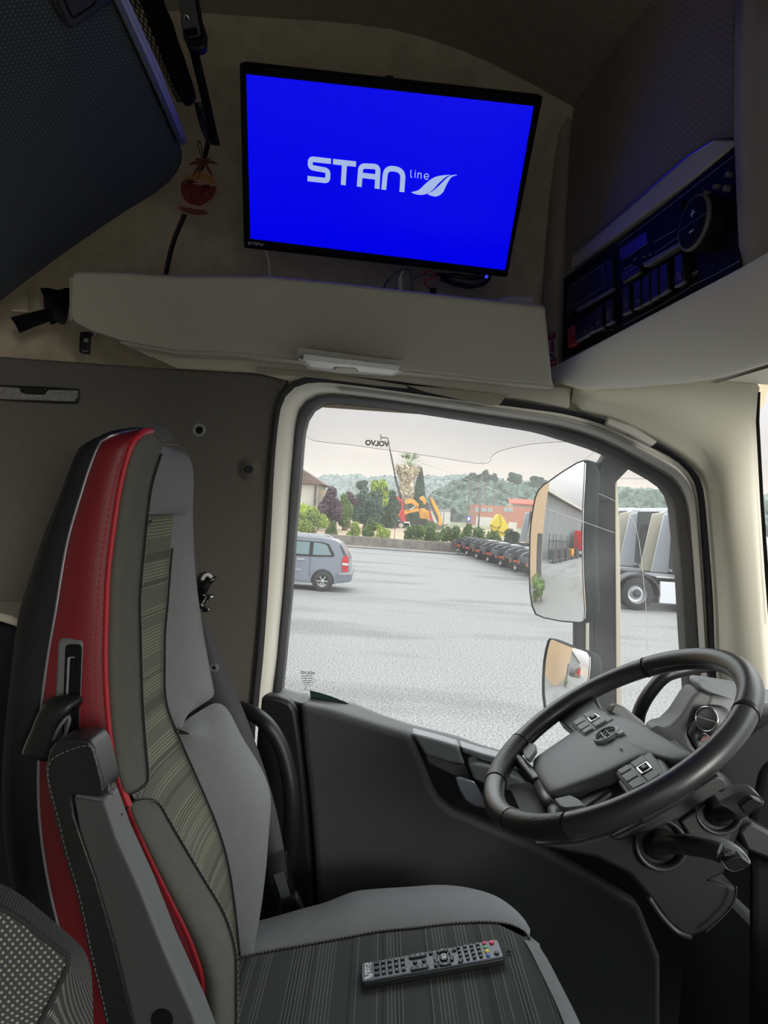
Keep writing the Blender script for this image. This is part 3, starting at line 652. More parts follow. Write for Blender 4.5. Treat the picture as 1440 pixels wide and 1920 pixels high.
# rotary control with plus and minus
kc = F(1316, 420, .024); kr = .034
kn = MB().lathe(kc, FN, [(0, .013), (kr * .9, .013), (kr * .98, .011), (kr, .0), (kr * 1.05, -.01)], 40).build('rotary_control', M['glossblack'], blk, smooth=True)
mb = MB(); mb.lathe(kc, FN, [(kr * .92, .0132), (kr * 1.0, .0125), (kr * 1.02, .009), (kr * .95, .009)], 40); mb.build('control_ring', M['grey'], kn, smooth=True)
vz = V((0, 0, 1)); vy = FD
def kl(a, b_, w):
    pa = kc + FN * .0138 + vy * a[0] + vz * a[1]; pb = kc + FN * .0138 + vy * b_[0] + vz * b_[1]
    vs, fs = ribbon_faces([pa, pb], w, FN); return vs, fs
mb = MB()
for a, b_, w in (((-.005, .012), (.005, .012), .0022), ((0, .007), (0, .017), .0022), ((-.005, -.011), (.005, -.011), .0022)): mb.add(*kl(a, b_, w))
mb.build('plus_minus_mark', M['white'], kn, fix=False)
mb = MB(); mb.add(*kl((-.033, 0), (.033, 0), .0009)); mb.build('centre_line', M['grey'], kn, fix=False)
for x, y, r in ((1343, 350, .0035), (1362, 353, .0042), (1366, 327, .004), (1326, 362, .003)):
    MB().lathe(F(x, y, .018), FN, [(0, .004), (r * .8, .004), (r, .002), (r, -.01)], 16).build('small_button', M['grey'], blk, smooth=True)
mb = MB(); mb.add(*ribbon_faces([F(1297, 514, .0157), F(1308, 508, .0157)], .0014, FN))
for q in range(4): mb.add(*ribbon_faces([F(1299 + q * 2.6, 515 - q * 1.4, .0157), F(1299.5 + q * 2.6, 519 - q * 1.4, .0157)], .0007, FN))
mb.build('lamp_symbol', M['sticker'], blk, fix=False)
# warning sticker on the frame edge
stk = fpoly('warning_sticker', [(1027, 626), (1042, 621), (1044, 684), (1030, 689)], .002, M['sticker'], .0235, bevel=0)
for pts in ([(1027, 628), (1042, 622), (1042, 633), (1028, 639)], [(1030, 676), (1044, 671), (1044, 683), (1031, 688)], [(1033, 640), (1038, 638), (1038, 658), (1033, 660)]):
    mk('red_print', [F(x, y, .0238) for x, y in pts], [(0, 1, 2, 3)], M['stickerred'], stk, fix=False)
for pts in ([(1032, 664), (1036, 662), (1036, 667), (1032, 669)], [(1036, 669), (1040, 667), (1040, 671), (1036, 673)], [(1032, 629), (1038, 626), (1038, 629), (1032, 632)]):
    mk('print_mark', [F(x, y, .0241) for x, y in pts], [(0, 1, 2, 3)], M['black'] if pts[0][1] > 640 else M['sticker'], stk, fix=False)
mk('print_mark', [F(x, y, .0241) for x, y in [(1033, 680), (1042, 677), (1042, 680), (1033, 683)]], [(0, 1, 2, 3)], M['white'], stk, fix=False)
# cream underside, bulging forward
e1 = [F(1027, 690, .018), F(1053, 684, .018), F(1120, 649, .018), F(1200, 607, .018), F(1300, 555, .018), F(1389, 509, .018), F(1440, 480, .018), F(1560, 410, .018)]
e2 = [D(1034, 714, 1.40), D(1052, 721, 1.37), D(1110, 723, 1.31), D(1200, 722, 1.24), D(1300, 716, 1.12), D(1360, 708, 1.02), D(1440, 684, .88), D(1580, 640, .78)]
e1 = resamp(e1, 30); e2 = resamp(e2, 30); rows = []
for i, (a, b_) in enumerate(zip(e1, e2)):
    bl = .030 * min(1, i / 5)
    rows.append([a - V((0, 0, -.004)), a] + [a.lerp(b_, s) + V((-.25, 0, -1)).normalized() * bl * sin(pi * s) ** .8 for s in (.12, .28, .45, .62, .8, .92)] + [b_, b_ + V((.02, .01, .012))])
MB().grid(rows).build('underside', M['creamlit'], cons, smooth=True, sub=1)
prism('pull_edge', [D(1330, 716, 1.09), D(1440, 683, .89), D(1500, 660, .85), D(1500, 672, .85), D(1440, 690, .89), D(1345, 719, 1.09)], (.02, 0, .01), M['header'], cons, bevel=.002)
# the console goes on across the cab, above the windscreen
prism('centre_locker', [V((.44, .76, 2.96)), V((.42, .76, 3.50)), V((.80, .76, 3.50)), V((.98, .76, 3.05)), V((.90, .76, 2.92)), V((.50, .76, 2.90))], (0, -1.38, 0), M['trimfelt'], cons, bevel=.02, seg=3)
# grey roller curtain hanging at the right edge of the frame
cur = thing('roller_curtain', 'grey cloth curtain hanging beside the overhead console at the picture edge', 'curtain', D(1420, 300, .80))
rows = []
for i, (xa, ya) in enumerate([(1384, -80), (1380, 100), (1379, 250), (1384, 370), (1390, 500), (1400, 512)]):
    rows.append([D(xa + k * 22, ya - k * 9 + (6 if k % 2 else 0) - (k > 0) * 2, .835 - .012 * (k % 2) - .01 * k) for k in range(8)])
MB().grid(rows).build('curtain_cloth', mat('curtain_cloth', (160, 155, 160), .9, bump=.2, bscale=600, spec=.1), cur, smooth=True, solid=.004)

# ================================================================= TELEVISION
Zt, Zb = 1.17, 1.348
c_ = [D(450, 118, Zt), D(1017, 181, Zt), D(950, 520, Zb), D(458, 465, Zb)]
TX = (c_[1] - c_[0] + c_[2] - c_[3]).normalized(); TNn = TX.cross((c_[3] - c_[0] + c_[2] - c_[1])).normalized()
if TNn.y > 0: TNn = -TNn
TV = Plane((c_[0] + c_[1] + c_[2] + c_[3]) / 4, TNn)
tv = thing('television', 'small black flat television hanging from the roof with a bright blue screen', 'television', TV(730, 330, -.05))
T = TV
def tq(l, o): return [T(x, y, o) for x, y in l]
OUT = [(452, 118), (1015, 181), (1017, 185), (951, 519), (947, 520), (460, 465), (457, 461), (449, 122)]
prism('back_case', tq(OUT, -.004), -TNn * .035, M['blackmatte'], tv, bevel=.004)
SCR = [(461, 139), (1001, 199), (947, 507), (469, 448)]
bz = MB(); O4 = [(450, 118), (1017, 181), (950, 520), (458, 465)]
for i in range(4):
    j = (i + 1) % 4; bz.prism([T(*O4[i], .004), T(*O4[j], .004), T(*SCR[j], .002), T(*SCR[i], .002)], -TNn * .012)
bz.build('bezel', M['blackmatte'], tv, bevel=.0015)
scr = mk('screen', tq(SCR, .0), [(0, 1, 2, 3)], M['screen'], tv)
SO = .0008
mb = MB()
def z1(pts): return [(540 + x * .25, 260 + y * .25) for x, y in pts]
def rr(pts): return [T(x, y, SO) for x, y in z1(pts)]
def arcjoin(pts, r=16, k=5):
    P = [V((x, y, 0)) for x, y in pts]; out = [P[0]]
    for i in range(1, len(P) - 1):
        a = (P[i - 1] - P[i]); b_ = (P[i + 1] - P[i]); ra = min(r, a.length * .5, b_.length * .5)
        A_ = P[i] + a.normalized() * ra; B_ = P[i] + b_.normalized() * ra
        out += [A_.lerp(P[i], t_ / k).lerp(P[i].lerp(B_, t_ / k), t_ / k) for t_ in range(k + 1)]
    out.append(P[-1]); return [(p.x, p.y) for p in out]
lw = (T(540, 330) - T(549.2, 330)).length
for st, r in (([(322, 170), (168, 152), (166, 215), (300, 240), (298, 316), (146, 299)], 26), ([(337, 172), (510, 191)], 0), ([(424, 183), (414, 348)], 0),
              ([(534, 361), (546, 204), (676, 210), (668, 376)], 34), ([(540, 274), (672, 288)], 0), ([(718, 383), (734, 216), (865, 238), (854, 400)], 60)):
    q = arcjoin(st, r) if r else st
    mb.add(*ribbon_faces(rr(q), lw, TNn))
mb.build('logo_letters', M['screenlogo'], scr, fix=False)
mb = MB(); tl = lw * .17
for st, r in (([(922, 233), (920, 285), (931, 293)], 6), ([(955, 250), (952, 294)], 0), ([(956, 236), (955.6, 242)], 0), ([(972, 298), (976, 254)], 0), ([(975, 268), (984, 258), (998, 260), (1000, 275), (998, 302)], 8),
              ([(1022, 284), (1054, 288), (1052, 270), (1040, 262), (1026, 268), (1021, 285), (1028, 302), (1042, 306), (1052, 302)], 6)):
    q = arcjoin(st, r) if r else st
    mb.add(*ribbon_faces(rr(q), tl, TNn))
mb.build('logo_line_word', M['screenlogo'], scr, fix=False)
leafA = cat([V((x, y, 0)) for x, y in [(926, 402), (980, 385), (1040, 330), (1110, 285), (1215, 271), (1180, 290), (1130, 335), (1085, 385), (1030, 417), (975, 420)]], 4, True)
leafB = cat([V((x, y, 0)) for x, y in [(1048, 413), (1090, 390), (1140, 345), (1185, 300), (1225, 275), (1270, 272), (1225, 290), (1190, 345), (1160, 405), (1115, 433), (1075, 428)]], 4, True)
for lf in (leafA, leafB):
    vs = rr([(p.x, p.y) for p in lf]); mk('logo_leaf', vs, [tuple(range(len(vs)))], M['screenlogo'], scr)
# small logo on the bezel
mb = MB(); bx = lambda pts: [T(465 + x, 453 + y, .0045) for x, y in pts]
for st in ([(5, 1), (1, .6), (1, 2.8), (5, 3.2), (5, 5.6), (0, 5)], [(6.5, 1.2), (12, 1.8)], [(9.3, 1.5), (9, 6)], [(12.5, 6.5), (13, 2), (17.5, 2.5), (17, 7)], [(13, 4.3), (17.4, 4.8)], [(18.5, 7), (19, 2.6), (23, 3), (22.6, 7.4)], [(25, 8), (28, 6.5), (30, 4)], [(22.5, 7.5), (25, 6), (27, 4)]):
    mb.add(*ribbon_faces(bx(st), .0010, TNn))
mb.build('bezel_logo', M['white'], tv, fix=False)
prism('mount_bracket', [D(722, 140, 1.19), D(738, 141, 1.19), D(739, 150, 1.18), D(721, 148, 1.18)], (0, .03, .0), M['black'], tv, bevel=.002)
tube('mount_arm', [T(730, 320, -.03), V((.02, 1.42, 3.22)), V((.02, 1.50, 3.25))], .018, M['black'], tv, n=10)
# cables under the television
def cable(name, label, pts, r, m_, **k):
    o = tube(name, [D(*p) for p in pts], r, m_, None, n=8, sub=5); tag(o, label, 'cable', **k); return o
cable('white_cable', 'thin pale cable dropping from the television corner to the shelf', [(496, 466, 1.36), (502, 480, 1.40), (505, 500, 1.43), (507, 524, 1.44), (507, 550, 1.44)], .0024, M['cream'])
cable('grey_cable', 'grey looped cable behind the shelf edge left of the black adapter', [(718, 548, 1.40), (724, 530, 1.38), (738, 515, 1.37), (752, 507, 1.38), (766, 506, 1.38), (772, 520, 1.38), (772, 548, 1.39)], .0028, M['grey'])
jk = thing('jack_plug', 'pale jack plug and its lead standing up beside the grey cable loop', 'plug', D(751, 545, 1.37))
tube('plug_body', [D(750, 522, 1.37), D(751, 545, 1.37), D(751, 556, 1.37)], .0050, M['cream'], jk, n=10)
tube('plug_lead', [D(750, 522, 1.37), D(754, 510, 1.38), D(762, 503, 1.39)], .0022, M['cream'], jk, n=6)
rc = cable('red_wire', 'red wire loop joined to the black adapter below the screen', [(793, 517, 1.37), (803, 508, 1.38), (818, 515, 1.38), (812, 522, 1.37), (796, 524, 1.37), (799, 535, 1.38), (812, 545, 1.39)], .0016, M['stickerred'])
cable('black_wire', 'black curved wire rising from the shelf into the red wire loop', [(771, 540, 1.39), (776, 524, 1.39), (790, 517, 1.39), (815, 517, 1.38)], .0020, M['grey'])
ad = thing('power_adapter', 'black cable bundle with adapter and blue lamp hanging under the television', 'adapter', D(860, 528, 1.38))
MB().tube([D(826, 519, 1.38), D(850, 524, 1.38), D(880, 530, 1.38), D(905, 527, 1.38), D(918, 520, 1.375)], [.007, .012, .013, .011, .005], 10).build('adapter_body', M['black'], ad, smooth=True)
tube('adapter_lead', [D(820, 514, 1.38), D(845, 516, 1.37), D(872, 520, 1.37), D(905, 517, 1.37), D(920, 519, 1.37)], .003, M['black'], ad, sub=4, n=6)
MB().disc(D(912, 519, 1.362), (0, -1, 0), .003, .003, 10).build('status_lamp', M['led'], ad)
pk = tube('black_plug', [D(812, 541, 1.385), D(812, 556, 1.385)], .0065, M['black'], None, n=10); tag(pk, 'small black plug standing on the shelf below the red wire', 'plug')
# ================================================================= DRIVER SEAT
CPL = Plane(V((.042, 1.2, 1.935)), V((-.215, 0, 1)))      # cushion surface, rising towards its front edge
seat = thing('driver_seat', 'high backed grey cloth driver seat with a red leather side panel and striped centre', 'seat', (-.1, 1.07, 1.45))
def c3(l, n=40, sub=5): return resamp(cat([D(*p) for p in l], sub), n)
shell_o = [(270, 802, 1.0), (235, 806, .92), (202, 813, .90), (172, 824, .90), (152, 842, .90), (119, 929, .90), (83, 1019, .90), (54, 1109, .90), (32, 1182, .90), (14, 1320, .90), (4, 1450, .90), (10, 1600, .90), (40, 1760, .90), (90, 1960, .90)]
pipe = [(262, 806, .93), (228, 812, .875), (206, 818, .865), (188, 830, .865), (170, 872, .865), (155, 918, .865), (126, 1019, .865), (105, 1145, .865), (90, 1232, .865), (79, 1319, .865), (73, 1420, .865), (75, 1540, .865), (96, 1680, .865), (140, 1850, .865), (160, 1960, .865)]
redgrey = [(284, 808, .90), (272, 809, .88), (258, 820, .868), (245, 842, .862), (227, 911, .862), (213, 1001, .862), (204, 1080, .862), (201, 1150, .862), (199, 1230, .862), (202, 1310, .862), (211, 1402, .862), (224, 1458, .862), (240, 1504, .862), (275, 1589, .862), (320, 1682, .862), (355, 1753, .862), (380, 1824, .862), (383, 1870, .862), (384, 1960, .862)]
ridge = [(306, 836, .94), (297, 860, .925), (282, 911, .92), (275, 960, .915), (269, 1019, .915), (263, 1080, .915), (260, 1127, .915), (261, 1180, .915), (262, 1232, .915), (265, 1319, .915), (270, 1390, .915), (275, 1450, .915), (272, 1468, .90), (255, 1482, .88), (240, 1488, .866)]
ridgeL = [(248, 1502, .866), (262, 1498, .885), (284, 1499, .91), (298, 1508, .92), (311, 1531, .92), (347, 1593, .915), (382, 1651, .91), (418, 1713, .905), (438, 1780, .90), (440, 1850, .89), (440, 1960, .88)]
shell_o_, pipe_, rg_, ridge_, ridgeL_ = (c3(l, 60) for l in (shell_o, pipe, redgrey, ridge, ridgeL))
# black rear shell
back = [p + V((-.05, .10, 0)) for p in shell_o_]; backf = [V((p.x - .03, 1.235, p.z - .02)) for p in shell_o_]
rows = [[pp + V((.01, .02, 0)), pp, so_.lerp(pp, .5) + V((-.006, -.012, 0)), so_, bk_, bf_] for pp, so_, bk_, bf_ in zip(pipe_, shell_o_, back, backf)]
MB().grid(rows).build('back_shell', M['shell'], seat, smooth=True)
tube('shell_piping', pipe_, .0022, M['silver'], seat, n=6)
# red side panel between piping and cloth
strip('side_panel', pipe_, rg_, M['red'], seat, bulge=.010, bdir=(0, -1, 0), mids=7, n=60)
tube('side_panel_piping', [p + V((0, -.001, 0)) for p in rg_], .0042, M['redpipe'], seat, n=7)
# long stitch line on the red panel
stitches('stitching', [pp.lerp(r_, .86) + V((0, -.0085, 0)) for pp, r_ in zip(pipe_, rg_)][3:], M['redpipe'], seat, step=.008, ln=.005, r=.0007)
# upper near bolster (side cloth)
k = 0
rgU = resamp([p for p in rg_ if p.z > D(240, 1490, .865).z], 40); rgL = resamp([p for p in rg_ if p.z <= D(240, 1498, .865).z], 34)
rdU = resamp(ridge_, 40)
strip('upper_side_bolster', rgU, rdU, M['bolster'], seat, bulge=.022, bdir=(.25, -1, 0), mids=9, n=40, endround=.06)
rdL = resamp(ridgeL_, 34)
strip('lower_side_bolster', rgL, rdL, M['bolster'], seat, bulge=.030, bdir=(.25, -1, .1), mids=9, n=34, endround=.1)
cen_far = [(325, 954, 1.19), (322, 1000, 1.19), (316, 1060, 1.19), (311, 1127, 1.19), (306, 1180, 1.19), (305, 1232, 1.19), (307, 1313, 1.19), (329, 1375, 1.19), (364, 1455, 1.19), (400, 1540, 1.19), (422, 1611, 1.19), (435, 1691, 1.19), (444, 1775, 1.19), (446, 1800, 1.19)]
far_sil = [(339, 842, 1.22), (350, 856, 1.24), (357, 871, 1.26), (360, 900, 1.27), (361, 950, 1.28), (363, 1019, 1.285), (368, 1091, 1.29), (379, 1174, 1.295), (393, 1254, 1.295), (401, 1297, 1.29), (398, 1308, 1.28), (380, 1320, 1.26), (352, 1340, 1.225), (332, 1362, 1.20)]
far_low = [(332, 1366, 1.20), (352, 1348, 1.225), (380, 1330, 1.26), (404, 1318, 1.28), (427, 1330, 1.29), (453, 1380, 1.30), (475, 1415, 1.30), (493, 1447, 1.30), (505, 1480, 1.30), (508, 1510, 1.30), (504, 1560, 1.29), (493, 1638, 1.28), (471, 1727, 1.25), (449, 1785, 1.20)]
cf_ = c3(cen_far, 60); fs_ = c3(far_sil, 50); fl_ = c3(far_low, 50)
# head pad above the striped centre
head_l = c3([(305, 836, .94), (295, 862, .925), (285, 895, .92), (278, 925, .92), (275, 945, .92), (275, 964, .925)], 16)
head_r = c3([(339, 842, 1.20), (352, 856, 1.23), (359, 880, 1.255), (361, 910, 1.27), (362, 938, 1.28), (362, 964, 1.283)], 16)
strip('head_pad', head_l, head_r, M['seat'], seat, bulge=.018, bdir=(1, 0, 0), mids=11, n=16, endround=.35)
strip('head_roll', c3([(278, 806, .90), (290, 814, .92), (300, 825, .935), (306, 838, .94)], 10), c3([(300, 806, 1.12), (318, 814, 1.16), (330, 826, 1.19), (339, 843, 1.21)], 10), M['bolster'], seat, bulge=.012, bdir=(0, 0, 1), mids=7, n=10)
# striped centre panel, slightly hollow, from the head pad to the cushion
ridgeC = [p for p in c3(ridge, 60) if p.z < D(276, 948, .915).z and p.z > D(275, 1450, .915).z]
lowC = [p for p in c3(ridgeL, 60) if p.z < D(300, 1512, .92).z and p.z > D(444, 1800, .90).z - .10]
cn = resamp(ridgeC + [D(285, 1490, .92)] + lowC, 70)
# the centre's near seam lies just behind the bolster ridge
cn = [p + V((-.034, .016, -.006)) for p in cn]
strip('centre_panel', cn, resamp(cf_, 70), M['stripe_back'], seat, bulge=-.016, bdir=(1, 0, 0), mids=9, n=70, pw=1.0)
# far bolsters
fsU = [p for p in fs_ if True]
cfU = resamp([p for p in cf_ if p.z > D(332, 1372, 1.2).z], 50); cfL = resamp([p for p in cf_ if p.z <= D(330, 1366, 1.2).z], 50)
head_edge = c3([(345, 935, 1.22), (356, 905, 1.24), (358, 876, 1.25)], 8)
fU = resamp([p for p in fs_ if p.z < D(361, 925, 1.27).z], 50)
strip('far_upper_bolster', [p + V((0.0, 0, 0)) for p in cfU], fU, M['seat'], seat, bulge=.013, bdir=(1, -.2, 0), mids=9, n=50, pw=1.1)
strip('far_lower_bolster', cfL, fl_, M['seat'], seat, bulge=.024, bdir=(1, -.3, 0), mids=9, n=50, pw=1.1)
for far in (fU[8:], fl_):   # outer flank of the far bolsters
    MB().grid([[p, p + V((-.03, .02, 0)), p + V((-.10, .01, 0))] for p in far]).build('far_flank', M['shell'], seat, smooth=True)
# closed core so that the seat is solid from other sides
cor = [D(165, 930, .93), D(110, 1050, .93), D(40, 1400, .93), D(30, 1700, .93), D(150, 1960, .93), D(380, 1960, .93), D(372, 1830, .93), D(262, 1560, .93), D(205, 1400, .93), D(205, 1150, .93), D(225, 980, .93)]
prism('back_core', [p + V((.03 if i < 5 else -.17 if i < len(cor) - 2 else -.10, .08, -.03)) for i, p in enumerate(cor)], (0, .22, 0), M['shell'], seat, bevel=.01)
# seams and stitching
def seamline(path, off=(0, 0, 0), st=True, nm='seam'):
    path = [p + V(off) for p in path]
    tube(nm, path, .0016, M['seam'], seat, n=5)
    if st: stitches('stitching', [p + V((.0035, -.0028, 0)) for p in path], M['thread'], seat)
seamline(ridge_[2:], (.002, -.001, 0)); seamline(ridgeL_, (.002, -.001, 0))
seamline(cf_[5:], (.004, -.001, 0)); 
stitches('stitching', [p + V((.002, -.006, 0)) for p in fs_[3:42]], M['thread'], seat)
stitches('stitching', [p + V((.006, -.002, 0)) for p in head_l[3:]], M['thread'], seat)
stitches('stitching', [p + V((.004, -.004, .003)) for p in c3([(306, 838, .93), (315, 838, 1.0), (328, 838, 1.1), (340, 844, 1.2), (352, 862, 1.23)], 20)], M['thread'], seat)
# recess in the red panel with its belt slot and lever
SR = Plane(D(150, 1300, .853), V((0, -1, 0)))
def rrect(x0, y0, x1, y1, r, skew=0):
    out = []
    for cx, cy_, a0 in ((x1 - r, y0 + r, -90), (x1 - r, y1 - r, 0), (x0 + r, y1 - r, 90), (x0 + r, y0 + r, 180)):
        for k in range(5):
            a = radians(a0 + k * 22.5); x = cx + r * cos(a); y = cy_ + r * sin(a); out.append((x + skew * (y1 - y) / (y1 - y0), y))
    return out
prism('recess_frame', [SR(x, y) for x, y in rrect(98, 1196, 150, 1398, 12, 9)], (0, .02, 0), M['grey'], seat, bevel=.004)
prism('recess_well', [SR(x, y, .001) for x, y in rrect(115, 1208, 146, 1392, 8, 7)], (0, .012, 0), M['blackmatte'], seat, bevel=.001)
prism('recess_plate', [SR(x, y, .003) for x, y in rrect(119, 1232, 133, 1380, 3, 7)], (0, .004, 0), M['midgrey'], seat, bevel=.001)
prism('recess_slot', [SR(x, y, .0045) for x, y in rrect(124, 1234, 133, 1380, 3, 7)], (0, .004, 0), M['blackmatte'], seat, bevel=.0005)
hp = c3([(72, 1420, .83), (86, 1368, .83), (106, 1330, .83), (132, 1314, .84), (141, 1320, .85)], 16)
MB().tube(hp, [.020, .020, .019, .018, .017] + [.016] * 9 + [.012, .008], 10, ry=.008, up=(1, 0, .2)).build('belt_hinge', M['black'], seat, smooth=True)
tube('hinge_slot', c3([(100, 1388, .815), (112, 1362, .815), (130, 1342, .818), (126, 1366, .818), (117, 1388, .815)], 16), .0022, M['grey'], seat, n=6)
# seat cushion
def C(x, y, dz=0.0): return CPL(x, y) + V((0, 0, dz))
seam_c = resamp(cat([C(*p) for p in [(432, 1799), (444, 1797), (500, 1786), (568, 1774), (640, 1761), (711, 1748), (780, 1741), (837, 1734), (880, 1731), (910, 1730), (940, 1732), (959, 1736), (983, 1748), (993, 1762)]], 5), 50)
farY = resamp(cat([D(*p) for p in [(460, 1738, 1.32), (473, 1730, 1.325), (520, 1717, 1.33), (565, 1704, 1.33), (609, 1692, 1.33), (662, 1672, 1.33), (700, 1667, 1.33), (760, 1663, 1.33), (828, 1659, 1.33), (886, 1666, 1.32), (935, 1683, 1.30), (974, 1717, 1.27), (993, 1755, 1.22)]], 5), 50)
strip('cushion_far_bolster', seam_c, farY, M['seat'], seat, bulge=.014, bdir=(0, 0, 1), mids=9, n=50, pw=.8)
MB().grid([[p, p + V((0, .016, -.02)), p + V((0, .012, -.16))] for p in farY]).build('cushion_far_flank', M['shell'], seat, smooth=True)
front = [C(993, 1762), C(1008, 1786), C(1027, 1824), C(1051, 1872), C(1071, 1918), C(1092, 1972), C(1112, 2030), C(1128, 2085)]
fr_ = resamp(cat(front, 5), 30)
xb = -.30
rows = []
for p in fr_:
    a = V((xb, p.y, 1.935 + .215 * (xb - .042) - .0))
    rows.append([a.lerp(p, s) + V((0, 0, .004 * sin(pi * s))) for s in (0, .2, .4, .6, .75, .88, .95, 1)])
# first row follows the seam exactly
rows.insert(0, [a for a in resamp(seam_c, 8)])
MB().grid(rows).build('cushion_centre', M['stripe_seat'], seat, smooth=True)
noseA = resamp(cat([D(993, 1755, 1.22), V(fr_[0])], 2) + fr_, 36)
rows = [[p + V((-.010, 0, .0005)), p, p + V((.018, 0, -.012)), p + V((.026, 0, -.05)), p + V((.010, 0, -.12))] for p in noseA]
MB().grid(rows).build('cushion_nose', M['seat'], seat, smooth=True)
tube('seam', [p + V((0, 0, .0015)) for p in seam_c], .0016, M['seam'], seat, n=5)
stitches('stitching', [p + V((0, -.002, .003)) for p in seam_c], M['thread'], seat)
stitches('stitching', [p + V((0, -.006, .002)) for p in farY[:22]], M['thread'], seat)
prism('cushion_base', [V((-.32, .86, 1.82)), V((.22, .86, 1.90)), V((.24, .90, 1.72)), V((-.30, .90, 1.70))], (0, .42, 0), M['black'], seat, bevel=.01)
box('seat_pedestal', (-.05, 1.08, 1.58), (.42, .36, .26), M['black'], seat, bevel=.02)
# small burn hole in the cushion
hb = [C(954 + 5.5 * cos(a) * (1 + .3 * sin(5 * a)), 1790 + 2.6 * sin(a) * (1 + .4 * cos(3 * a)), .0045) for a in [i * pi / 9 for i in range(18)]]
mk('burn_hole', hb, [tuple(range(18))], M['blackmatte'], seat)

# ---------------------------------------------------------------- folded-up armrest on the seat's inner side
arm = thing('armrest', 'folded up black leather armrest with a dark plastic side plate beside the red panel', 'armrest', D(300, 1900, .80))
AR = Plane(D(200, 1600, .755), V((0, -1, 0)))
padp = [(92, 1408), (103, 1393), (125, 1386), (152, 1385), (168, 1390), (176, 1402), (185, 1432), (193, 1465), (196, 1484), (190, 1494), (134, 1492), (140, 1530), (155, 1575), (182, 1650), (215, 1765), (255, 1925), (275, 2000), (220, 2000), (198, 1925), (189, 1882), (167, 1793), (145, 1691), (118, 1602), (104, 1544), (90, 1488), (84, 1442)]
prism('leather_pad', [AR(x, y, .0) for x, y in padp], (0, .045, 0), M['leather'], arm, bevel=.011, seg=5, ang=25)
stitches('stitching', cat([AR(*p, .001) for p in [(182, 1418), (172, 1400), (150, 1400), (120, 1411), (99, 1422), (90, 1440), (92, 1470), (108, 1530), (124, 1596), (150, 1685), (172, 1788), (194, 1880), (205, 1930)]], 5), M['thread'], arm, step=.006, ln=.0038, r=.0005)
body = [(136, 1491), (197, 1500), (222, 1571), (267, 1669), (311, 1780), (369, 1909), (400, 1990), (262, 2000), (250, 1920), (213, 1767), (178, 1647), (148, 1558)]
prism('side_plate', [AR(x, y, .004) for x, y in body], (0, .038, 0), M['grey'], arm, bevel=.004, seg=3)
prism('inner_plate', [AR(x, y, .0055) for x, y in [(139, 1496), (193, 1504), (216, 1571), (261, 1672), (304, 1780), (361, 1909), (380, 1990), (264, 1990), (252, 1912), (216, 1765), (181, 1646), (150, 1555)]], (0, .004, 0), M['doorgrey'], arm, bevel=.001)
for (x, y, yy, r) in ((222, 1533, .775, .0052), (233, 1519, .795, .0052), (353, 1852, .80, .0055)):
    p = D(x, y, yy); MB().disc(p + V((.001, 0, 0)), (1, 0, -.45), r, .0015, 18).build('bolt_hole', M['blackmatte'], arm)
MB().disc(AR(304, 1912, .0065), (0, -1, 0), .0115, .001, 24).build('pivot_hole', M['blackmatte'], arm)
for k, (a, b_) in enumerate((((184, 1428), (214, 1500)), ((190, 1426), (219, 1494)), ((196, 1428), (222, 1490)))):
    tube('adjuster_strip', [D(a[0], a[1], .762 + .010 * k), D(b_[0] - 2, b_[1], .772 + .010 * k)], .0024, M['grey'], arm, n=6)

bnk = thing('lower_bunk', 'dark padded rear bunk edge behind the seat at the left picture edge', 'bunk', (-.95, 1.1, 1.9))
prism('bunk_cushion', [D(x, y, 1.30) for x, y in [(-300, 1172), (0, 1172), (30, 1178), (44, 1200), (60, 1900), (-300, 1900)]], (0, .16, 0), M['shell'], bnk, bevel=.02, seg=3)
prism('bunk_rail', [D(x, y, 1.29) for x, y in [(-300, 1146), (0, 1150), (20, 1155), (40, 1166), (38, 1178), (0, 1166), (-300, 1164)]], (0, .16, 0), M['header'], bnk, bevel=.004)
box('bunk_box', (-.95, 1.38, 1.62), (.5, .14, .34), M['shell'], bnk)
# ---------------------------------------------------------------- seat belt and the things on the side wall
BW = -.040
belt = thing('seat_belt', 'grey woven seat belt running down between the seat and the door pillar', 'seat belt', DOOR(540, 1700, -.06))
def flat(name, path, w, nrm, m_, parent, th=.0015):
    vs, fs = ribbon_faces(path, w, nrm); return mk(name, vs, fs, m_, parent, fix=False, solid=th)
bl_ = cat([D(376, 1150, 1.38), D(400, 1215, 1.38), D(432, 1300, 1.38), D(470, 1400, 1.385), D(505, 1500, 1.385), D(522, 1580, 1.385), D(530, 1640, 1.385)], 5)
L = [D(384, 1160, 1.36), D(408, 1215, 1.36), D(432, 1275, 1.37), D(459, 1338, 1.38), D(478, 1390, 1.38), D(500, 1455, 1.385), D(518, 1520, 1.385), D(532, 1590, 1.385), D(540, 1650, 1.385)]
R_b = [D(368, 1150, 1.36), D(370, 1215, 1.36), D(375, 1300, 1.37), D(400, 1345, 1.38), D(425, 1400, 1.38), D(455, 1470, 1.385), D(480, 1540, 1.385), D(500, 1610, 1.385), D(508, 1660, 1.385)]
MB().grid([[a, a.lerp(b_, .5) + V((0, -.003, 0)), b_] for a, b_ in zip(resamp(cat(L, 4), 30), resamp(cat(R_b, 4), 30))]).build('webbing', M['beltweb'], belt, smooth=True, solid=.0014)
up_ = cat([DOOR(389, 1090, -.055), D(381, 1100, 1.44), D(368, 1125, 1.42), D(358, 1150, 1.40)], 5)
vs_ = [[p + V((.018, 0, .012)), p - V((.018, 0, .012))] for p in up_]
MB().grid(vs_).build('upper_webbing', M['rubber'], belt, smooth=True, solid=.0015)
bp = tube('buckle_pin', [D(381, 1116, 1.41), D(396, 1117, 1.41)], .0035, M['chrome'], belt, n=10)
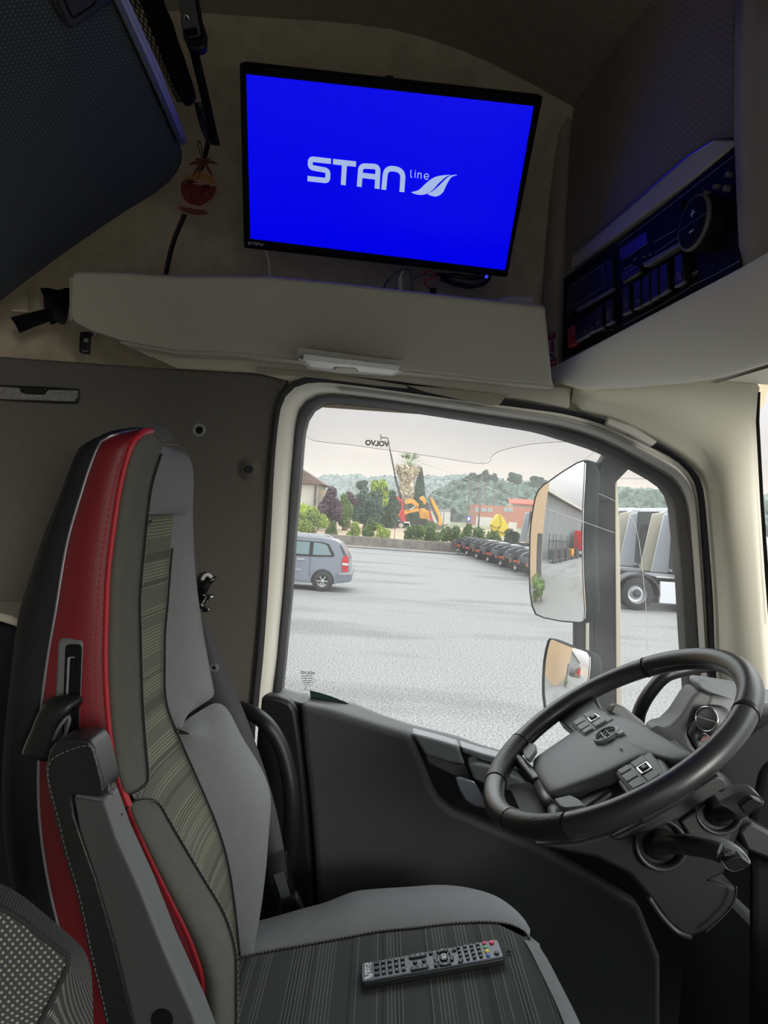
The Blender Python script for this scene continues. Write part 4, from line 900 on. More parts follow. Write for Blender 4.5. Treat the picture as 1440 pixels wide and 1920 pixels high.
tube('buckle_bar', [D(374, 1140, 1.40), D(392, 1119, 1.40), D(401, 1118, 1.40)], .0045, M['chrome'], belt, n=10)
tube('lower_bar', [D(372, 1136, 1.40), D(380, 1134, 1.395)], .0040, M['chrome'], belt, n=8)
prism('buckle_foot', [D(376, 1140, 1.40), D(384, 1136, 1.40), D(394, 1142, 1.40), D(390, 1147, 1.40), D(378, 1149, 1.40)], (0, .012, 0), M['chrome'], belt, bevel=.002)
MB().lathe(D(401, 1252, 1.362), (0, -1, .05), [(0, .004), (.0032, .004), (.0034, .0045), (.008, .0045), (.010, .002), (.0105, -.002)], 20).build('belt_button', M['grey'], belt, smooth=True)
MB().disc(D(401, 1252, 1.3565), (0, -1, 0), .003, .0008, 12).build('button_hole', M['blackmatte'], belt)
sl_ = [D(500, 1611, 1.37), D(521, 1600, 1.37), D(537, 1597, 1.37), D(543, 1632, 1.37), D(553, 1675, 1.37), D(556, 1700, 1.37), D(530, 1712, 1.37), D(517, 1690, 1.37), D(504, 1650, 1.37)]
prism('clear_sleeve', sl_, (0, .008, 0), M['plasticwrap'], belt, bevel=.001)
prism('belt_tongue', [D(512, 1640, 1.376), D(530, 1634, 1.376), D(545, 1680, 1.376), D(528, 1690, 1.376)], (0, .003, 0), M['grey'], belt, bevel=.001)
prism('belt_stalk', [D(522, 1690, 1.372), D(556, 1675, 1.372), D(568, 1705, 1.372), D(566, 1800, 1.372), D(530, 1800, 1.372)], (0, .02, 0), M['leather'], belt, bevel=.006)
anc = thing('belt_anchor', 'small black belt guide with a white roller set in the pillar cloth', 'belt guide', DOOR(389, 1088, -.036))
prism('guide_plate', [DOOR(x, y, -.036) for x, y in [(386, 1071), (405, 1085), (398, 1094), (370, 1094), (372, 1086)]], -DN * .008, M['black'], anc, bevel=.002)
tube('roller', [DOOR(379, 1087, -.046), DOOR(384, 1079, -.048), DOOR(392, 1078, -.048), DOOR(399, 1087, -.046)], .004, M['white'], anc, sub=4, n=8)
gh = tube('grab_handle', [D(452, 1330, 1.46), D(474, 1338, 1.42), D(500, 1358, 1.40), D(522, 1390, 1.40), D(536, 1430, 1.40), D(545, 1480, 1.40), D(546, 1540, 1.41), D(541, 1600, 1.44), D(538, 1630, 1.47)], .0155, M['black'], None, sub=6, n=14)
tag(gh, 'curved black grab handle on the door pillar behind the seat belt', 'handle')
hk = thing('screw_socket', 'round recessed screw hole in the pillar cloth above the seat', 'fitting', DOOR(373, 806, -.035))
MB().lathe(DOOR(373, 806, -.035), -DN, [(.0075, .0005), (.0085, .002), (.0125, .002), (.0135, 0)], 24).build('socket_ring', M['midgrey'], hk, smooth=True)
MB().disc(DOOR(375, 807, -.0362), -DN, .0075, .0005, 20).build('socket_hole', M['blackmatte'], hk)
cb = thing('cone_button', 'round cloth covered cone button on the pillar cloth near the window frame', 'fitting', DOOR(467, 880, -.035))
MB().lathe(DOOR(467, 880, -.035), -DN, [(.026, -.001), (.022, .002), (.014, .006), (.0115, .011), (.008, .012)], 28).build('button_cone', M['wallcloth'], cb, smooth=True)
MB().lathe(DOOR(467, 880, -.047), -DN, [(0, .001), (.0035, .001), (.004, .0018), (.008, .0015), (.0085, 0)], 20).build('button_cap', M['felt_seal'], cb, smooth=True)
wl_ = thing('wall_lamp', 'long clear ribbed lamp set in the dark side wall at the left picture edge', 'lamp', DOOR(60, 742, -.035))
prism('lamp_frame', [DOOR(x, y, -.036) for x, y in [(-60, 720), (40, 724), (96, 726), (150, 730), (151, 745), (147, 757), (110, 757), (20, 752), (-60, 748)]], -DN * .006, M['black'], wl_, bevel=.002)
prism('lamp_lens', [DOOR(x, y, -.043) for x, y in [(-56, 722), (38, 727), (40, 735), (52, 739), (84, 740), (92, 731), (147, 732), (146, 744), (141, 753), (20, 749), (-56, 745)]], -DN * .004, M['darklens'], wl_, bevel=.001)
prism('lamp_switch', [DOOR(x, y, -.044) for x, y in [(40, 726), (90, 728), (84, 738), (52, 737)]], -DN * .004, M['black'], wl_, bevel=.002)

# ---------------------------------------------------------------- dotted cushion at the lower left
cu = thing('dotted_cushion', 'grey dotted cloth backrest corner rising into the lower left of the frame', 'cushion', (-.35, .50, 1.9))
top = [(-260, 1590, .50), (-120, 1610, .49), (-20, 1643, .475), (30, 1672, .465), (68, 1712, .455), (112, 1745, .45)]
edge = [(-260, 1640, .42), (-120, 1660, .42), (-10, 1700, .42), (60, 1742, .42), (100, 1772, .42), (130, 1792, .42)]
sideE = [(122, 1750, .50), (150, 1768, .49), (166, 1800, .48), (172, 1840, .47), (174, 1900, .46), (174, 2100, .45)]
backT = [D(x, y, Y_ + .14) for x, y, Y_ in [(-260, 1560, .5), (-120, 1585, .5), (-20, 1625, .5), (40, 1660, .5), (90, 1700, .5), (124, 1735, .5)]]
e_ = c3(edge, 24); t_ = c3(top, 24)
# outline of the front face, then roll over to the top and the side
outl = c3([(-260, 1640, .42), (-120, 1655, .42), (-20, 1690, .42), (40, 1722, .42), (90, 1762, .42), (128, 1790, .42), (131, 1802, .42), (110, 1850, .42), (80, 1910, .42), (62, 1960, .42), (40, 2100, .42)], 40)
rim = c3([(-260, 1600, .50), (-120, 1615, .50), (-10, 1652, .50), (40, 1678, .50), (92, 1720, .50), (140, 1762, .50), (160, 1785, .50), (171, 1820, .50), (174, 1870, .50), (175, 1930, .50), (176, 2100, .50)], 40)
rim2 = [p + V((-.12, .10, -.10)) for p in rim]
strip('side_border', outl, rim, M['cushionside'], cu, bulge=.012, bdir=(.3, -1, .4), mids=7, n=40)
MB().grid([[a, b_] for a, b_ in zip(rim, rim2)]).build('rear_cover', M['cushionside'], cu, smooth=True)
cc = D(-260, 2100, .41)
MB().grid([[p, p.lerp(cc, .3) + V((0, -.006, 0)), p.lerp(cc, .7) + V((0, -.006, 0)), cc] for p in outl]).build('front_cover', M['cushiondots'], cu, smooth=True)
tube('seam_cord', [p + V((0, -.001, 0)) for p in outl], .0016, M['seam'], cu, n=6)
box('cushion_foot', (-.36, .56, 1.70), (.22, .14, .5), M['shell'], cu, bevel=.02)
# ================================================================= STEERING WHEEL
WC = V((.3705, 1.076, 2.3355)); WA = radians(55.2)
WN = V((-cos(WA), 0, sin(WA))); WU = V((sin(WA), 0, cos(WA))); WR = V((0, -1, 0))
def WL(x, y, z=0.0): return WC + WR * x + WU * y + WN * z
WP = Plane(WC, WN)
sw = thing('steering_wheel', 'black leather steering wheel with a grey centre pad and button spokes', 'steering wheel', WL(0, 0, -.10))
RW = .2075
def arc(a0, a1, n=30, R_=RW): return [WL(R_ * sin(radians(a)), R_ * cos(radians(a))) for a in [a0 + (a1 - a0) * i / n for i in range(n + 1)]]
mb = MB(); rr_ = lambda an: .0165 + .0018 * abs(sin(radians(an)))
rng = [i * 3.0 for i in range(120)]
mb.tube([WL(RW * sin(radians(a)), RW * cos(radians(a))) for a in rng], [.0168] * 120, 16, closed=True)
mb.build('rim', M['wheelleather'], sw, smooth=True)
# thicker leather sleeves with seams between them
for a0, a1 in ((-52, 46), (128, 160), (-160, -128)):
    mb = MB().tube(arc(a0, a1, 40), .0174, 16); o = mb.build('rim_sleeve', M['wheelgrip'] if a0 < -100 or a0 > 100 else M['wheelleather'], sw, smooth=True)
for a in (-52, 46, 128, 160, -160, -128):
    tube('rim_seam', [WL(RW * sin(radians(a + d)), RW * cos(radians(a + d))) for d in (-.25, .25)], .0178, M['blackmatte'], sw, n=16)
# lacing stitched along the inside of the rim
mb = MB()
for i in range(-46, 44):
    for s_ in (-1, 1):
        a = radians(i * 1.0); r0 = RW - .0172
        p = WL(r0 * sin(a), r0 * cos(a), 0); q = WL((r0 + .0035) * sin(a + .01), (r0 + .0035) * cos(a + .01), .006 * s_); mb.tube([p, q], .0007, 4)
mb.build('lacing', M['thread'], sw, kind='stuff')
# pad over the airbag
padp = [(993, 1430), (1000, 1421), (1011, 1414), (1060, 1380), (1110, 1348), (1125, 1340), (1142, 1338), (1158, 1338), (1170, 1341), (1210, 1361), (1263, 1393), (1290, 1408), (1303, 1416), (1296, 1424), (1271, 1430), (1250, 1424), (1222, 1418), (1205, 1420), (1192, 1424), (1166, 1438), (1122, 1458), (1080, 1473), (1037, 1488), (1029, 1487), (1022, 1480), (1009, 1462)]
PO = -.018
up_ = [WP(x, y, PO) for x, y in padp]; ctr = WP(1150, 1385, PO)
rows = []
for s_, h in ((1.0, -.030), (1.015, -.012), (1.0, -.003), (.97, .0015), (.85, .003), (.5, .0045), (.15, .005), (0.001, .005)):
    rows.append([ctr + (p - ctr) * s_ + WN * h for p in up_])
MB().grid(rows, closed=True).build('airbag_pad', M['padgrey'], sw, smooth=True, sub=1)
# round emblem with diagonal bar and arrow
EC = WP(1136, 1377, PO + .0085)
ex = WR; ey = WU
def EL(x, y, z=0): return EC + ex * x + ey * y + WN * z
def spin(r): return EL(r * .0, 0)
mb = MB(); ring = [(.0195 * cos(a), .0195 * sin(a)) for a in [i * pi / 18 for i in range(36)]]
mb.tube([EL(x * 1.0, y) for x, y in ring], .0034, 8, closed=True, ry=.002, up=None)
mb.build('emblem_ring', M['emblem'], sw, smooth=True)
prism('emblem_bar', [EL(-.019, -.0058, .001), EL(.019, -.0058, .001), EL(.019, .0058, .001), EL(-.019, .0058, .001)], -WN * .004, M['emblem'], sw, bevel=.001)
prism('emblem_arrow', [EL(.012, .013, .0012), EL(.018, .019, .0012), EL(.014, .022, .0012), EL(.026, .024, .0012), EL(.024, .012, .0012), EL(.021, .016, .0012), EL(.015, .010, .0012)], -WN * .003, M['emblem'], sw, bevel=.0006)
prism('emblem_field', [EL(.017 * cos(i * pi / 12), .017 * sin(i * pi / 12), -.003) for i in range(24)], -WN * .002, M['grey'], sw, bevel=0)
def text(name, s, org, xa, ya, size, mat_, parent, ext=.0002, align='CENTER', bold=0.0):
    cu_ = bpy.data.curves.new(name, 'FONT'); cu_.body = s; cu_.size = size; cu_.extrude = ext; cu_.align_x = align; cu_.align_y = 'CENTER'; cu_.offset = bold; cu_.resolution_u = 3
    o = bpy.data.objects.new(name, cu_); COL.objects.link(o); cu_.materials.append(mat_)
    za = xa.cross(ya).normalized(); mtx = Matrix.Identity(4)
    for i in range(3): mtx[i][0] = xa[i]; mtx[i][1] = ya[i]; mtx[i][2] = za[i]; mtx[i][3] = org[i] - (origin(parent)[i] if parent else 0)
    if parent is not None: o.parent = parent
    me = bpy.data.meshes.new_from_object(o); bpy.data.objects.remove(o)
    o = bpy.data.objects.new(name, me); COL.objects.link(o)
    if parent is not None: o.parent = parent
    o.matrix_basis = mtx; return o
text('emblem_lettering', 'VOLVO', EL(0, 0, .0016), ex, ey, .0105, M['blackmatte'], sw, bold=.0002)
for p in ((1104, 1354), (1164, 1405)): text('pad_mark', 'SRS', WP(*p, PO + .0052), ex, ey, .006, M['black'], sw)
# spokes: horizontal ones carry the buttons, lower ones are slim
for sgn in (-1, 1):
    def sp(x, y, z): return WL(sgn * x, y, z)
    sb_ = prism('spoke', [sp(.085, -.040, -.020), sp(.150, -.042, -.016), sp(.196, -.050, -.006), sp(.200, -.010, -.004), sp(.197, .030, -.004), sp(.150, .022, -.014), sp(.085, .035, -.020)], -WN * .026, M['wheelleather'], sw, bevel=.006, seg=3)
    bs = prism('button_panel', [sp(.078, -.034, -.012), sp(.152, -.036, -.012), sp(.160, -.012, -.012), sp(.156, .014, -.012), sp(.078, .024, -.012)], -WN * .018, M['midgrey'], sw, bevel=.004, seg=3)
    for pts in (([(.082, -.031), (.098, -.031), (.098, -.014), (.082, -.014)]), ([(.101, -.032), (.124, -.032), (.124, -.014), (.101, -.014)]), ([(.127, -.032), (.148, -.032), (.150, -.014), (.127, -.014)]),
                ([(.082, -.010), (.102, -.010), (.102, .010), (.082, .012)]), ([(.131, -.010), (.153, -.010), (.151, .008), (.131, .010)])):
        prism('button', [sp(x, y, -.0095) for x, y in pts], -WN * .006, M['midgrey'], bs, bevel=.0015)
    prism('toggle_frame', [sp(x, y, -.0085) for x, y in [(.105, -.010), (.128, -.010), (.129, .008), (.104, .009)]], -WN * .006, M['chrome'], bs, bevel=.0012)
    prism('toggle_well', [sp(x, y, -.0082) for x, y in [(.108, -.007), (.126, -.007), (.126, .005), (.107, .006)]], -WN * .002, M['blackmatte'], bs, bevel=0)
    prism('toggle', [sp(x, y, -.0065) for x, y in [(.112, -.004), (.122, -.004), (.122, .003), (.112, .003)]], -WN * .004, M['grey'], bs, bevel=.001)
    MB().tube(cat([sp(.05, -.135, -.030), sp(.095, -.140, -.022), sp(.125, -.146, -.012), sp(.146, -.152, -.003)], 5), [.011] * 10 + [.012, .013, .014, .015, .016, .017], 12, ry=.010, up=WR).build('lower_spoke', M['wheelleather'], sw, smooth=True)
MB().tube([WL(-.055, -.135, -.030), WL(0, -.137, -.032), WL(.055, -.135, -.030)], .011, 12, ry=.010, up=WU).build('lower_crossbar', M['wheelleather'], sw, smooth=True)
prism('spoke_insert', [WP(x, y, -.004) for x, y in [(976, 1404), (982, 1396), (992, 1392), (1002, 1394), (1004, 1404), (998, 1414), (990, 1424), (984, 1420)]], -WN * .008, M['midgrey'], sw, bevel=.002)
prism('lower_insert', [WP(x, y, -.008) for x, y in [(1038, 1497), (1068, 1490), (1084, 1497), (1098, 1511), (1060, 1515), (1050, 1512)]], -WN * .008, M['midgrey'], sw, bevel=.002)
for s_ in (-1, 1): prism('crossbar_stay', [WL(s_ * x, y, -.034) for x, y in [(.035, -.05), (.070, -.05), (.085, -.135), (.060, -.140)]], -WN * .012, M['black'], sw, bevel=.004)
MB().lathe(WL(0, -.02, -.075), WN, [(.03, -.09), (.055, -.06), (.075, -.02), (.085, .03), (.07, .04), (0, .042)], 32).build('hub', M['black'], sw, smooth=True)

# ================================================================= STEERING COLUMN SHROUD, STALKS
colm = thing('steering_column', 'dark plastic steering column shroud below the wheel carrying two stalks', 'steering column', (.50, 1.05, 1.50))
CS = Plane(D(1220, 1600, .96), V((0, -1, 0)))
sh = [(1000, 1585), (1080, 1580), (1160, 1558), (1240, 1520), (1300, 1478), (1345, 1450), (1362, 1455), (1382, 1482), (1395, 1510), (1388, 1560), (1376, 1590), (1366, 1600), (1360, 1640), (1340, 1650), (1382, 1664), (1378, 1690), (1360, 1720), (1330, 1745), (1300, 1758), (1282, 1755), (1255, 1735), (1216, 1682), (1180, 1640), (1120, 1610)]
prism('shroud', [CS(x, y) for x, y in sh], (0, .22, 0), M['deep'], colm, bevel=.018, seg=5)
prism('shroud_upper', [CS(x, y, .006) for x, y in [(1145, 1572), (1200, 1545), (1262, 1510), (1310, 1475), (1345, 1452), (1360, 1458), (1370, 1478), (1330, 1500), (1275, 1538), (1222, 1560), (1160, 1578)]], (0, .15, 0), M['black'], colm, bevel=.008, seg=4)
prism('shroud_panel', [CS(x, y, .005) for x, y in [(1275, 1540), (1330, 1502), (1372, 1482), (1388, 1510), (1380, 1555), (1366, 1588), (1326, 1580), (1296, 1574)]], (0, .02, 0), M['black'], colm, bevel=.003, seg=2)
for (x, y, rx) in ((1348, 1521, .030), (1240, 1585, .033)):
    pr = [(.80 * rx, -.018), (.86 * rx, -.002), (1.0 * rx, .0015), (1.06 * rx, -.001), (1.08 * rx, -.006)]
    MB().lathe(CS(x, y, .008), V((-.15, -1, .1)), pr, 30).build('stalk_socket', M['black'], colm, smooth=True)
    MB().lathe(CS(x, y, .006), V((-.15, -1, .1)), [(0, .016), (.010, .014), (.018, .006), (.022, -.006), (.026, -.02)], 24).build('stalk_boot', M['black'], colm, smooth=True)
def stalk(label, pts, rad, blade, tip, face):
    s_ = thing('column_stalk', label, 'stalk', D(*pts[0])); s_.parent = None
    MB().tube(cat([D(*p) for p in pts], 5), rad, 10, ry=.010, up=(0, 0, 1)).build('arm', M['black'], s_, smooth=True)
    prism('paddle', [D(*p) for p in blade], (0, .016, .004), M['grey'], s_, bevel=.005, seg=3)
    prism('paddle_face', [D(x, y, Y_) for x, y, Y_ in face], (0, .010, .002), M['black'], s_, bevel=.002, seg=3)
    return s_
stalk('short column stalk with an angular grey paddle tip beside the shroud top', [(1346, 1528, .93), (1370, 1520, .89), (1385, 1518, .86)], .011,
      [(1348, 1504, .86), (1362, 1496, .86), (1384, 1487, .85), (1414, 1485, .84), (1428, 1497, .83), (1434, 1506, .83), (1424, 1516, .83), (1400, 1532, .84), (1386, 1532, .85), (1376, 1518, .86), (1356, 1513, .86)], None,
      [(1388, 1512, .826), (1402, 1499, .826), (1412, 1498, .822), (1431, 1504, .822), (1430, 1508, .822), (1402, 1529, .828), (1394, 1524, .828)])
stalk('long lower column stalk with a rocker button near its angular tip', [(1236, 1586, .93), (1262, 1583, .90), (1290, 1585, .88), (1330, 1592, .86), (1352, 1600, .85)], .012,
      [(1284, 1576, .88), (1320, 1578, .87), (1360, 1584, .86), (1384, 1594, .85), (1402, 1608, .84), (1412, 1620, .84), (1400, 1630, .84), (1376, 1638, .85), (1362, 1632, .85), (1350, 1614, .86), (1320, 1602, .87), (1286, 1596, .88)], None,
      [(1356, 1617, .836), (1376, 1607, .832), (1390, 1605, .83), (1409, 1620, .828), (1400, 1628, .83), (1378, 1636, .836), (1366, 1630, .838)])
prism('rocker_button', [D(x, y, .826) for x, y in [(1356, 1602), (1364, 1597), (1376, 1597), (1380, 1601), (1368, 1606), (1358, 1607)]], (0, .006, 0), M['black'], bpy.data.objects['column_stalk.001'], bevel=.001)
tube('shroud_edge', cat([D(1216, 1682, .93), D(1236, 1712, .93), D(1258, 1737, .93), D(1275, 1750, .93), D(1294, 1757, .94)], 6), .0034, M['black'], colm, n=8)
tube('shroud_edge', cat([D(1380, 1662, .95), D(1379, 1680, .95), D(1370, 1702, .95), D(1345, 1728, .95), D(1322, 1748, .95)], 6), .0014, M['black'], colm, n=6)

# ================================================================= DASHBOARD
dash = thing('dashboard', 'dark plastic dashboard with a small hood and round switch behind the wheel', 'dashboard', (.80, .6, 1.45))
box('dash_core', (.86, .42, 1.82), (.40, 2.06, .60), M['black'], dash, bevel=.03)
# raised binnacle behind the wheel rim, traced at its own distance
prism('dash_cheek', [D(x, y, 1.30) for x, y in [(1228, 1377), (1238, 1366), (1258, 1361), (1275, 1345), (1300, 1306), (1312, 1294), (1338, 1304), (1328, 1325), (1310, 1348), (1292, 1362), (1290, 1380), (1300, 1400), (1312, 1416), (1330, 1440), (1300, 1440), (1262, 1405)]], (0, .06, 0), M['grey'], dash, bevel=.010, seg=4)
prism('dash_face', [D(x, y, 1.335) for x, y in [(1330, 1296), (1400, 1312), (1480, 1330), (1480, 1560), (1340, 1560), (1302, 1430), (1286, 1392), (1290, 1368), (1318, 1340)]], (0, .05, 0), M['doorgrey'], dash, bevel=.006, seg=3)
prism('switch_panel', [D(x, y, 1.305) for x, y in [(1333, 1302), (1386, 1313), (1400, 1330), (1400, 1385), (1352, 1425), (1325, 1422), (1308, 1402), (1300, 1380), (1318, 1350)]], (0, .03, 0), M['midgrey'], dash, bevel=.006, seg=3)
prism('dash_hood', [D(x, y, Y_) for x, y, Y_ in [(1306, 1280, 1.30), (1311, 1273, 1.31), (1330, 1276, 1.32), (1388, 1286, 1.30), (1450, 1296, 1.25), (1450, 1322, 1.22), (1388, 1314, 1.26), (1334, 1301, 1.28), (1314, 1293, 1.29)]], (.0, .04, .0), M['midgrey'], dash, bevel=.006, seg=3)
MB().lathe(D(1340, 1352, 1.285), V((-.9, -.55, .25)).normalized(), [(0, .026), (.021, .026), (.0240, .023), (.0255, .0), (.029, -.002), (.030, -.01)], 30).build('light_switch', M['grey'], dash, smooth=True)
kc2 = D(1340, 1352, 1.285) + V((-.9, -.55, .25)).normalized() * .0262; kn2 = V((-.9, -.55, .25)).normalized()
MB().lathe(kc2, kn2, [(.0200, 0), (.0206, .0012), (.0222, .0012), (.0228, -.001)], 30).build('switch_ring', M['chrome'], dash, smooth=True)
e1_ = kn2.cross(V((0, 0, 1))).normalized(); vs, fs = ribbon_faces([kc2 + kn2 * .0008 - e1_ * .019, kc2 + kn2 * .0008 + e1_ * .019], .0016, kn2); mk('switch_pointer', vs, fs, M['white'], dash, fix=False)
prism('warning_display', [D(x, y, 1.298) for x, y in [(1320, 1377), (1344, 1384), (1340, 1396), (1312, 1390)]], (0, .004, 0), mat('dim_display', (150, 118, 112), .4), dash, bevel=.001)
prism('lower_dash_panel', [D(x, y, 1.29) for x, y in [(1346, 1428), (1400, 1378), (1440, 1352), (1520, 1340), (1520, 1640), (1346, 1640)]], (0, .02, 0), M['deep'], dash, bevel=.006)
prism('centre_stack', [D(x, y, 1.02) for x, y in [(1418, 1430), (1500, 1400), (1540, 1560), (1540, 2000), (1400, 2000), (1398, 1640), (1390, 1560)]], (.10, .10, 0), M['blackmatte'], dash, bevel=.02, seg=3)
prism('knee_trim', [D(x, y, .98) for x, y in [(1384, 1560), (1408, 1540), (1500, 1590), (1500, 1650), (1440, 1612), (1400, 1596)]], (0, .03, 0), M['black'], dash, bevel=.005)
prism('upper_dash', [V((.74, 1.40, 2.02)), V((.66, 1.40, 1.98)), V((.64, .2, 2.06)), V((.64, -.6, 2.06)), V((1.05, -.6, 2.10)), V((1.12, .4, 2.10)), V((.95, 1.2, 2.06))], (0, 0, .03), M['grey'], dash, bevel=.01)
prism('pillar_shelf', [D(x, y, 1.40) for x, y in [(1372, 1215), (1400, 1214), (1450, 1222), (1500, 1232), (1500, 1262), (1440, 1258), (1396, 1246), (1380, 1232)]], (0, .04, 0), M['cream'], dash, bevel=.006)
gp_ = tube('pillar_grab_handle', [D(1196, 1352, 1.44), D(1200, 1332, 1.42), D(1216, 1302, 1.41), D(1244, 1270, 1.41), D(1272, 1258, 1.42), D(1310, 1250, 1.43), D(1345, 1247, 1.45)], .0135, M['wheelleather'], None, sub=6, n=14)
tag(gp_, 'black curved grab handle seen through the rim of the steering wheel', 'handle')
cs_ = prism('column_stalk_far', [D(x, y, 1.18) for x, y in [(1144, 1336), (1150, 1322), (1158, 1320), (1172, 1326), (1205, 1352), (1216, 1365), (1190, 1362)]], (0, .025, -.004), M['grey'], colm, bevel=.005)
cs_.name = 'far_stalk'

# ================================================================= UPPER BUNK, NET, BUCKLE, ORNAMENT
BD = V((-.77, 0, -.64)).normalized(); BN = V((.64, 0, -.77)).normalized()
BP = Plane(D(345, 290, 1.25), BN)
bunk = thing('upper_bunk', 'folded up dark bunk with dotted mesh underside and a silver edge rail', 'bunk', BP(100, 400, -.05))
bo = [(222, -5), (335, 262), (344, 278), (347, 292), (346, 308), (338, 325), (322, 344), (296, 366), (240, 400), (180, 440), (120, 482), (60, 526), (0, 572), (-120, 668), (-340, 840), (-560, 500), (-500, -200), (138, -190)]
prism('mattress_cover', [BP(x, y) for x, y in bo], -BN * .10, M['bunkmesh'], bunk, bevel=.014, seg=4)
for dx, r, m_ in ((4, .0045, M['rail']), (-5, .0040, M['grey']), (12, .0035, M['rail'])):
    tube('edge_rail', [BP(130 + dx, -200, .004 - dx * .0005), BP(222 + dx, -5, .004 - dx * .0005), BP(284 + dx, 130, .004 - dx * .0005), BP(341 + dx * .6, 266, .004 - dx * .0005)], r, m_, bunk, n=8)
prism('rail_end', [BP(x, y, .008) for x, y in [(334, 262), (346, 258), (348, 272), (342, 276)]], -BN * .014, M['grey'], bunk, bevel=.003)
hp_ = prism('grab_panel', [BP(x, y, .012) for x, y in [(80, -40), (124, 50), (130, 57), (138, 56), (206, 12), (215, 4), (196, -50)]], -BN * .014, M['black'], bunk, bevel=.005)
ln_ = MB().add(*ribbon_faces([BP(x, y, .0125) for x, y in [(116, -10), (134, 30), (140, 33), (176, 10), (180, -6)]], .003, BN)).build('panel_groove', M['blackmatte'], bunk, fix=False)
net = thing('bunk_net', 'black diamond mesh safety net hanging beside the silver bunk rail', 'net', D(310, 100, 1.16))
mb = MB()
def nx(u, v): # u across 0..1, v down 0..1
    x0 = 228 + (332 - 228) * v; x1 = 286 + (352 - 286) * v; x = x0 + (x1 - x0) * u; return D(x, -30 + 222 * v, 1.17)
nv, nu = 26, 5
for i in range(nv):
    for j in range(nu):
        u0 = (j + .5 * (i % 2)) / nu; a = nx(min(1, u0), i / nv)
        for s_ in (-.5, .5):
            u1 = u0 + s_ / nu
            if 0 <= u1 <= 1: mb.tube([a, nx(u1, (i + 1) / nv)], .0011, 4, cap=False)
mb.build('mesh_cords', M['black'], net)
MB().tube(cat([D(268, -40, 1.16), D(296, 30, 1.155), D(318, 90, 1.15), D(340, 150, 1.15), D(356, 190, 1.15)], 5), [.020, .021, .022, .022, .021, .022, .023, .022, .021, .020, .020, .020, .020, .019, .018, .018, .017, .016, .015, .013, .009], 12, ry=.012).build('rolled_hem', M['blackmatte'], net, smooth=True)
bk_ = thing('strap_buckle', 'black strap and buckle with a small metal pin hanging at the top beside the net', 'strap', D(362, 60, 1.10))
prism('buckle_body', [D(x, y, 1.10) for x, y in [(334, -20), (368, -22), (376, 30), (386, 60), (384, 88), (372, 93), (352, 90), (343, 68), (338, 40)]], (0, .018, 0), M['black'], bk_, bevel=.004, seg=3)
prism('buckle_tongue', [D(x, y, 1.09) for x, y in [(334, -10), (362, -14), (372, 45), (374, 60), (350, 66), (341, 52)]], (0, .010, 0), M['grey'], bk_, bevel=.003, seg=3)
MB().lathe(D(351, 31, 1.088), (0, -1, -.2), [(0, .006), (.003, .005), (.005, .002), (.006, 0)], 14).build('metal_pin', M['chrome'], bk_, smooth=True)
prism('press_button', [D(x, y, 1.088) for x, y in [(344, 54), (368, 50), (371, 62), (347, 67)]], (0, .004, 0), M['blackmatte'], bk_, bevel=.001)
vs = [D(x, y, yy) for x, y, yy in [(362, 88, 1.11), (372, 130, 1.13), (384, 180, 1.16), (394, 225, 1.20), (404, 268, 1.24)]]
MB().grid([[p + V((-.0075, 0, .002)), p + V((.0075, 0, -.002))] for p in cat(vs, 4)]).build('strap', M['blackmatte'], bk_, smooth=True, solid=.002)
MB().grid([[p + V((-.006, .004, .0)), p + V((.006, .004, 0))] for p in cat([D(370, 190, 1.17), D(378, 225, 1.2), D(392, 262, 1.24), D(404, 270, 1.25)], 4)]).build('strap_tail', M['black'], bk_, smooth=True, solid=.002)
cordp = cat([D(392, 252, 1.33), D(389, 272, 1.34), D(384, 292, 1.36), D(372, 330, 1.37), D(358, 370, 1.37), D(345, 405, 1.37), D(328, 445, 1.38), D(318, 480, 1.40), D(310, 520, 1.42), D(308, 540, 1.42)], 7)
cd = thing('braided_cable', 'black braided cable with pale flecks running behind the palm ornament down to the shelf', 'cable', D(308, 540, 1.42))
MB().tube(cordp, .0046, 10).build('cable_sleeve', M['blackmatte'], cd, smooth=True)
mb = MB(); L_ = resamp(cordp, 90)
for i in range(0, 89):
    a, b_ = L_[i], L_[i + 1]; d = (b_ - a).normalized(); o_ = V((.0012 * (1 if i % 2 else -1), -.0048, 0)); mb.tube([a + o_, a + o_ + d * .0022], .0009, 4)
mb.build('cable_flecks', M['thread'], cd, kind='stuff')
# hanging palm ornament
og = D(370, 345, 1.345); OP = Plane(og, V((.05, -1, 0)))
orn = thing('palm_ornament', 'flat wooden palm tree ornament with painted orange and red sunset disc', 'ornament', og)
Z = lambda l: [(300 + x / 8, 240 + y / 8) for x, y in l]
mw = mat('ornament_wood', (176, 140, 118), .7); mr_ = mat('ornament_red', (128, 44, 44), .7); mo_ = mat('ornament_orange', (170, 122, 72), .7); md_ = mat('ornament_brown', (120, 62, 54), .7)
disc = Z([(590, 640), (480, 660), (400, 700), (320, 790), (300, 900), (310, 1000), (350, 1080), (345, 1110), (270, 1130), (255, 1180), (245, 1210), (330, 1270), (470, 1315), (600, 1328), (700, 1315), (750, 1290), (700, 1230), (650, 1190), (720, 1140), (800, 1060), (850, 960), (858, 860), (830, 770), (780, 700), (700, 655)])
prism('board', [OP(x, y) for x, y in disc], (0, .004, 0), mw, orn, bevel=.0008)
prism('sky_inlay', [OP(x, y, .0006) for x, y in Z([(620, 655), (500, 680), (420, 720), (350, 780), (330, 810), (460, 822), (560, 770), (700, 800), (835, 850), (810, 770), (760, 715), (690, 668)])], (0, .001, 0), mo_, orn, bevel=0)
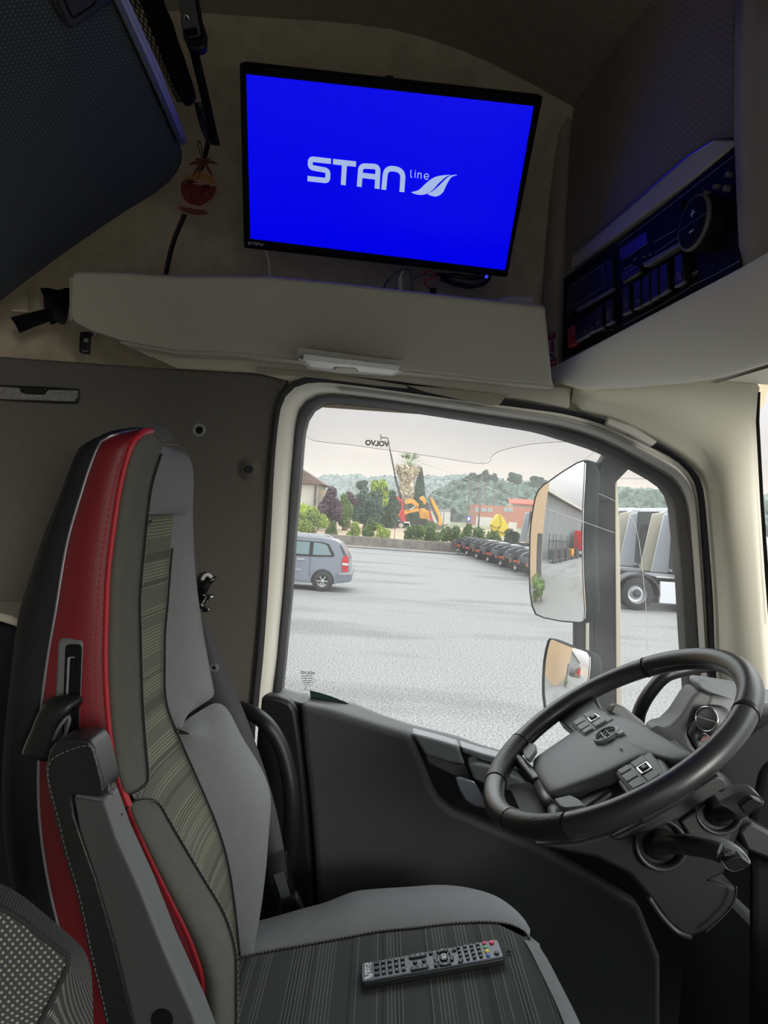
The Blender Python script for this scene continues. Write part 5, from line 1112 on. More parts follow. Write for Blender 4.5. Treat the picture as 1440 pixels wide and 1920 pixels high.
prism('sea_inlay', [OP(x, y, .0006) for x, y in Z([(325, 825), (310, 900), (325, 1000), (380, 1090), (430, 1130), (600, 1170), (700, 1120), (780, 1060), (835, 950), (840, 870), (700, 880), (560, 850), (430, 835)])], (0, .001, 0), mr_, orn, bevel=0)
prism('boat_inlay', [OP(x, y, .0006) for x, y in Z([(270, 1190), (340, 1180), (520, 1215), (640, 1225), (700, 1250), (730, 1285), (640, 1305), (500, 1300), (350, 1255)])], (0, .001, 0), md_, orn, bevel=0)
def palmflat(cx, cy_, s_, trunk, m_, off):
    mbp = MB()
    for a, l in ((20, 1.1), (55, .9), (92, .8), (130, .95), (165, 1.15), (215, 1.0), (-40, .9)):
        a = radians(a); q = []
        for t_ in (0, .35, .7, 1): q.append((cx + cos(a) * l * s_ * t_, cy_ - sin(a) * l * s_ * t_ + .45 * s_ * t_ * t_))
        ws = [.08, .13, .10, .01]; up1 = []; dn = []
        for (x, y), w_ in zip(q, ws): up1.append((x + sin(a) * w_ * s_, y + cos(a) * w_ * s_)); dn.append((x - sin(a) * w_ * s_, y - cos(a) * w_ * s_))
        poly = up1 + dn[::-1]; mbp.prism([OP(x, y, off) for x, y in poly], (0, .002, 0))
    vs, fs = ribbon_faces([OP(x, y, off) for x, y in trunk], .0026, (0, -1, 0)); mbp.add(vs, fs); return mbp
palmflat(*Z([(650, 520)])[0], 26, Z([(640, 530), (600, 650), (560, 780)]), md_, .0012).build('palm_cutout', md_, orn)
palmflat(*Z([(450, 810)])[0], 14, Z([(450, 810), (465, 950), (475, 1120)]), md_, .0016).build('palm_inlay', mat('ornament_dark', (84, 32, 34), .7), orn)
palmflat(*Z([(690, 890)])[0], 15, Z([(670, 900), (580, 1020), (480, 1120)]), md_, .0016).build('palm_inlay', bpy.data.materials['ornament_dark'], orn)
tube('hanging_loop', [OP(380, 306), OP(376, 290), OP(371, 272), OP(373, 264), OP(377, 272), OP(380, 290)], .0009, M['black'], orn, n=6, sub=4)
# black cloth and buckle at the shelf's left end
bag = thing('black_cloth', 'bunched black cloth tucked behind the left end of the side shelf', 'cloth', D(105, 580, 1.42))
rows = []
for i in range(9):
    th = i / 8; rows.append([D(108 + (34 - 18 * th) * cos(a) * (1 + .12 * sin(3 * a + i)), 574 + 38 * (th - .5) * 1.6 + 5 * sin(a * 2), 1.42 - .05 * sin(a) * sin(pi * th)) for a in [k * pi / 6 for k in range(12)]])
MB().grid(rows, closed=True).build('folds', M['blackmatte'], bag, smooth=True, sub=1)
prism('hem_tab', [D(x, y, 1.40) for x, y in [(18, 595), (96, 576), (98, 600), (64, 612), (36, 624), (28, 608)]], (0, .004, 0), M['blackmatte'], bag, bevel=.001)
bt_ = thing('belt_tongue', 'black seat belt tongue with a square opening hanging under the shelf end', 'belt tongue', D(161, 640, 1.42))
for a in ([(150, 622), (180, 622), (170, 632), (168, 664), (164, 664), (166, 634), (154, 634)], [(150, 622), (156, 634), (153, 657), (150, 661), (148, 657)], [(149, 657), (168, 661), (168, 665), (151, 662)]):
    prism('tongue_frame', [D(x, y, 1.41) for x, y in a], (0, .004, 0), M['black'], bt_, bevel=.0008)
prism('tongue_opening', [D(x, y, 1.413) for x, y in [(156, 641), (165, 642), (163, 658), (153, 655)]], (0, .002, 0), M['felt_seal'], bt_, bevel=0)
prism('fold_flap', [D(x, y, 1.44) for x, y in [(17, 560), (50, 545), (52, 583), (20, 582)]], (0, .01, 0), M['headliner'], bpy.data.objects['wall_left'], bevel=.003)

# ================================================================= REMOTE CONTROL on the cushion
rem = thing('remote_control', 'black television remote with grey brushed face and small buttons lying on the seat cushion', 'remote control', C(810, 1828, .01))
RB = [C(x, y, .0) for x, y in [(676, 1826), (938, 1781), (948, 1815), (683, 1864)]]
ux = ((RB[1] - RB[0]) + (RB[2] - RB[3])).normalized(); nrm = V((-.215, 0, 1)).normalized(); uy = nrm.cross(ux).normalized(); ctr = (RB[0] + RB[1] + RB[2] + RB[3]) / 4
LR = .5 * ((RB[1] - RB[0]).length + (RB[2] - RB[3]).length); WRr = .5 * ((RB[3] - RB[0]).length + (RB[2] - RB[1]).length)
def RM(u, v, h): return ctr + ux * ((u - .5) * LR) - uy * ((v - .5) * WRr) + nrm * h
def rrp(u0, v0, u1, v1, r, n=4):
    out = []; rv = r * LR / WRr
    for cu_, cv_, a0 in ((u1 - r, v0 + rv, -90), (u1 - r, v1 - rv, 0), (u0 + r, v1 - rv, 90), (u0 + r, v0 + rv, 180)):
        for k in range(n + 1):
            a = radians(a0 + 90 * k / n); out.append((cu_ + r * cos(a), cv_ + rv * sin(a)))
    return out
prism('lower_shell', [RM(u, v, .004) for u, v in rrp(0, 0, 1, 1, .022)], nrm * .012, M['black'], rem, bevel=.003, seg=3)
prism('face_plate', [RM(u, v, .0150) for u, v in rrp(.006, .03, .994, .97, .02)], nrm * .0025, mat('remote_face', (84, 90, 100), .4, var=.15, vscale=90, spec=.6), rem, bevel=.001)
def btn(u, v, du, dv, m_=M['black'], nm='button', round_=True):
    n = 14 if round_ else 4
    if round_: p = [RM(u + du * cos(2 * pi * k / n), v + dv * sin(2 * pi * k / n), .0172) for k in range(n)]
    else: p = [RM(u + a * du, v + b_ * dv, .0172) for a, b_ in ((-1, -1), (1, -1), (1, 1), (-1, 1))]
    prism(nm, p, nrm * .0028, m_, rem, bevel=.0007)
    return
rem_mats = [mat('button_pink', (206, 44, 92), .5), mat('button_green', (60, 176, 122), .5), mat('button_yellow', (226, 196, 44), .5), mat('button_blue', (60, 104, 196), .5)]
du, dv = .0145, .085
for i in range(5):
    for j in range(3): btn(.115 + i * .046, .20 + j * .27, du * (1.3 if i == 0 else 1), dv, round_=False)
for i in range(4):
    for j in range(4): btn(.705 + i * .046, .15 + j * .215, .0135, .068, round_=(i == 0 or j == 3))
for j, m_ in enumerate(rem_mats): btn(.893, .15 + j * .215, .0135, .068, m_, 'coloured_button', round_=(j == 3))
btn(.945, .18, .018, .095, rem_mats[0], 'power_button'); btn(.955, .76, .018, .10)
for v in (.20, .82):
    prism('rocker_button', [RM(x, y, .0172) for x, y in rrp(.345, v - .10, .475, v + .10, .022)], nrm * .003, M['black'], rem, bevel=.0007)
for u, v in ((.385, .50), (.448, .50), (.505, .17), (.525, .84), (.672, .22), (.695, .86)): btn(u, v, .016, .09)
btn(.588, .52, .030, .20, M['black'], 'ok_button')
for q in range(4):
    a0 = q * 90 - 38; pts = []
    for k in range(7): a = radians(a0 + 76 * k / 6); pts.append((.588 + .072 * cos(a), .52 + .45 * sin(a)))
    for k in range(7): a = radians(a0 + 76 - 76 * k / 6); pts.append((.588 + .046 * cos(a), .52 + .29 * sin(a)))
    prism('arrow_button', [RM(x, y, .0172) for x, y in pts], nrm * .0028, M['black'], rem, bevel=.0006)
mb = MB()
def rl(pts, w=.0008): mb.add(*ribbon_faces([RM(u, v, .0204) for u, v in pts], w, nrm))
for u, v in ((.345 + .03, .20), (.345 + .03, .82)): rl([(u - .006, v), (u + .006, v)])
for u, v in ((.445, .20), (.445, .82)): rl([(u - .006, v), (u + .006, v)]); rl([(u, v - .04), (u, v + .04)])
for u, v in ((.410, .20), (.410, .82)): rl([(u - .004, v - .03), (u + .004, v - .03), (u + .004, v + .03), (u - .004, v + .03)])
for i in range(1, 5):
    for j in range(3): u, v = .115 + i * .046, .20 + j * .27; rl([(u - .002, v - .03), (u + .002, v), (u - .002, v + .03)], .0007)
for u, v in ((.588, .14), (.588, .90), (.529, .52), (.647, .52)): rl([(u - .003, v - .02), (u + .003, v), (u - .003, v + .02), (u - .003, v - .02)], .0008)
for i in range(4):
    for j in range(3): u, v = .705 + i * .046, .15 + j * .215; rl([(u - .003, v), (u + .003, v)], .0008)
mb.build('button_marks', M['white'], rem, fix=False)
text('ok_mark', 'OK', RM(.588, .52, .0204), -uy, ux, .009, M['white'], rem, bold=.0002)
mb = MB()
def rl2(pts, w=.0018): mb.add(*ribbon_faces([RM(u, v, .0180) for u, v in pts], w, nrm))
# wordmark reads across the short side
def wm(l): return [(.070 - y * .035, .10 + x * .115) for x, y in l]
for st in ([(1.0, 1), (0, 1), (0, .5), (1, .5), (1, 0), (0, 0)], [(1.3, 1), (2.3, 1)], [(1.8, 1), (1.8, 0)], [(2.6, 0), (2.6, 1), (3.6, 1), (3.6, 0)], [(2.6, .45), (3.6, .45)], [(3.95, 0), (3.95, 1), (4.9, 1), (4.9, 0)]): rl2(wm(st))
rl2(wm([(4.9, -.2), (5.8, .3), (6.6, 1.3)]), .0026); rl2(wm([(5.5, -.4), (6.4, .1), (6.9, 1.1)]), .0022)
mb.build('wordmark', M['white'], rem, fix=False)
# ================================================================= OUTSIDE: PRINTS ON THE PANE, DEFLECTOR, MIRRORS
DX = V((-1, 0, 0))       # prints are read from outside, so they run towards -x here
dup_ = V((0, -.10, 1)).normalized()
text('maker_print', 'VOLVO', GP(706, 832) + DN * .06, DX, dup_, .0155, M['blackmatte'], None, bold=.0009)
mp_ = bpy.data.objects['maker_print']
defl = thing('wind_deflector', 'smoked clear wind deflector fixed along the top outside the side window', 'deflector', GP(760, 800) + DN * .05)
dfl = [(569, 818), (587, 827), (650, 834), (729, 845), (820, 858), (913, 871), (930, 856), (950, 845), (1000, 834), (1040, 830), (1079, 829), (1113, 835), (1113, 790), (1000, 785), (880, 770), (760, 750), (600, 735), (560, 770)]
prism('deflector_sheet', [GP(x, y) + DN * .055 for x, y in dfl], DN * .002, M['acrylic'], defl, bevel=0)
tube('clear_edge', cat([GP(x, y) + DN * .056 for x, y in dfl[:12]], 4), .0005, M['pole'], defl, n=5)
mp_.parent = defl; mp_.location = V(mp_.location) - origin(defl)
lab = thing('glass_marking', 'small mirrored maker print with fine lines low on the side window', 'marking', GP(578, 1300)); lab.parent = None
text('marking_word', 'VOLVO', GP(577, 1262), DX, dup_, .0095, M['blackmatte'], lab, bold=.0002)
for y, x0, x1 in ((1267.5, 565, 587), (1271.5, 565, 586), (1276, 567, 584), (1279.5, 568, 582), (1282.5, 569, 580), (1294, 567, 580), (1301.5, 566, 578)):
    vs, fs = ribbon_faces([GP(x0, y), GP(x1, y)], .0013 if y < 1280 else .0008, DN); mk('marking_line', vs, fs, M['black'], lab, fix=False)
for x, y in ((588, 1276), (582, 1282.5)):
    tube('marking_ring', [GP(x + 3.0 * cos(a), y + 3.4 * sin(a)) for a in [i * pi / 8 for i in range(16)]], .0004, M['black'], lab, n=4, closed=True)
vs, fs = ribbon_faces([GP(571, 1287), GP(575, 1287), GP(573, 1289.5), GP(571, 1292), GP(576, 1292)], .0008, DN); mk('marking_symbol', vs, fs, M['black'], lab, fix=False)
gs = prism('green_sticker', [GP(x, y) for x, y in [(581, 1294), (587, 1296), (600, 1299), (622, 1306), (645, 1315), (658, 1322), (656, 1334), (640, 1331), (622, 1326), (612, 1322), (604, 1320), (598, 1316), (590, 1311), (582, 1307)]], DN * .0008, M['greensticker'], None, bevel=0)
tag(gs, 'torn dark green sticker low on the side window above the belt line', 'sticker')

mirr = thing('door_mirror', 'tall convex truck door mirror in a dark housing on the black mirror arm', 'mirror', D(1060, 1170, 1.95))
MN = V((-.88, -.47, .0)).normalized(); MC = D(1045, 1015, 1.95)
MPl = Plane(MC, MN)
mo = [(1095, 865), (1083, 869), (1058, 884), (1032, 902), (1019, 911), (1011, 920), (1005, 933), (1001, 953), (997, 980), (995, 1005), (994, 1065), (995, 1108), (999, 1135), (1006, 1151), (1020, 1157), (1049, 1163), (1085, 1166), (1092, 1165), (1096, 1160), (1097, 1142), (1093, 1073), (1092, 1022), (1093, 953), (1096, 900), (1097, 869)]
mcen = sum((MPl(x, y) for x, y in mo), V((0, 0, 0))) / len(mo)
prism('mirror_glass', [MPl(x, y, .002) for x, y in mo], -MN * .003, mirrorm('mirror_glass', tuple(mcen), .62), mirr, bevel=0)
hb_ = [mcen + (MPl(x, y) - mcen) * 1.012 for x, y in mo]; rows = []
for s_, d in ((.99, -.000), (1.0, -.004), (1.01, .012), (1.0, .035), (.9, .06), (.6, .075), (.01, .08)):
    rows.append([mcen + (p - mcen) * s_ - MN * d + V((.004 * d * 10, 0, 0)) for p in hb_])
MB().grid(rows, closed=True).build('mirror_housing', M['housing'], mirr, smooth=True)
mir2 = thing('wide_angle_mirror', 'small strongly convex lower mirror half hidden behind the steering wheel', 'mirror', D(1065, 1340, 1.95))
MN2 = V((-.93, -.36, .11)).normalized(); MC2 = D(1062, 1270, 1.95); MP2 = Plane(MC2, MN2)
mo2 = [(1033, 1198), (1050, 1205), (1069, 1213), (1090, 1219), (1102, 1224), (1106, 1232), (1106, 1248), (1103, 1275), (1100, 1310), (1096, 1345), (1030, 1345), (1022, 1325), (1019, 1300), (1019, 1270), (1021, 1240), (1025, 1218), (1029, 1203)]
m2c = sum((MP2(x, y) for x, y in mo2), V((0, 0, 0))) / len(mo2)
prism('mirror_glass', [MP2(x, y, .002) for x, y in mo2], -MN2 * .003, mirrorm('wide_mirror_glass', tuple(m2c), 2.6), mir2, bevel=0)
hb_ = [m2c + (MP2(x, y) - m2c) * 1.02 for x, y in mo2]; rows = []
for s_, d in ((.985, -.001), (1.0, -.004), (1.012, .012), (1.0, .03), (.85, .05), (.4, .06), (.01, .062)):
    rows.append([m2c + (p - m2c) * s_ - MN2 * d for p in hb_])
MB().grid(rows, closed=True).build('mirror_housing', M['housing'], mir2, smooth=True)
armo = thing('mirror_arm', 'broad black upright mirror arm with a cream front edge outside the window', 'mirror arm', D(1135, 1500, 2.06))
prism('arm_post', [D(x, y, 2.06) for x, y in [(1112, 880), (1135, 862), (1155, 900), (1157, 1100), (1158, 1560), (1113, 1560), (1113, 1180), (1115, 1100)]], (.0, .05, 0), M['arm'], armo, bevel=.004)
prism('arm_edge', [D(x, y, 2.055) for x, y in [(1153, 905), (1158, 902), (1162, 1000), (1167, 1330), (1169, 1560), (1157, 1560)]], (0, .05, 0), M['truckcream'], armo, bevel=.002)
prism('arm_bracket', [D(x, y, 2.03) for x, y in [(1112, 866), (1120, 868), (1130, 863), (1150, 830), (1210, 850), (1186, 873), (1155, 905), (1152, 940), (1116, 940), (1104, 880)]], (0, .06, 0), M['arm'], armo, bevel=.006)
prism('arm_rib', [D(x, y, 2.02) for x, y in [(1122, 884), (1134, 866), (1136, 930), (1124, 930)]], (0, .02, 0), M['housing'], armo, bevel=.003)
prism('lower_strut', [D(x, y, 1.99) for x, y in [(1079, 1155), (1096, 1155), (1097, 1222), (1079, 1222)]], (0, .03, 0), M['arm'], armo, bevel=.002)
prism('strut_edge', [D(x, y, 1.985) for x, y in [(1098, 1158), (1103, 1158), (1104, 1228), (1098, 1226)]], (0, .02, 0), M['truckcream'], armo, bevel=.001)

prism('arm_foot', [V((x, 1.53, z)) for x, z in ((D(1135, 1520, 2.06).x - .03, 2.06), (D(1135, 1520, 2.06).x + .03, 2.06), (D(1135, 1520, 2.06).x + .03, 2.12), (D(1135, 1520, 2.06).x - .03, 2.12))], (0, .55, -.02), M['arm'], armo, bevel=.004)
# ================================================================= OUTSIDE: GROUND, WALL, KERB
def G(px, py, z=0.0):
    r = ray(px, py); return EYE + r * ((z - EYE.z) / r.z)
gr = mk('ground', [V(p) for p in ((-160, -60, 0), (160, -60, 0), (160, 49.2, 0), (-160, 49.2, 0))], [(0, 1, 2, 3)], M['asphalt']); gr['kind'] = 'structure'
g2 = mk('ground_yard', [V(p) for p in ((-260, 49.2, -.02), (300, 49.2, -.02), (300, 135, .3), (-260, 135, .3))], [(0, 1, 2, 3)], M['sand']); g2['kind'] = 'structure'
g3 = mk('ground_field', [V(p) for p in ((-600, 134, .25), (700, 134, .25), (800, 700, 3), (-700, 700, 3))], [(0, 1, 2, 3)], M['grassy']); g3['kind'] = 'structure'
pv = box('pavement', (-10, 48.4, .04), (60, 1.8, .10), M['kerb']); pv['kind'] = 'structure'
ws_ = thing('boundary_wall', 'low weathered concrete wall along the far side of the yard', 'wall', (-2, 49.6, 0)); ws_['kind'] = 'structure'; del ws_['label']; del ws_['category']
for i in range(14):
    x = -18 + i * 2.0; box('concrete_panel', (x + 1, 49.6, .36 + .01 * (i % 3)), (1.985, .28, .72), M['concrete'], ws_, bevel=.02)

# ---------------------------------------------------------------- planting
def leafy(name, c, rx, ry, rz, n, ls, m_, parent=None, lumps=7, seed=0, shape=None, kind=None, core=None):
    """foliage as many small leaf blades spread over lumps inside an ellipsoid"""
    R_ = random.Random(seed * 77 + 5); mb = MB(); c = V(c)
    L = [(V((R_.uniform(-.6, .6) * rx, R_.uniform(-.6, .6) * ry, R_.uniform(-.65, .65) * rz)), R_.uniform(.35, .55)) for _ in range(lumps)]
    if core: 
        for o_, s_ in L: mb.lathe(c + o_ - V((0, 0, s_ * rz * .7)), (0, 0, 1), [(0, 0), (s_ * rx * .42, s_ * rz * .35), (s_ * rx * .5, s_ * rz * .7), (s_ * rx * .35, s_ * rz * 1.05), (0, s_ * rz * 1.4)], 7)
    n = int(n * 1.8)
    for i in range(n):
        o_, s_ = R_.choice(L)
        while True:
            d = V((R_.uniform(-1, 1), R_.uniform(-1, 1), R_.uniform(-1, 1)))
            if .2 < d.length < 1: break
        d = d.normalized() * R_.uniform(.6, 1.0)
        if shape: p = c + shape(R_, d)
        else: p = c + o_ + V((d.x * rx * s_, d.y * ry * s_, d.z * rz * s_))
        ls_ = ls * .78; a = V((R_.uniform(-1, 1), R_.uniform(-1, 1), R_.uniform(-.4, 1))).normalized() * ls_ * R_.uniform(.6, 1.2); b_ = a.orthogonal().normalized() * ls * .42
        b_ = Matrix.Rotation(R_.uniform(0, 6.28), 3, a.normalized()) @ b_
        mb.add([p - a * .5, p + b_ * .6, p + a * .5, p - b_ * .6], [(0, 1, 2, 3)])
    return mb.build(name, m_, parent, fix=False, kind=kind)
def bush(px, pyb, Y_, w, h, m_, label, cat_='bush', group=None, n=1500, ls=.20, seed=1, name='bush', lumps=9):
    g = D(px, 957, Y_); g.z = 0.0 if Y_ < 60 else .1
    o = thing(name, label, cat_, (g.x, Y_, g.z), group)
    for k in range(5):
        a = k * 1.3; tube('branch', [V((g.x, Y_, g.z)), V((g.x + cos(a) * w * .1, Y_ + sin(a) * .2, g.z + h * .3)), V((g.x + cos(a) * w * .25, Y_ + sin(a) * w * .2, g.z + h * .6))], .03, M['bark'], o, n=5) if k < 3 else None
    leafy('foliage', (g.x, Y_, g.z + h * .5), w * .5, w * .4, h * .5, n, ls, m_, o, lumps=lumps, seed=seed, kind='stuff', core=True)
    return o
def topz(py, px, Y_): return 2.65 + D(px, py, Y_).z - 2.65
def bush_px(x0, x1, ytop, Y_, m_, label, **k):
    px = (x0 + x1) / 2; w = (x1 - x0) / FPX * Y_ * .92; h = D(px, ytop, Y_).z
    return bush(px, 0, Y_, w * 1.15, h * 1.08, m_, label, **k)
bush_px(556, 622, 953, 51.5, M['leaflime'], 'large lime green bush behind the wall in front of the beige house', seed=1, n=2600, ls=.22)
bush_px(612, 640, 972, 53.5, M['leaf'], 'small brownish green bush beside the large lime bush', seed=2, n=700)
bush_px(644, 680, 975, 51.8, M['leaflime'], 'round light green bush behind the wall left of the red telehandler', seed=3, n=1000)
bush_px(680, 712, 978, 52.0, M['leaf'], 'low green bush behind the wall just left of the thin stake', seed=4, n=900)
bush_px(706, 738, 986, 51.4, M['leaflime'], 'low leafy bush behind the wall under the red telehandler', seed=5, n=800)
hedge_l = ['green hedge bush right of the telehandler, first of the hedge row', 'green hedge bush below the yellow excavators', 'green hedge bush below the leaning grey boom', 'hedge bush left of the street lamp pole', 'hedge bush behind the street lamp pole', 'hedge bush left of the yellow skip', 'dark hedge bush right of the yellow skip']
for i, (x0, x1, yt) in enumerate(((758, 800, 984), (792, 835, 982), (826, 866, 984), (858, 894, 985), (884, 926, 990), (918, 945, 996), (938, 985, 995))):
    bush_px(x0, x1, yt, 51.3 + 2.2 * (i % 2), M['leaf'] if i < 6 else M['leafdark'], hedge_l[i], seed=10 + i, n=1300, group='hedge behind the wall')
def tree_px(x0, x1, ytop, ybot, Y_, m_, label, seed, n=2200, ls=.5, trunk=True, name='tree', lumps=10):
    px = (x0 + x1) / 2; t_ = D(px, ytop, Y_).z; bz_ = D(px, ybot, Y_).z; X_ = D(px, (ytop + ybot) / 2, Y_).x; w = (x1 - x0) / FPX * Y_
    o = thing(name, label, 'tree', (X_, Y_, 0))
    MB().tube([V((X_, Y_, 0)), V((X_ + .1, Y_, bz_ + .6)), V((X_, Y_, (t_ + bz_) / 2 + .3))], [.30, .22, .12], 8).build('trunk', M['bark'], o, smooth=True)
    leafy('foliage', (X_, Y_, (t_ + bz_) / 2), w * .56, w * .5, (t_ - bz_) * .56, n, ls, m_, o, lumps=lumps, seed=seed, kind='stuff', core=True)
    return o
tree_px(602, 640, 917, 972, 72, M['leafpurple'], 'dark purple leaved tree beside the beige house', 31, ls=.42)
tree_px(634, 662, 930, 985, 80, M['leaf'], 'bright green small tree right of the purple tree', 32, n=1200, ls=.42)
tree_px(640, 672, 922, 945, 88, M['leafpurple'], 'second purple leaved tree behind the bright green one', 33, n=1000, ls=.42)
tree_px(660, 712, 918, 985, 92, M['leafpine'], 'wide blue green tree behind the row of bushes', 34, n=3000, ls=.55, lumps=14)
tree_px(694, 728, 904, 950, 96, M['leaflime'], 'tall yellow green tree left of the telehandler boom', 35, n=1800, ls=.5)
tree_px(706, 752, 920, 985, 101, M['leafdark'], 'dark rounded tree directly behind the telehandler boom', 36, n=3000, ls=.55, lumps=14)
tree_px(668, 692, 902, 925, 115, M['leafpine'], 'slim dark conifer rising above the blue green tree', 37, n=900, ls=.5)
tree_px(745, 790, 930, 985, 131, M['leafdark'], 'dark tree behind the yellow excavator arms', 38, n=2400, ls=.6, lumps=12)
# palm
X_ = D(762, 900, 116).x; zt = D(765, 862, 116).z; zb = 0
palm = thing('palm_tree', 'tall shaggy palm with a thick skirt of dead fronds behind the boom', 'palm tree', (X_, 116, 0))
MB().tube([V((X_, 116, 0)), V((X_ - .1, 116, zt * .5)), V((X_ + .2, 116, zt * .93))], [.8, .75, .6], 10).build('trunk', M['bark'], palm, smooth=True)
def sh_(R_, d):
    t_ = R_.random(); r_ = (.65 + .95 * t_ + .25 * sin(9 * t_)) * R_.uniform(.75, 1.1); a = R_.uniform(0, 6.28); return V((cos(a) * r_, sin(a) * r_, (t_ - .5) * zt * .50))
leafy('dead_frond_skirt', (X_ + .1, 116, zt * .66), 1, 1, 1, 2200, .85, M['palmdead'], palm, shape=sh_, seed=41, kind='stuff')
R_ = random.Random(5); 
for k in range(34):
    a = R_.uniform(0, 6.28); el = R_.uniform(-.5, 1.1); ln_ = R_.uniform(2.2, 3.0); mb = MB(); p0 = V((X_ + .1, 116, zt * .93)); d = V((cos(a) * cos(el), sin(a) * cos(el), sin(el)))
    for q in range(9):
        f_ = (q - 4) / 4 * .55; side = V((-sin(a), cos(a), 0)); dd = (d + side * f_).normalized(); p1 = p0 + d * ln_ * .5; p2 = p1 + dd * ln_ * .55 - V((0, 0, .12)); w_ = V((0, 0, 1)).cross(dd).normalized() * .05
        mb.add([p1 - w_, p1 + w_, p2], [(0, 1, 2)])
    mb.tube([p0, p0 + d * ln_ * .5], .03, 4); mb.build('frond', M['leaf'], palm, fix=False)
X_ = D(788, 900, 124).x; zt = D(786, 877, 124).z
cyp = thing('cypress_tree', 'narrow pointed dark cypress standing just right of the palm', 'tree', (X_, 124, 0))
def sh2(R_, d):
    t_ = R_.random() ** .8; r_ = 1.9 * (1 - t_) ** .75 * R_.uniform(.7, 1); a = R_.uniform(0, 6.28); return V((cos(a) * r_, sin(a) * r_, t_ * zt))
MB().tube([V((X_, 124, 0)), V((X_, 124, zt * .7))], [.3, .1], 6).build('trunk', M['bark'], cyp)
leafy('foliage', (X_, 124, 0), 1, 1, 1, 3200, .55, M['leafdark'], cyp, shape=sh2, seed=43, kind='stuff')
# pines on the nearer slope, each with open rounded crown
pine_l = ['broad umbrella pine on the slope, leftmost above the street lamp', 'small crooked pine between two larger umbrella pines', 'tall umbrella pine above the orange building gap', 'thin pine with sparse crown right of the tall umbrella pine', 'wide spreading pine above the orange building', 'ragged pine beside the mirror top']
for i, (x0, x1, yt, yb, Y_) in enumerate(((868, 893, 888, 905, 204), (892, 903, 890, 905, 210), (903, 920, 883, 903, 203), (920, 934, 891, 908, 209), (952, 984, 888, 912, 200), (992, 1022, 895, 915, 204))):
    px = (x0 + x1) / 2; zt = D(px, yt, Y_).z; zb = D(px, yb, Y_).z; X_ = D(px, yb, Y_).x; w = (x1 - x0) / FPX * Y_
    o = thing('pine_tree', pine_l[i], 'tree', (X_, Y_, 2))
    MB().tube([V((X_, Y_, 0)), V((X_ + .3, Y_, zb)), V((X_, Y_, zt - 1))], [.2, .16, .08], 6).build('trunk', M['bark'], o)
    leafy('foliage', (X_, Y_, (zt + zb) / 2 + .3), w * .6, w * .5, (zt - zb) * .55, 900, .8, M['leafpine'], o, lumps=6, seed=50 + i, kind='stuff')
# wooded hills: terrain with a canopy of many crowns
def hill(name, prof, Y0, Y1, seed, m_, nt, ls):
    R_ = random.Random(seed); rows = []
    for j in range(7):
        f_ = j / 6; r = []
        for i in range(61):
            px = prof[0][0] + (prof[-1][0] - prof[0][0]) * i / 60
            for (xa, ya), (xb_, yb_) in zip(prof, prof[1:]):
                if xa <= px <= xb_: y = ya + (yb_ - ya) * (px - xa) / (xb_ - xa); break
            Yq = Y0 + (Y1 - Y0) * f_; zt_ = D(px, y, Y1).z; r.append(V((D(px, y, Y1).x * Yq / Y1, Yq, max(0.2, zt_ * sin(f_ * pi / 2) ** 1.2 - 3 * f_) + R_.uniform(-.6, .6))))
        rows.append(r)
    rows.append([V((p.x, p.y + 120, 0)) for p in rows[-1]])
    o = MB().grid(rows).build(name, M['hill'], smooth=True); o['kind'] = 'structure'
    mb = MB()
    for k in range(nt):
        i = R_.randint(0, 59); f_ = R_.random() ** .6; j = min(5, int(f_ * 6)); p = rows[j][i].lerp(rows[j + 1][i + 1], R_.random()); s_ = ls * R_.uniform(.7, 1.3); 
        c0 = p + V((0, 0, s_ * R_.uniform(.2, .6))); 
        for q in range(7):
            d = V((R_.uniform(-1, 1), R_.uniform(-1, 1), R_.uniform(-.4, 1))).normalized() * s_ * .8; a = V((R_.uniform(-1, 1), R_.uniform(-1, 1), R_.uniform(-1, 1))).normalized() * s_ * .55; b_ = a.orthogonal().normalized() * s_ * .5
            mb.add([c0 + d - a, c0 + d + b_, c0 + d + a, c0 + d - b_], [(0, 1, 2, 3)])
    f = mb.build('forest', m_, None, fix=False, kind='stuff'); tag(f, 'wooded ' + name.replace('_', ' ') + ' seen beyond the yard', 'forest'); return o
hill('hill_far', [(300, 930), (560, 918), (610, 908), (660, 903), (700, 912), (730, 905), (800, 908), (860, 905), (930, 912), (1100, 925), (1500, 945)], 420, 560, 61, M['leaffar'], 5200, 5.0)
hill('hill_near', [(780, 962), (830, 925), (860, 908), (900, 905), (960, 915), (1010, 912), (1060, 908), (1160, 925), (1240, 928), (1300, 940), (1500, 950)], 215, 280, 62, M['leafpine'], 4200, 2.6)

# ---------------------------------------------------------------- buildings
def bbox(name, x0, x1, y0, y1, z0, z1, m_, parent, bevel=0): return box(name, ((x0 + x1) / 2, (y0 + y1) / 2, (z0 + z1) / 2), (x1 - x0, y1 - y0, z1 - z0), m_, parent, bevel=bevel)
Yh = 74; xr = D(596, 930, Yh).x; zr = D(590, 908, Yh).z
hs_ = thing('house', 'beige rendered house with a grey tiled roof at the left of the window', 'building', (xr - 6, Yh + 4, 0))
bbox('house_wall', xr - 14, xr, Yh, Yh + 9, 0, zr, M['plasterwhite'], hs_)
eav = D(612, 913, Yh); rid = D(540, 878, Yh)
rf = MB(); rf.prism([V((xr + .8, Yh - .6, zr)), V((xr - 4.6, Yh - .6, zr + 3.0)), V((xr - 9.4, Yh - .6, zr + 3.0)), V((xr - 14.8, Yh - .6, zr))], (0, 10.2, 0)); rf.build('roof', M['tiles'], hs_)
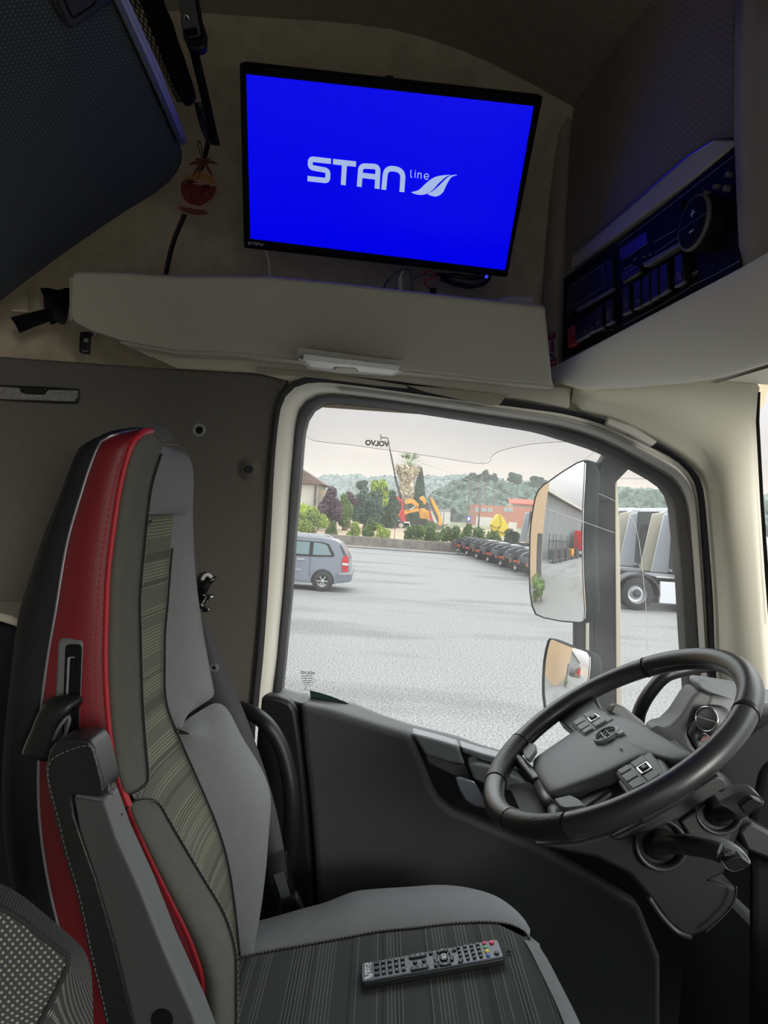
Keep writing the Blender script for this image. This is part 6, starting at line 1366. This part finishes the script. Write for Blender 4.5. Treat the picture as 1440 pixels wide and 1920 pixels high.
for wx in (xr - 3.2, xr - 7.5): 
    wf = bbox('window', wx - .9, wx + .5, Yh - .12, Yh, 1.9, 3.9, M['plaster'], hs_); bbox('pane', wx - .75, wx + .35, Yh - .15, Yh - .10, 2.05, 3.75, M['winglass'], wf)
bbox('downpipe', xr - .35, xr - .2, Yh - .15, Yh, 0, zr - .1, M['bark'], hs_); bbox('annexe', xr, xr + 1.2, Yh + 1, Yh + 8, 0, zr - .5, M['plaster'], hs_)
Yo = 180; x0 = D(891, 960, Yo).x; x1 = D(1030, 960, Yo).x
ob = thing('orange_building', 'long low orange walled building with a red tiled roof section below the pines', 'building', (x0 + 8, Yo, 0))
bbox('building_wall', x0, x1, Yo, Yo + 12, 0, D(900, 946, Yo).z, M['orangewall'], ob); bbox('upper_wall', D(962, 950, Yo + 4).x, x1 + 6, Yo + 4, Yo + 12, 0, D(980, 944, Yo + 4).z, M['plaster'], ob)
za = D(970, 947, Yo).z; xa = D(958, 940, Yo).x
MB().prism([V((xa, Yo + 2.5, za + .3)), V((x1 + 8, Yo + 2.5, za + .3)), V((x1 + 8, Yo + 7, za + 1.5)), V((xa + .6, Yo + 7, za + 1.5))], (0, 0, .25)).build('tiled_roof', M['redtiles'], ob)
bbox('white_base', x0 + .3, D(924, 960, Yo).x, Yo - .3, Yo, 0, D(900, 969, Yo).z, M['plasterwhite'], ob)
for px in (896, 907, 919, 949, 957):
    c = D(px, 956, Yo); wf = box('window', (c.x, Yo - .05, c.z), (1.15, .2, .95), M['plasterwhite'], ob); box('pane', (c.x, Yo - .17, c.z), (.95, .06, .78), M['winglass'], wf)
bw = bbox('white_shed', D(800, 960, 150).x, D(845, 960, 150).x, 150, 156, 0, D(820, 959, 150).z, M['plasterwhite'], None); tag(bw, 'long white low shed behind the leaning excavator arms', 'building')
bw = bbox('pale_cabin', D(823, 960, 160).x, D(844, 960, 160).x, 160, 164, 0, D(830, 954, 160).z, M['shed'], None); tag(bw, 'pale square cabin on the slope behind the grey boom', 'building')
bn = prism('blue_banner', [D(x, y, 140) for x, y in [(874, 968), (883, 966), (883, 978), (876, 979)]], (0, .3, 0), M['bluesign'], None, bevel=0); tag(bn, 'small blue banner sign standing left of the street lamp pole', 'sign')
box('banner_post', (D(878, 980, 140).x, 140.1, .8), (.15, .15, 2.0), M['pole'], bn); prism('white_print', [D(x, y, 139.8) for x, y in [(877, 970), (881, 970), (881, 975), (877, 976)]], (0, .05, 0), M['white'], bn, bevel=0)
wb_ = bbox('white_notice_board', D(953, 985, 130).x, D(969, 985, 130).x, 130, 130.3, .0, D(960, 979, 130).z, M['plasterwhite'], None); tag(wb_, 'small white notice board right of the yellow skip', 'sign')
# street lamp and thin poles
for px, yt, yb, Y_, r, lb in ((902, 915, 1012, 60, .09, 'tall grey street lamp pole rising above the hedge'), (833, 953, 985, 105, .09, 'short grey pole right of the leaning excavator arm'), (828, 943, 965, 147, .10, 'pale thin post standing behind the short grey pole'), (741, 985, 1006, 53, .03, 'thin metal stake standing in the wall planting')):
    tp = D(px, yt, Y_); o = thing('lamp_pole' if r == .09 and Y_ == 60 else 'thin_pole', lb, 'pole', (tp.x, Y_, 0)); MB().tube([V((tp.x, Y_, 0)), tp], [r, r * .7], 8).build('shaft', M['pole'], o, smooth=True)
    if Y_ == 60: MB().tube([tp, tp + V((-.4, 0, .03))], [.06, .09], 8).build('lamp_head', M['chassisgrey'], o)
    else: MB().disc(V((tp.x, Y_, 0)), (0, 0, 1), r * 2, .05, 8).build('base', M['pole'], o)
# ---------------------------------------------------------------- machines beyond the wall
def wheel(name, c, ax, r, w, parent, rim=.58, rimm='alloy', spokes=6, dual=False):
    c = V(c); ax = V(ax).normalized()
    o = MB().lathe(c - ax * w * .5, ax, [(r * rim, 0), (r * .93, -.0), (r, w * .12), (r, w * .88), (r * .93, w), (r * rim, w)], 28).build(name, M['tyre'], parent, smooth=True)
    mb = MB(); mb.lathe(c, ax, [(r * rim, w * .5), (r * rim * .95, w * .40), (r * rim * .92, w * .15), (r * .22, w * .30), (r * .18, w * .42), (0, w * .42)], 24)
    mb.build('rim', M[rimm], o, smooth=True)
    if not spokes:
        MB().lathe(c, ax, [(r * .24, w * .2), (r * .22, w * .46), (r * .14, w * .5), (0, w * .5)], 16).build('hub', M['chassis'], o, smooth=True)
        return o
    mb = MB(); z = ax; x = V((1, 0, 0)); y = z.cross(x)
    for k in range(spokes):
        a = 2 * pi * k / spokes; d = x * cos(a) + y * sin(a); e_2 = z.cross(d); p = c + z * w * .34
        mb.prism([p + d * r * rim * .28 - e_2 * r * .05, p + d * r * rim * .9 - e_2 * r * .075, p + d * r * rim * .9 + e_2 * r * .075, p + d * r * rim * .28 + e_2 * r * .05], z * w * .12)
    mb.build('spokes', M[rimm], o)
    return o
Ym = 106; s1 = lambda px, py, Y_=Ym: D(px, py, Y_)
th = thing('telehandler', 'red and white telescopic handler with its long grey boom raised high', 'telehandler', (s1(745, 985).x, Ym, 0))
def mp_prism(nm, pts, w, m_, par, Y_=Ym, bv=.04): return prism(nm, [s1(x, y, Y_) for x, y in pts], (0, w, 0), m_, par, bevel=bv)
mp_prism('chassis', [(713, 976), (768, 981), (768, 989), (735, 988), (713, 984)], 2.2, M['machred'], th)
mp_prism('counterweight', [(712, 967), (726, 967), (727, 977), (713, 977)], 2.2, M['yellow'], th)
mp_prism('engine_cover', [(728, 974), (749, 976), (752, 983), (729, 982)], 2.2, M['machwhite'], th)
mp_prism('cab', [(729, 966), (737, 962), (744, 966), (744, 976), (728, 975)], 1.2, M['darkglass'], th)
mp_prism('front_hood', [(752, 978), (768, 979), (770, 989), (754, 989)], 2.0, M['machwhite'], th)
for px in (721, 752): wheel('wheel', (s1(px, 984).x, Ym - .2, .62), (0, -1, 0), .62, .4, th, rimm='machwhite')
for nm, a, b_, r, m_ in (('lower_boom', (757, 978), (748, 930), .38, 'machred'), ('middle_boom', (752, 935), (741, 893), .20, 'chassis'), ('upper_boom', (742, 896), (733, 850), .13, 'chassis'), ('tip_boom', (733, 852), (727, 820), .09, 'chassis'), ('jib', (727, 820), (715, 819), .10, 'chassis'), ('hook_block', (714, 824), (714, 813), .12, 'pole')):
    pa, pb = s1(*a), s1(*b_); pa.y += .9; pb.y += .9; dr_ = (pb - pa).normalized(); sd = dr_.cross(V((0, 1, 0))).normalized() * r
    MB().prism([pa - sd, pa + sd, pb + sd * .9, pb - sd * .9], (0, r * 1.6, 0)).build(nm, M[m_], th, bevel=.02)
ex1 = thing('excavator', 'yellow excavator with its arm folded over behind the red boom', 'excavator', (s1(765, 980, 110).x, 110, 0))
def ep(nm, pts, w, m_, par, Y_=110): return prism(nm, [s1(x, y, Y_) for x, y in pts], (0, w, 0), M[m_], par, bevel=.05)
ep('boom', [(737, 975), (744, 966), (762, 956), (784, 953), (789, 958), (768, 962), (752, 968), (742, 980)], .6, 'yellow', ex1)
ep('stick', [(757, 940), (768, 935), (776, 936), (786, 946), (783, 954), (773, 944), (760, 945)], .5, 'yellow', ex1)
ep('body', [(786, 958), (800, 960), (806, 974), (788, 972)], 2.4, 'yellow', ex1); ep('cab', [(744, 968), (752, 966), (756, 975), (744, 978)], 1.2, 'darkglass', ex1)
ep('track', [(742, 980), (806, 976), (808, 990), (742, 992)], 2.6, 'tyre', ex1); ep('ram', [(762, 958), (782, 947), (784, 949), (764, 960)], .2, 'chrome', ex1)
ex2 = thing('excavator', 'second yellow excavator with upright bucket linkage right of the first', 'excavator', (s1(805, 985, 113.2).x, 113.2, 0))
ep('boom', [(786, 953), (796, 953), (806, 962), (806, 974), (796, 966)], .6, 'yellow', ex2, 113.2); ep('bucket', [(786, 933), (794, 929), (798, 936), (801, 946), (795, 946), (792, 939), (788, 938)], .9, 'yellow', ex2, 113.2)
ep('linkage', [(796, 940), (803, 944), (806, 956), (800, 955)], .4, 'chassis', ex2, 113.2); ep('red_arm', [(804, 953), (808, 960), (815, 984), (808, 984), (804, 966)], .5, 'machred', ex2, 113.2)
ep('track', [(790, 982), (826, 984), (828, 994), (790, 994)], 2.4, 'tyre', ex2, 113.2)
bm_ = thing('loader_crane', 'leaning loader crane with grey boom and yellow ram right of the excavators', 'crane', (s1(825, 985, 108).x, 108, 0))
ep('grey_boom', [(803, 931), (808, 930), (820, 952), (828, 976), (823, 984), (812, 962)], .5, 'chassisgrey', bm_, 108); ep('yellow_boom', [(806, 933), (811, 934), (820, 950), (829, 974), (828, 986), (822, 985), (822, 970), (812, 950)], .5, 'yellow', bm_, 107.6)
ep('crane_base', [(812, 982), (830, 982), (832, 992), (812, 992)], 2.0, 'chassisgrey', bm_, 108)
sk = thing('yellow_skip', 'upturned yellow steel skip standing in the hedge right of the street lamp', 'skip', (D(940, 1000, 56).x, 56, 0))
prism('skip_front', [D(x, y, 56) for x, y in [(921, 984), (934, 964), (940, 965), (942, 985), (930, 990)]], (0, 1.2, 0), M['tipyellow'], sk, bevel=.03)
prism('skip_side', [D(x, y, 55.9) for x, y in [(938, 964), (945, 972), (960, 1000), (948, 1000), (934, 996), (940, 984)]], (0, 1.3, 0), M['tipyellow'], sk, bevel=.03)
prism('skip_floor', [D(x, y, 56.1) for x, y in [(921, 985), (936, 988), (952, 999), (948, 1003), (933, 1010), (926, 1000)]], (0, 1.0, 0), M['tipyellow'], sk, bevel=.03)
prism('skip_leg', [D(x, y, 56) for x, y in [(931, 1000), (935, 1000), (937, 1038), (929, 1038)]], (0, .3, 0), M['tipyellow'], sk, bevel=.01)

# ---------------------------------------------------------------- parked car
Yc = 22.0
car = thing('parked_car', 'silver blue estate car parked in the yard at the lower left of the window', 'car', (-3.2, Yc + .9, 0))
def cp(px, py): p = D(px, py, Yc); return V((p.x, 0, p.z))
x_r = cp(661, 1075).x
def CX(a, z): return V((x_r - a, 0, z))          # a metres forward of the rear bumper
prof = [(0.02, .42), (0.0, .62), (.10, .70), (.13, 1.02), (.20, 1.18), (.42, 1.50), (.62, 1.60), (1.1, 1.655), (2.0, 1.66), (2.7, 1.60), (3.5, 1.12), (4.25, .95), (4.42, .70), (4.40, .30), (3.9, .24), (.75, .24), (.30, .30)]
def tum(a, z): return .05 + max(0, z - .95) * .20 + .02 * abs(z - .7)
rows = []; W_ = 1.78
for s_, ins in ((0, 0), (.03, -.03), (.5, -.05), (.97, -.03), (1, 0)):
    rows.append([CX(a, z) + V((0, Yc + tum(a, z) + (W_ - 2 * tum(a, z)) * s_, 0)) for a, z in prof])
mb = MB(); mb.grid([r + [r[0]] for r in rows]); mb.add(rows[0], [tuple(range(len(prof)))]); mb.add(rows[-1], [tuple(range(len(prof)))]); mb.build('car_body', M['carpaint'], car, bevel=.03, seg=3)
def side(nm, pts, m_, th=.012, off=-.004, par=car, bv=.004):
    return MB().prism([CX(a, z) + V((0, Yc + tum(a, z) + off, 0)) for a, z in pts], (0, th, 0)).build(nm, m_, par, bevel=bv)
wn_ = side('side_glass', [(.62, 1.10), (.60, 1.16), (.80, 1.48), (1.0, 1.53), (2.55, 1.54), (3.1, 1.15), (2.9, 1.05), (1.2, 1.06)], M['blackmatte'])
side('rear_quarter_pane', [(.70, 1.14), (.86, 1.44), (1.05, 1.49), (1.28, 1.50), (1.28, 1.12)], M['darkglass'], off=-.010, par=wn_); side('rear_door_pane', [(1.40, 1.12), (1.40, 1.50), (2.05, 1.51), (2.05, 1.11)], M['darkglass'], off=-.010, par=wn_); side('front_door_pane', [(2.15, 1.11), (2.15, 1.51), (2.5, 1.50), (3.0, 1.15), (2.9, 1.10)], M['darkglass'], off=-.010, par=wn_)
side('tail_light', [(.145, .98), (.17, 1.14), (.31, 1.16), (.36, 1.02), (.33, .66), (.16, .66)], M['taillight'], off=-.010); side('light_band', [(.15, .86), (.155, .93), (.34, .93), (.335, .86)], M['machwhite'], off=-.016)
side('bumper', [(.0, .66), (.02, .40), (.12, .34), (.52, .34), (.50, .58), (.30, .66)], M['carlow'], th=.05, off=-.02, bv=.012); side('bumper_rub', [(.0, .58), (.40, .55), (.42, .60), (.04, .66)], M['alloy'], th=.02, off=-.035)
side('sill', [(1.40, .24), (3.2, .24), (3.2, .34), (1.42, .34)], M['carlow'], th=.04, off=-.02); side('rub_strip', [(1.62, .60), (3.2, .58), (3.2, .64), (1.60, .66)], M['alloy'], off=-.014)
side('door_line', [(1.335, .45), (1.35, .45), (1.35, 1.08), (1.335, 1.08)], M['chassis'], off=-.006, bv=0); side('door_handle', [(1.52, .945), (1.76, .935), (1.75, .98), (1.54, .985)], M['alloy'], th=.03, off=-.03, bv=.006)
arch = [(.92 + .42 * cos(a), .34 + .42 * sin(a)) for a in [i * pi / 14 for i in range(15)]]; side('wheel_arch', arch + [(.50, .26), (1.34, .26)], M['carpaint'], off=-.018, bv=.004)
arch = [(.92 + .36 * cos(a), .33 + .36 * sin(a)) for a in [i * pi / 14 for i in range(15)]]; side('arch_gap', arch + [(.56, .26), (1.28, .26)], M['blackmatte'], off=-.022, bv=0)
wheel('wheel', CX(.92, .325) + V((0, Yc + .12, 0)), (0, -1, 0), .325, .21, car); wheel('wheel', CX(3.60, .325) + V((0, Yc + .12, 0)), (0, -1, 0), .325, .21, car)
wheel('wheel', CX(.92, .325) + V((0, Yc + 1.66, 0)), (0, 1, 0), .325, .21, car); wheel('wheel', CX(3.60, .325) + V((0, Yc + 1.66, 0)), (0, 1, 0), .325, .21, car)
for yy in (.38, 1.40): MB().tube([CX(.75, 1.63) + V((0, Yc + yy, 0)), CX(.95, 1.70) + V((0, Yc + yy, 0)), CX(2.4, 1.71) + V((0, Yc + yy, 0)), CX(2.6, 1.66) + V((0, Yc + yy, 0))], .02, 6).build('roof_rail', M['alloy'], car)
side('tailgate_glass', [(.20, 1.12), (.42, 1.46), (.47, 1.46), (.30, 1.10)], M['chassis'], off=.0, bv=0)
# ---------------------------------------------------------------- row of parked tractor units
def tractor(label, x, y, white=True, n_=0, near=False):
    """x = rear axle, y = near side of the truck, facing +x"""
    o = thing('tractor_unit', label, 'truck', (x, y + 1.25, 0), 'tractor units parked in a row')
    for yy in (.75, 1.65): bbox('chassis_rail', x - 1.0, x + 5.2, y + yy, y + yy + .09, .82, 1.08, M['chassis'], o)
    bbox('rear_crossmember', x - 1.05, x - .95, y + .3, y + 2.2, .70, .95, M['chassis'], o)
    wheel('wheel', (x, y + .28, .53), (0, -1, 0), .53, .56, o, rim=.60, rimm='alloy' if white else 'chassisgrey', spokes=0)
    wheel('wheel', (x, y + 2.2, .53), (0, 1, 0), .53, .56, o, rim=.60, spokes=0)
    for side_y in (y + .0, y + 1.95):
        r0, r1 = .60, .64; mb = MB(); A_ = [i * pi / 16 - .12 for i in range(18)]
        rws = [[V((x + r_ * cos(a) * 1.15, side_y + s_ * .58, .55 + r_ * sin(a))) for a in A_] for r_, s_ in ((r0, 0), (r1, 0), (r1, 1), (r0, 1))]
        mb.grid(rws + [rws[0]]); mb.build('mudguard', M['mudguard'], o, smooth=False)
    for yy in (y + .05, y + 1.95):
        tl = bbox('tail_lamp_box', x - 1.08, x - 1.0, yy, yy + .5, .58, .76, M['chassis'], o); bbox('red_lens', x - 1.10, x - 1.06, yy + .02, yy + .24, .60, .74, M['taillight'], tl); bbox('orange_lens', x - 1.10, x - 1.06, yy + .26, yy + .40, .60, .74, M['orangelight'], tl)
    bbox('mud_flap', x - .86, x - .83, y + .02, y + .56, .12, .50, M['mudguard'], o); bbox('side_marker', x - .99, x - .80, y - .01, y + .02, .62, .72, M['orangelight'], o); bbox('reflector', x - .95, x - .85, y - .01, y + .02, .30, .42, M['machwhite'], o)
    MB().lathe((x + .1, y + 1.25, 1.1), (0, 0, 1), [(0, .14), (.45, .14), (.50, .10), (.50, .02), (.2, 0)], 18).build('fifth_wheel', M['chassis'], o, smooth=False)
    cx = x + 1.9
    MB().prism([V((cx, y + .08, 1.15)), V((cx, y + .08, 3.0)), V((cx + .15, y + .08, 3.45)), V((cx + 1.6, y + .08, 3.45)), V((cx + 2.25, y + .08, 2.6)), V((cx + 2.3, y + .08, .55)), V((cx + 1.0, y + .08, .55)), V((cx + .9, y + .08, 1.15))], (0, 2.34, 0)).build('cab', M['truckwhite'], o, bevel=.06, seg=3)
    MB().prism([V((cx - .62, y + .06, 1.12)), V((cx - .30, y + .06, 3.2)), V((cx + .15, y + .06, 3.3)), V((cx + .0, y + .06, 1.12))], (0, .06, 0)).build('side_deflector', M['truckcream'] if near else M['truckwhite'], o, bevel=.02)
    MB().prism([V((cx - .62, y + 2.38, 1.12)), V((cx - .30, y + 2.38, 3.2)), V((cx + .15, y + 2.38, 3.3)), V((cx, y + 2.38, 1.12))], (0, .06, 0)).build('side_deflector', M['truckwhite'], o, bevel=.02)
    bbox('cab_rear_panel', cx - .03, cx + .01, y + .2, y + 2.3, 1.3, 3.3, M['chassis'], o)
    for k in range(5): MB().tube([V((cx - .10, y + .5 + k * .3, 1.15)), V((cx - .16, y + .5 + k * .3, 2.0)), V((cx - .06, y + .5 + k * .3, 2.8))], .03, 6).build('air_line', M['machred'] if k == 1 else M['chassis'], o)
    bbox('side_skirt', x + .72, x + 3.3, y + .02, y + .10, .28, .98, M['truckwhite'], o, bevel=.02); bbox('skirt_marker', x + 1.25, x + 1.36, y, y + .03, .58, .63, M['orangelight'], o)
    MB().tube([V((x + 1.2, y + .45, .68)), V((x + 2.6, y + .45, .68))], .30, 14).build('fuel_tank', M['alloy'], o)
    bbox('catwalk', x + .7, x + 1.85, y + .35, y + 2.1, 1.08, 1.12, M['alloy'], o)
    bbox('door_glass', cx + 1.15, cx + 1.95, y + .065, y + .09, 2.1, 2.75, M['darkglass'], o)
    wheel('wheel', (x + 3.55, y + .30, .5), (0, -1, 0), .5, .34, o, rim=.60, spokes=0); wheel('wheel', (x + 3.55, y + 2.2, .5), (0, 1, 0), .5, .34, o, rim=.60, spokes=0)
    return o
def truck_at(px, pyb, label, near=False):
    g = G(px, pyb); return g
tl_ = ['nearest tractor unit, white, its rear wheel just right of the mirror arm', 'second tractor unit of the row, standing behind the nearest white one', 'tractor unit largely hidden by the mirror arm', 'tractor unit with black rear mudguards hidden behind the door mirror', 'tractor unit rear next to the left edge of the door mirror, nearest in that gap', 'tractor unit rear with grey mudguard, second left of the mirror', 'tractor unit rear with orange reflector, third left of the mirror', 'tractor unit rear with twin mudguards, fourth left of the mirror', 'tractor unit rear, third from the far end of the row', 'farthest tractor unit, white cab visible at the end of the row']
t0 = tractor(tl_[0], 8.35, 22.9, near=True)
for i in range(1, 10):
    y = 22.9 + 2.72 * i; x = 8.35 - .096 * (y - 22.9)
    c = copytree(t0); c.location = (x, y + 1.25, 0); c['label'] = tl_[i]
    if i > 3:
        for ch in c.children:
            if ch.name.split('.')[0] in ('cab', 'side_deflector', 'cab_rear_panel', 'air_line', 'door_glass') or (ch.name.startswith('wheel') and min(v[0] for v in ch.bound_box) > 2): ch.location.x += 2.3
# ---------------------------------------------------------------- what the mirrors show: buildings and machines behind
wb2 = thing('beige_warehouse', 'tall plain beige warehouse wall reflected at the outer edge of the door mirror', 'building', (-14, 14, 0))
def mir_at(az, dist): 
    p = MC + V((-cos(radians(az)), sin(radians(az)), 0)) * dist; p.z = 0; return p
p1, p2 = mir_at(25.5, 17), mir_at(30, 13.5); p2 = p1 + (p2 - p1).normalized() * 9
nn = V((-(p2 - p1).y, (p2 - p1).x, 0)).normalized() * 6
MB().prism([p1, p2, p2 + nn, p1 + nn], (0, 0, 7.5)).build('warehouse_wall', M['wallbeige'], wb2)
q1 = p1 + (p2 - p1).normalized() * .5 - nn.normalized() * .1; q2 = q1 + (p2 - p1).normalized() * 1.4
MB().prism([q1, q2, q2 + nn.normalized() * .3, q1 + nn.normalized() * .3], (0, 0, 2.6)).build('doorway', M['chassis'], wb2)
shd = thing('grey_shed', 'long grey clad shed with lean roof reflected in the door mirror', 'building', (-30, 14, 0))
a1, a2 = mir_at(27, 26), mir_at(12, 42); nn2 = V((-(a2 - a1).y, (a2 - a1).x, 0)).normalized() * -14
k_ = 8; dv_ = (a2 - a1) / k_
for i in range(k_): MB().prism([a1 + dv_ * i, a1 + dv_ * (i + .985), a1 + dv_ * (i + .985) + nn2, a1 + dv_ * i + nn2], (0, 0, 6.6)).build('cladding_panel', M['shed'], shd)
MB().prism([a1 - nn2.normalized() * 1.0 + V((0, 0, 6.6)), a2 - nn2.normalized() * 1.0 + V((0, 0, 6.6)), a2 + nn2 + V((0, 0, 8)), a1 + nn2 + V((0, 0, 8))], (0, 0, .3)).build('shed_roof', M['plasterwhite'], shd)
fk = None
fl_names = ['forklift with black mast reflected beside the beige wall', 'forklift with black mast, second of the reflected row', 'forklift with black mast, third of the reflected row', 'orange yellow forklift in the reflected row', 'dark forklift right of the orange yellow one']
for i in range(5):
    p = a1 + (a2 - a1) * (.03 + .12 * i) - nn2.normalized() * 2.6
    f_ = thing('forklift', fl_names[i], 'forklift', p, 'forklifts along the shed')
    m_ = M['yellow'] if i == 3 else M['chassis']
    box('body', p + V((0, 0, .75)), (1.6, 1.1, .9), m_, f_, bevel=.08); box('overhead_guard', p + V((0, 0, 2.05)), (1.2, 1.0, .06), M['chassis'], f_)
    for sx_ in (-.55, .55):
        for sy_ in (-.45, .45): box('guard_post', p + V((sx_, sy_, 1.6)), (.06, .06, .95), M['chassis'], f_)
    for sy_ in (-.35, .35): box('mast_rail', p + V((.95, sy_, 1.4)), (.10, .08, 2.6), M['chassis'], f_)
    for sx_ in (-.5, .55): wheel('wheel', p + V((sx_, -.5, .28)), (0, -1, 0), .28, .2, f_)
    box('counterweight', p + V((-.9, 0, .7)), (.3, 1.0, .8), M['orangelight'] if i % 2 else M['machred'], f_, bevel=.05)
p = mir_at(11.4, 37); rt = thing('red_lorry', 'red box lorry at the far end of the yard seen in the door mirror', 'lorry', p)
box('cargo_box', p + V((0, 0, 2.2)), (5, 2.4, 2.6), M['machred'], rt, bevel=.05); box('cab', p + V((-3.4, 0, 1.5)), (1.6, 2.2, 1.9), M['machwhite'], rt, bevel=.1); box('windscreen', p + V((-4.22, 0, 1.9)), (.04, 1.8, .8), M['darkglass'], rt)
for sx_ in (1.6, -3.2): wheel('wheel', p + V((sx_, -1.1, .45)), (0, -1, 0), .45, .3, rt)
p = mir_at(12, 75); o = thing('tree', 'green tree behind the shed end seen in the door mirror', 'tree', p); MB().tube([p, p + V((0, 0, 4))], .3, 8).build('trunk', M['bark'], o); leafy('foliage', p + V((0, 0, 4.5)), 4, 4, 3.5, 1500, .7, M['leaf'], o, seed=91, kind='stuff', core=True)
p = p2 - nn.normalized() * 1.9 + (p1 - p2) * .25; o = thing('bush', 'green shrub at the foot of the reflected beige wall', 'bush', p); MB().tube([p, p + V((0, 0, .8))], .05, 6).build('branch', M['bark'], o); leafy('foliage', p + V((0, 0, .65)), .6, .6, .65, 600, .13, M['leaf'], o, seed=92, kind='stuff', core=True)
# utility wire high above the row of trucks
wr_ = tube('overhead_wire', cat([D(1150, 897, 60), D(1220, 898, 60), D(1280, 905, 60), D(1400, 930, 60)], 5), .02, M['pole'], None, n=5); [MB().tube([V((D(x, 900, 60).x, 60, 0)), D(x, y, 60)], [.16, .11], 8).build('wire_post', M['bark'], wr_, smooth=True) for x, y in ((1150, 895), (1400, 928))]; tag(wr_, 'thin overhead wire crossing the sky above the white trucks', 'wire')

# thin blue summer haze over the far ground
hz = bpy.data.materials.new('haze'); hz.use_nodes = True; t = hz.node_tree; t.nodes.clear()
o_ = N(t, 'ShaderNodeOutputMaterial'); vs_c = N(t, 'ShaderNodeVolumeScatter'); vs_c.inputs['Color'].default_value = (.93, .96, 1, 1); vs_c.inputs['Density'].default_value = .0007; vs_c.inputs['Anisotropy'].default_value = .2
t.links.new(vs_c.outputs[0], o_.inputs['Volume'])
hb_ = box('haze', (0, 380, 12), (1400, 620, 26), hz); hb_['kind'] = 'structure'
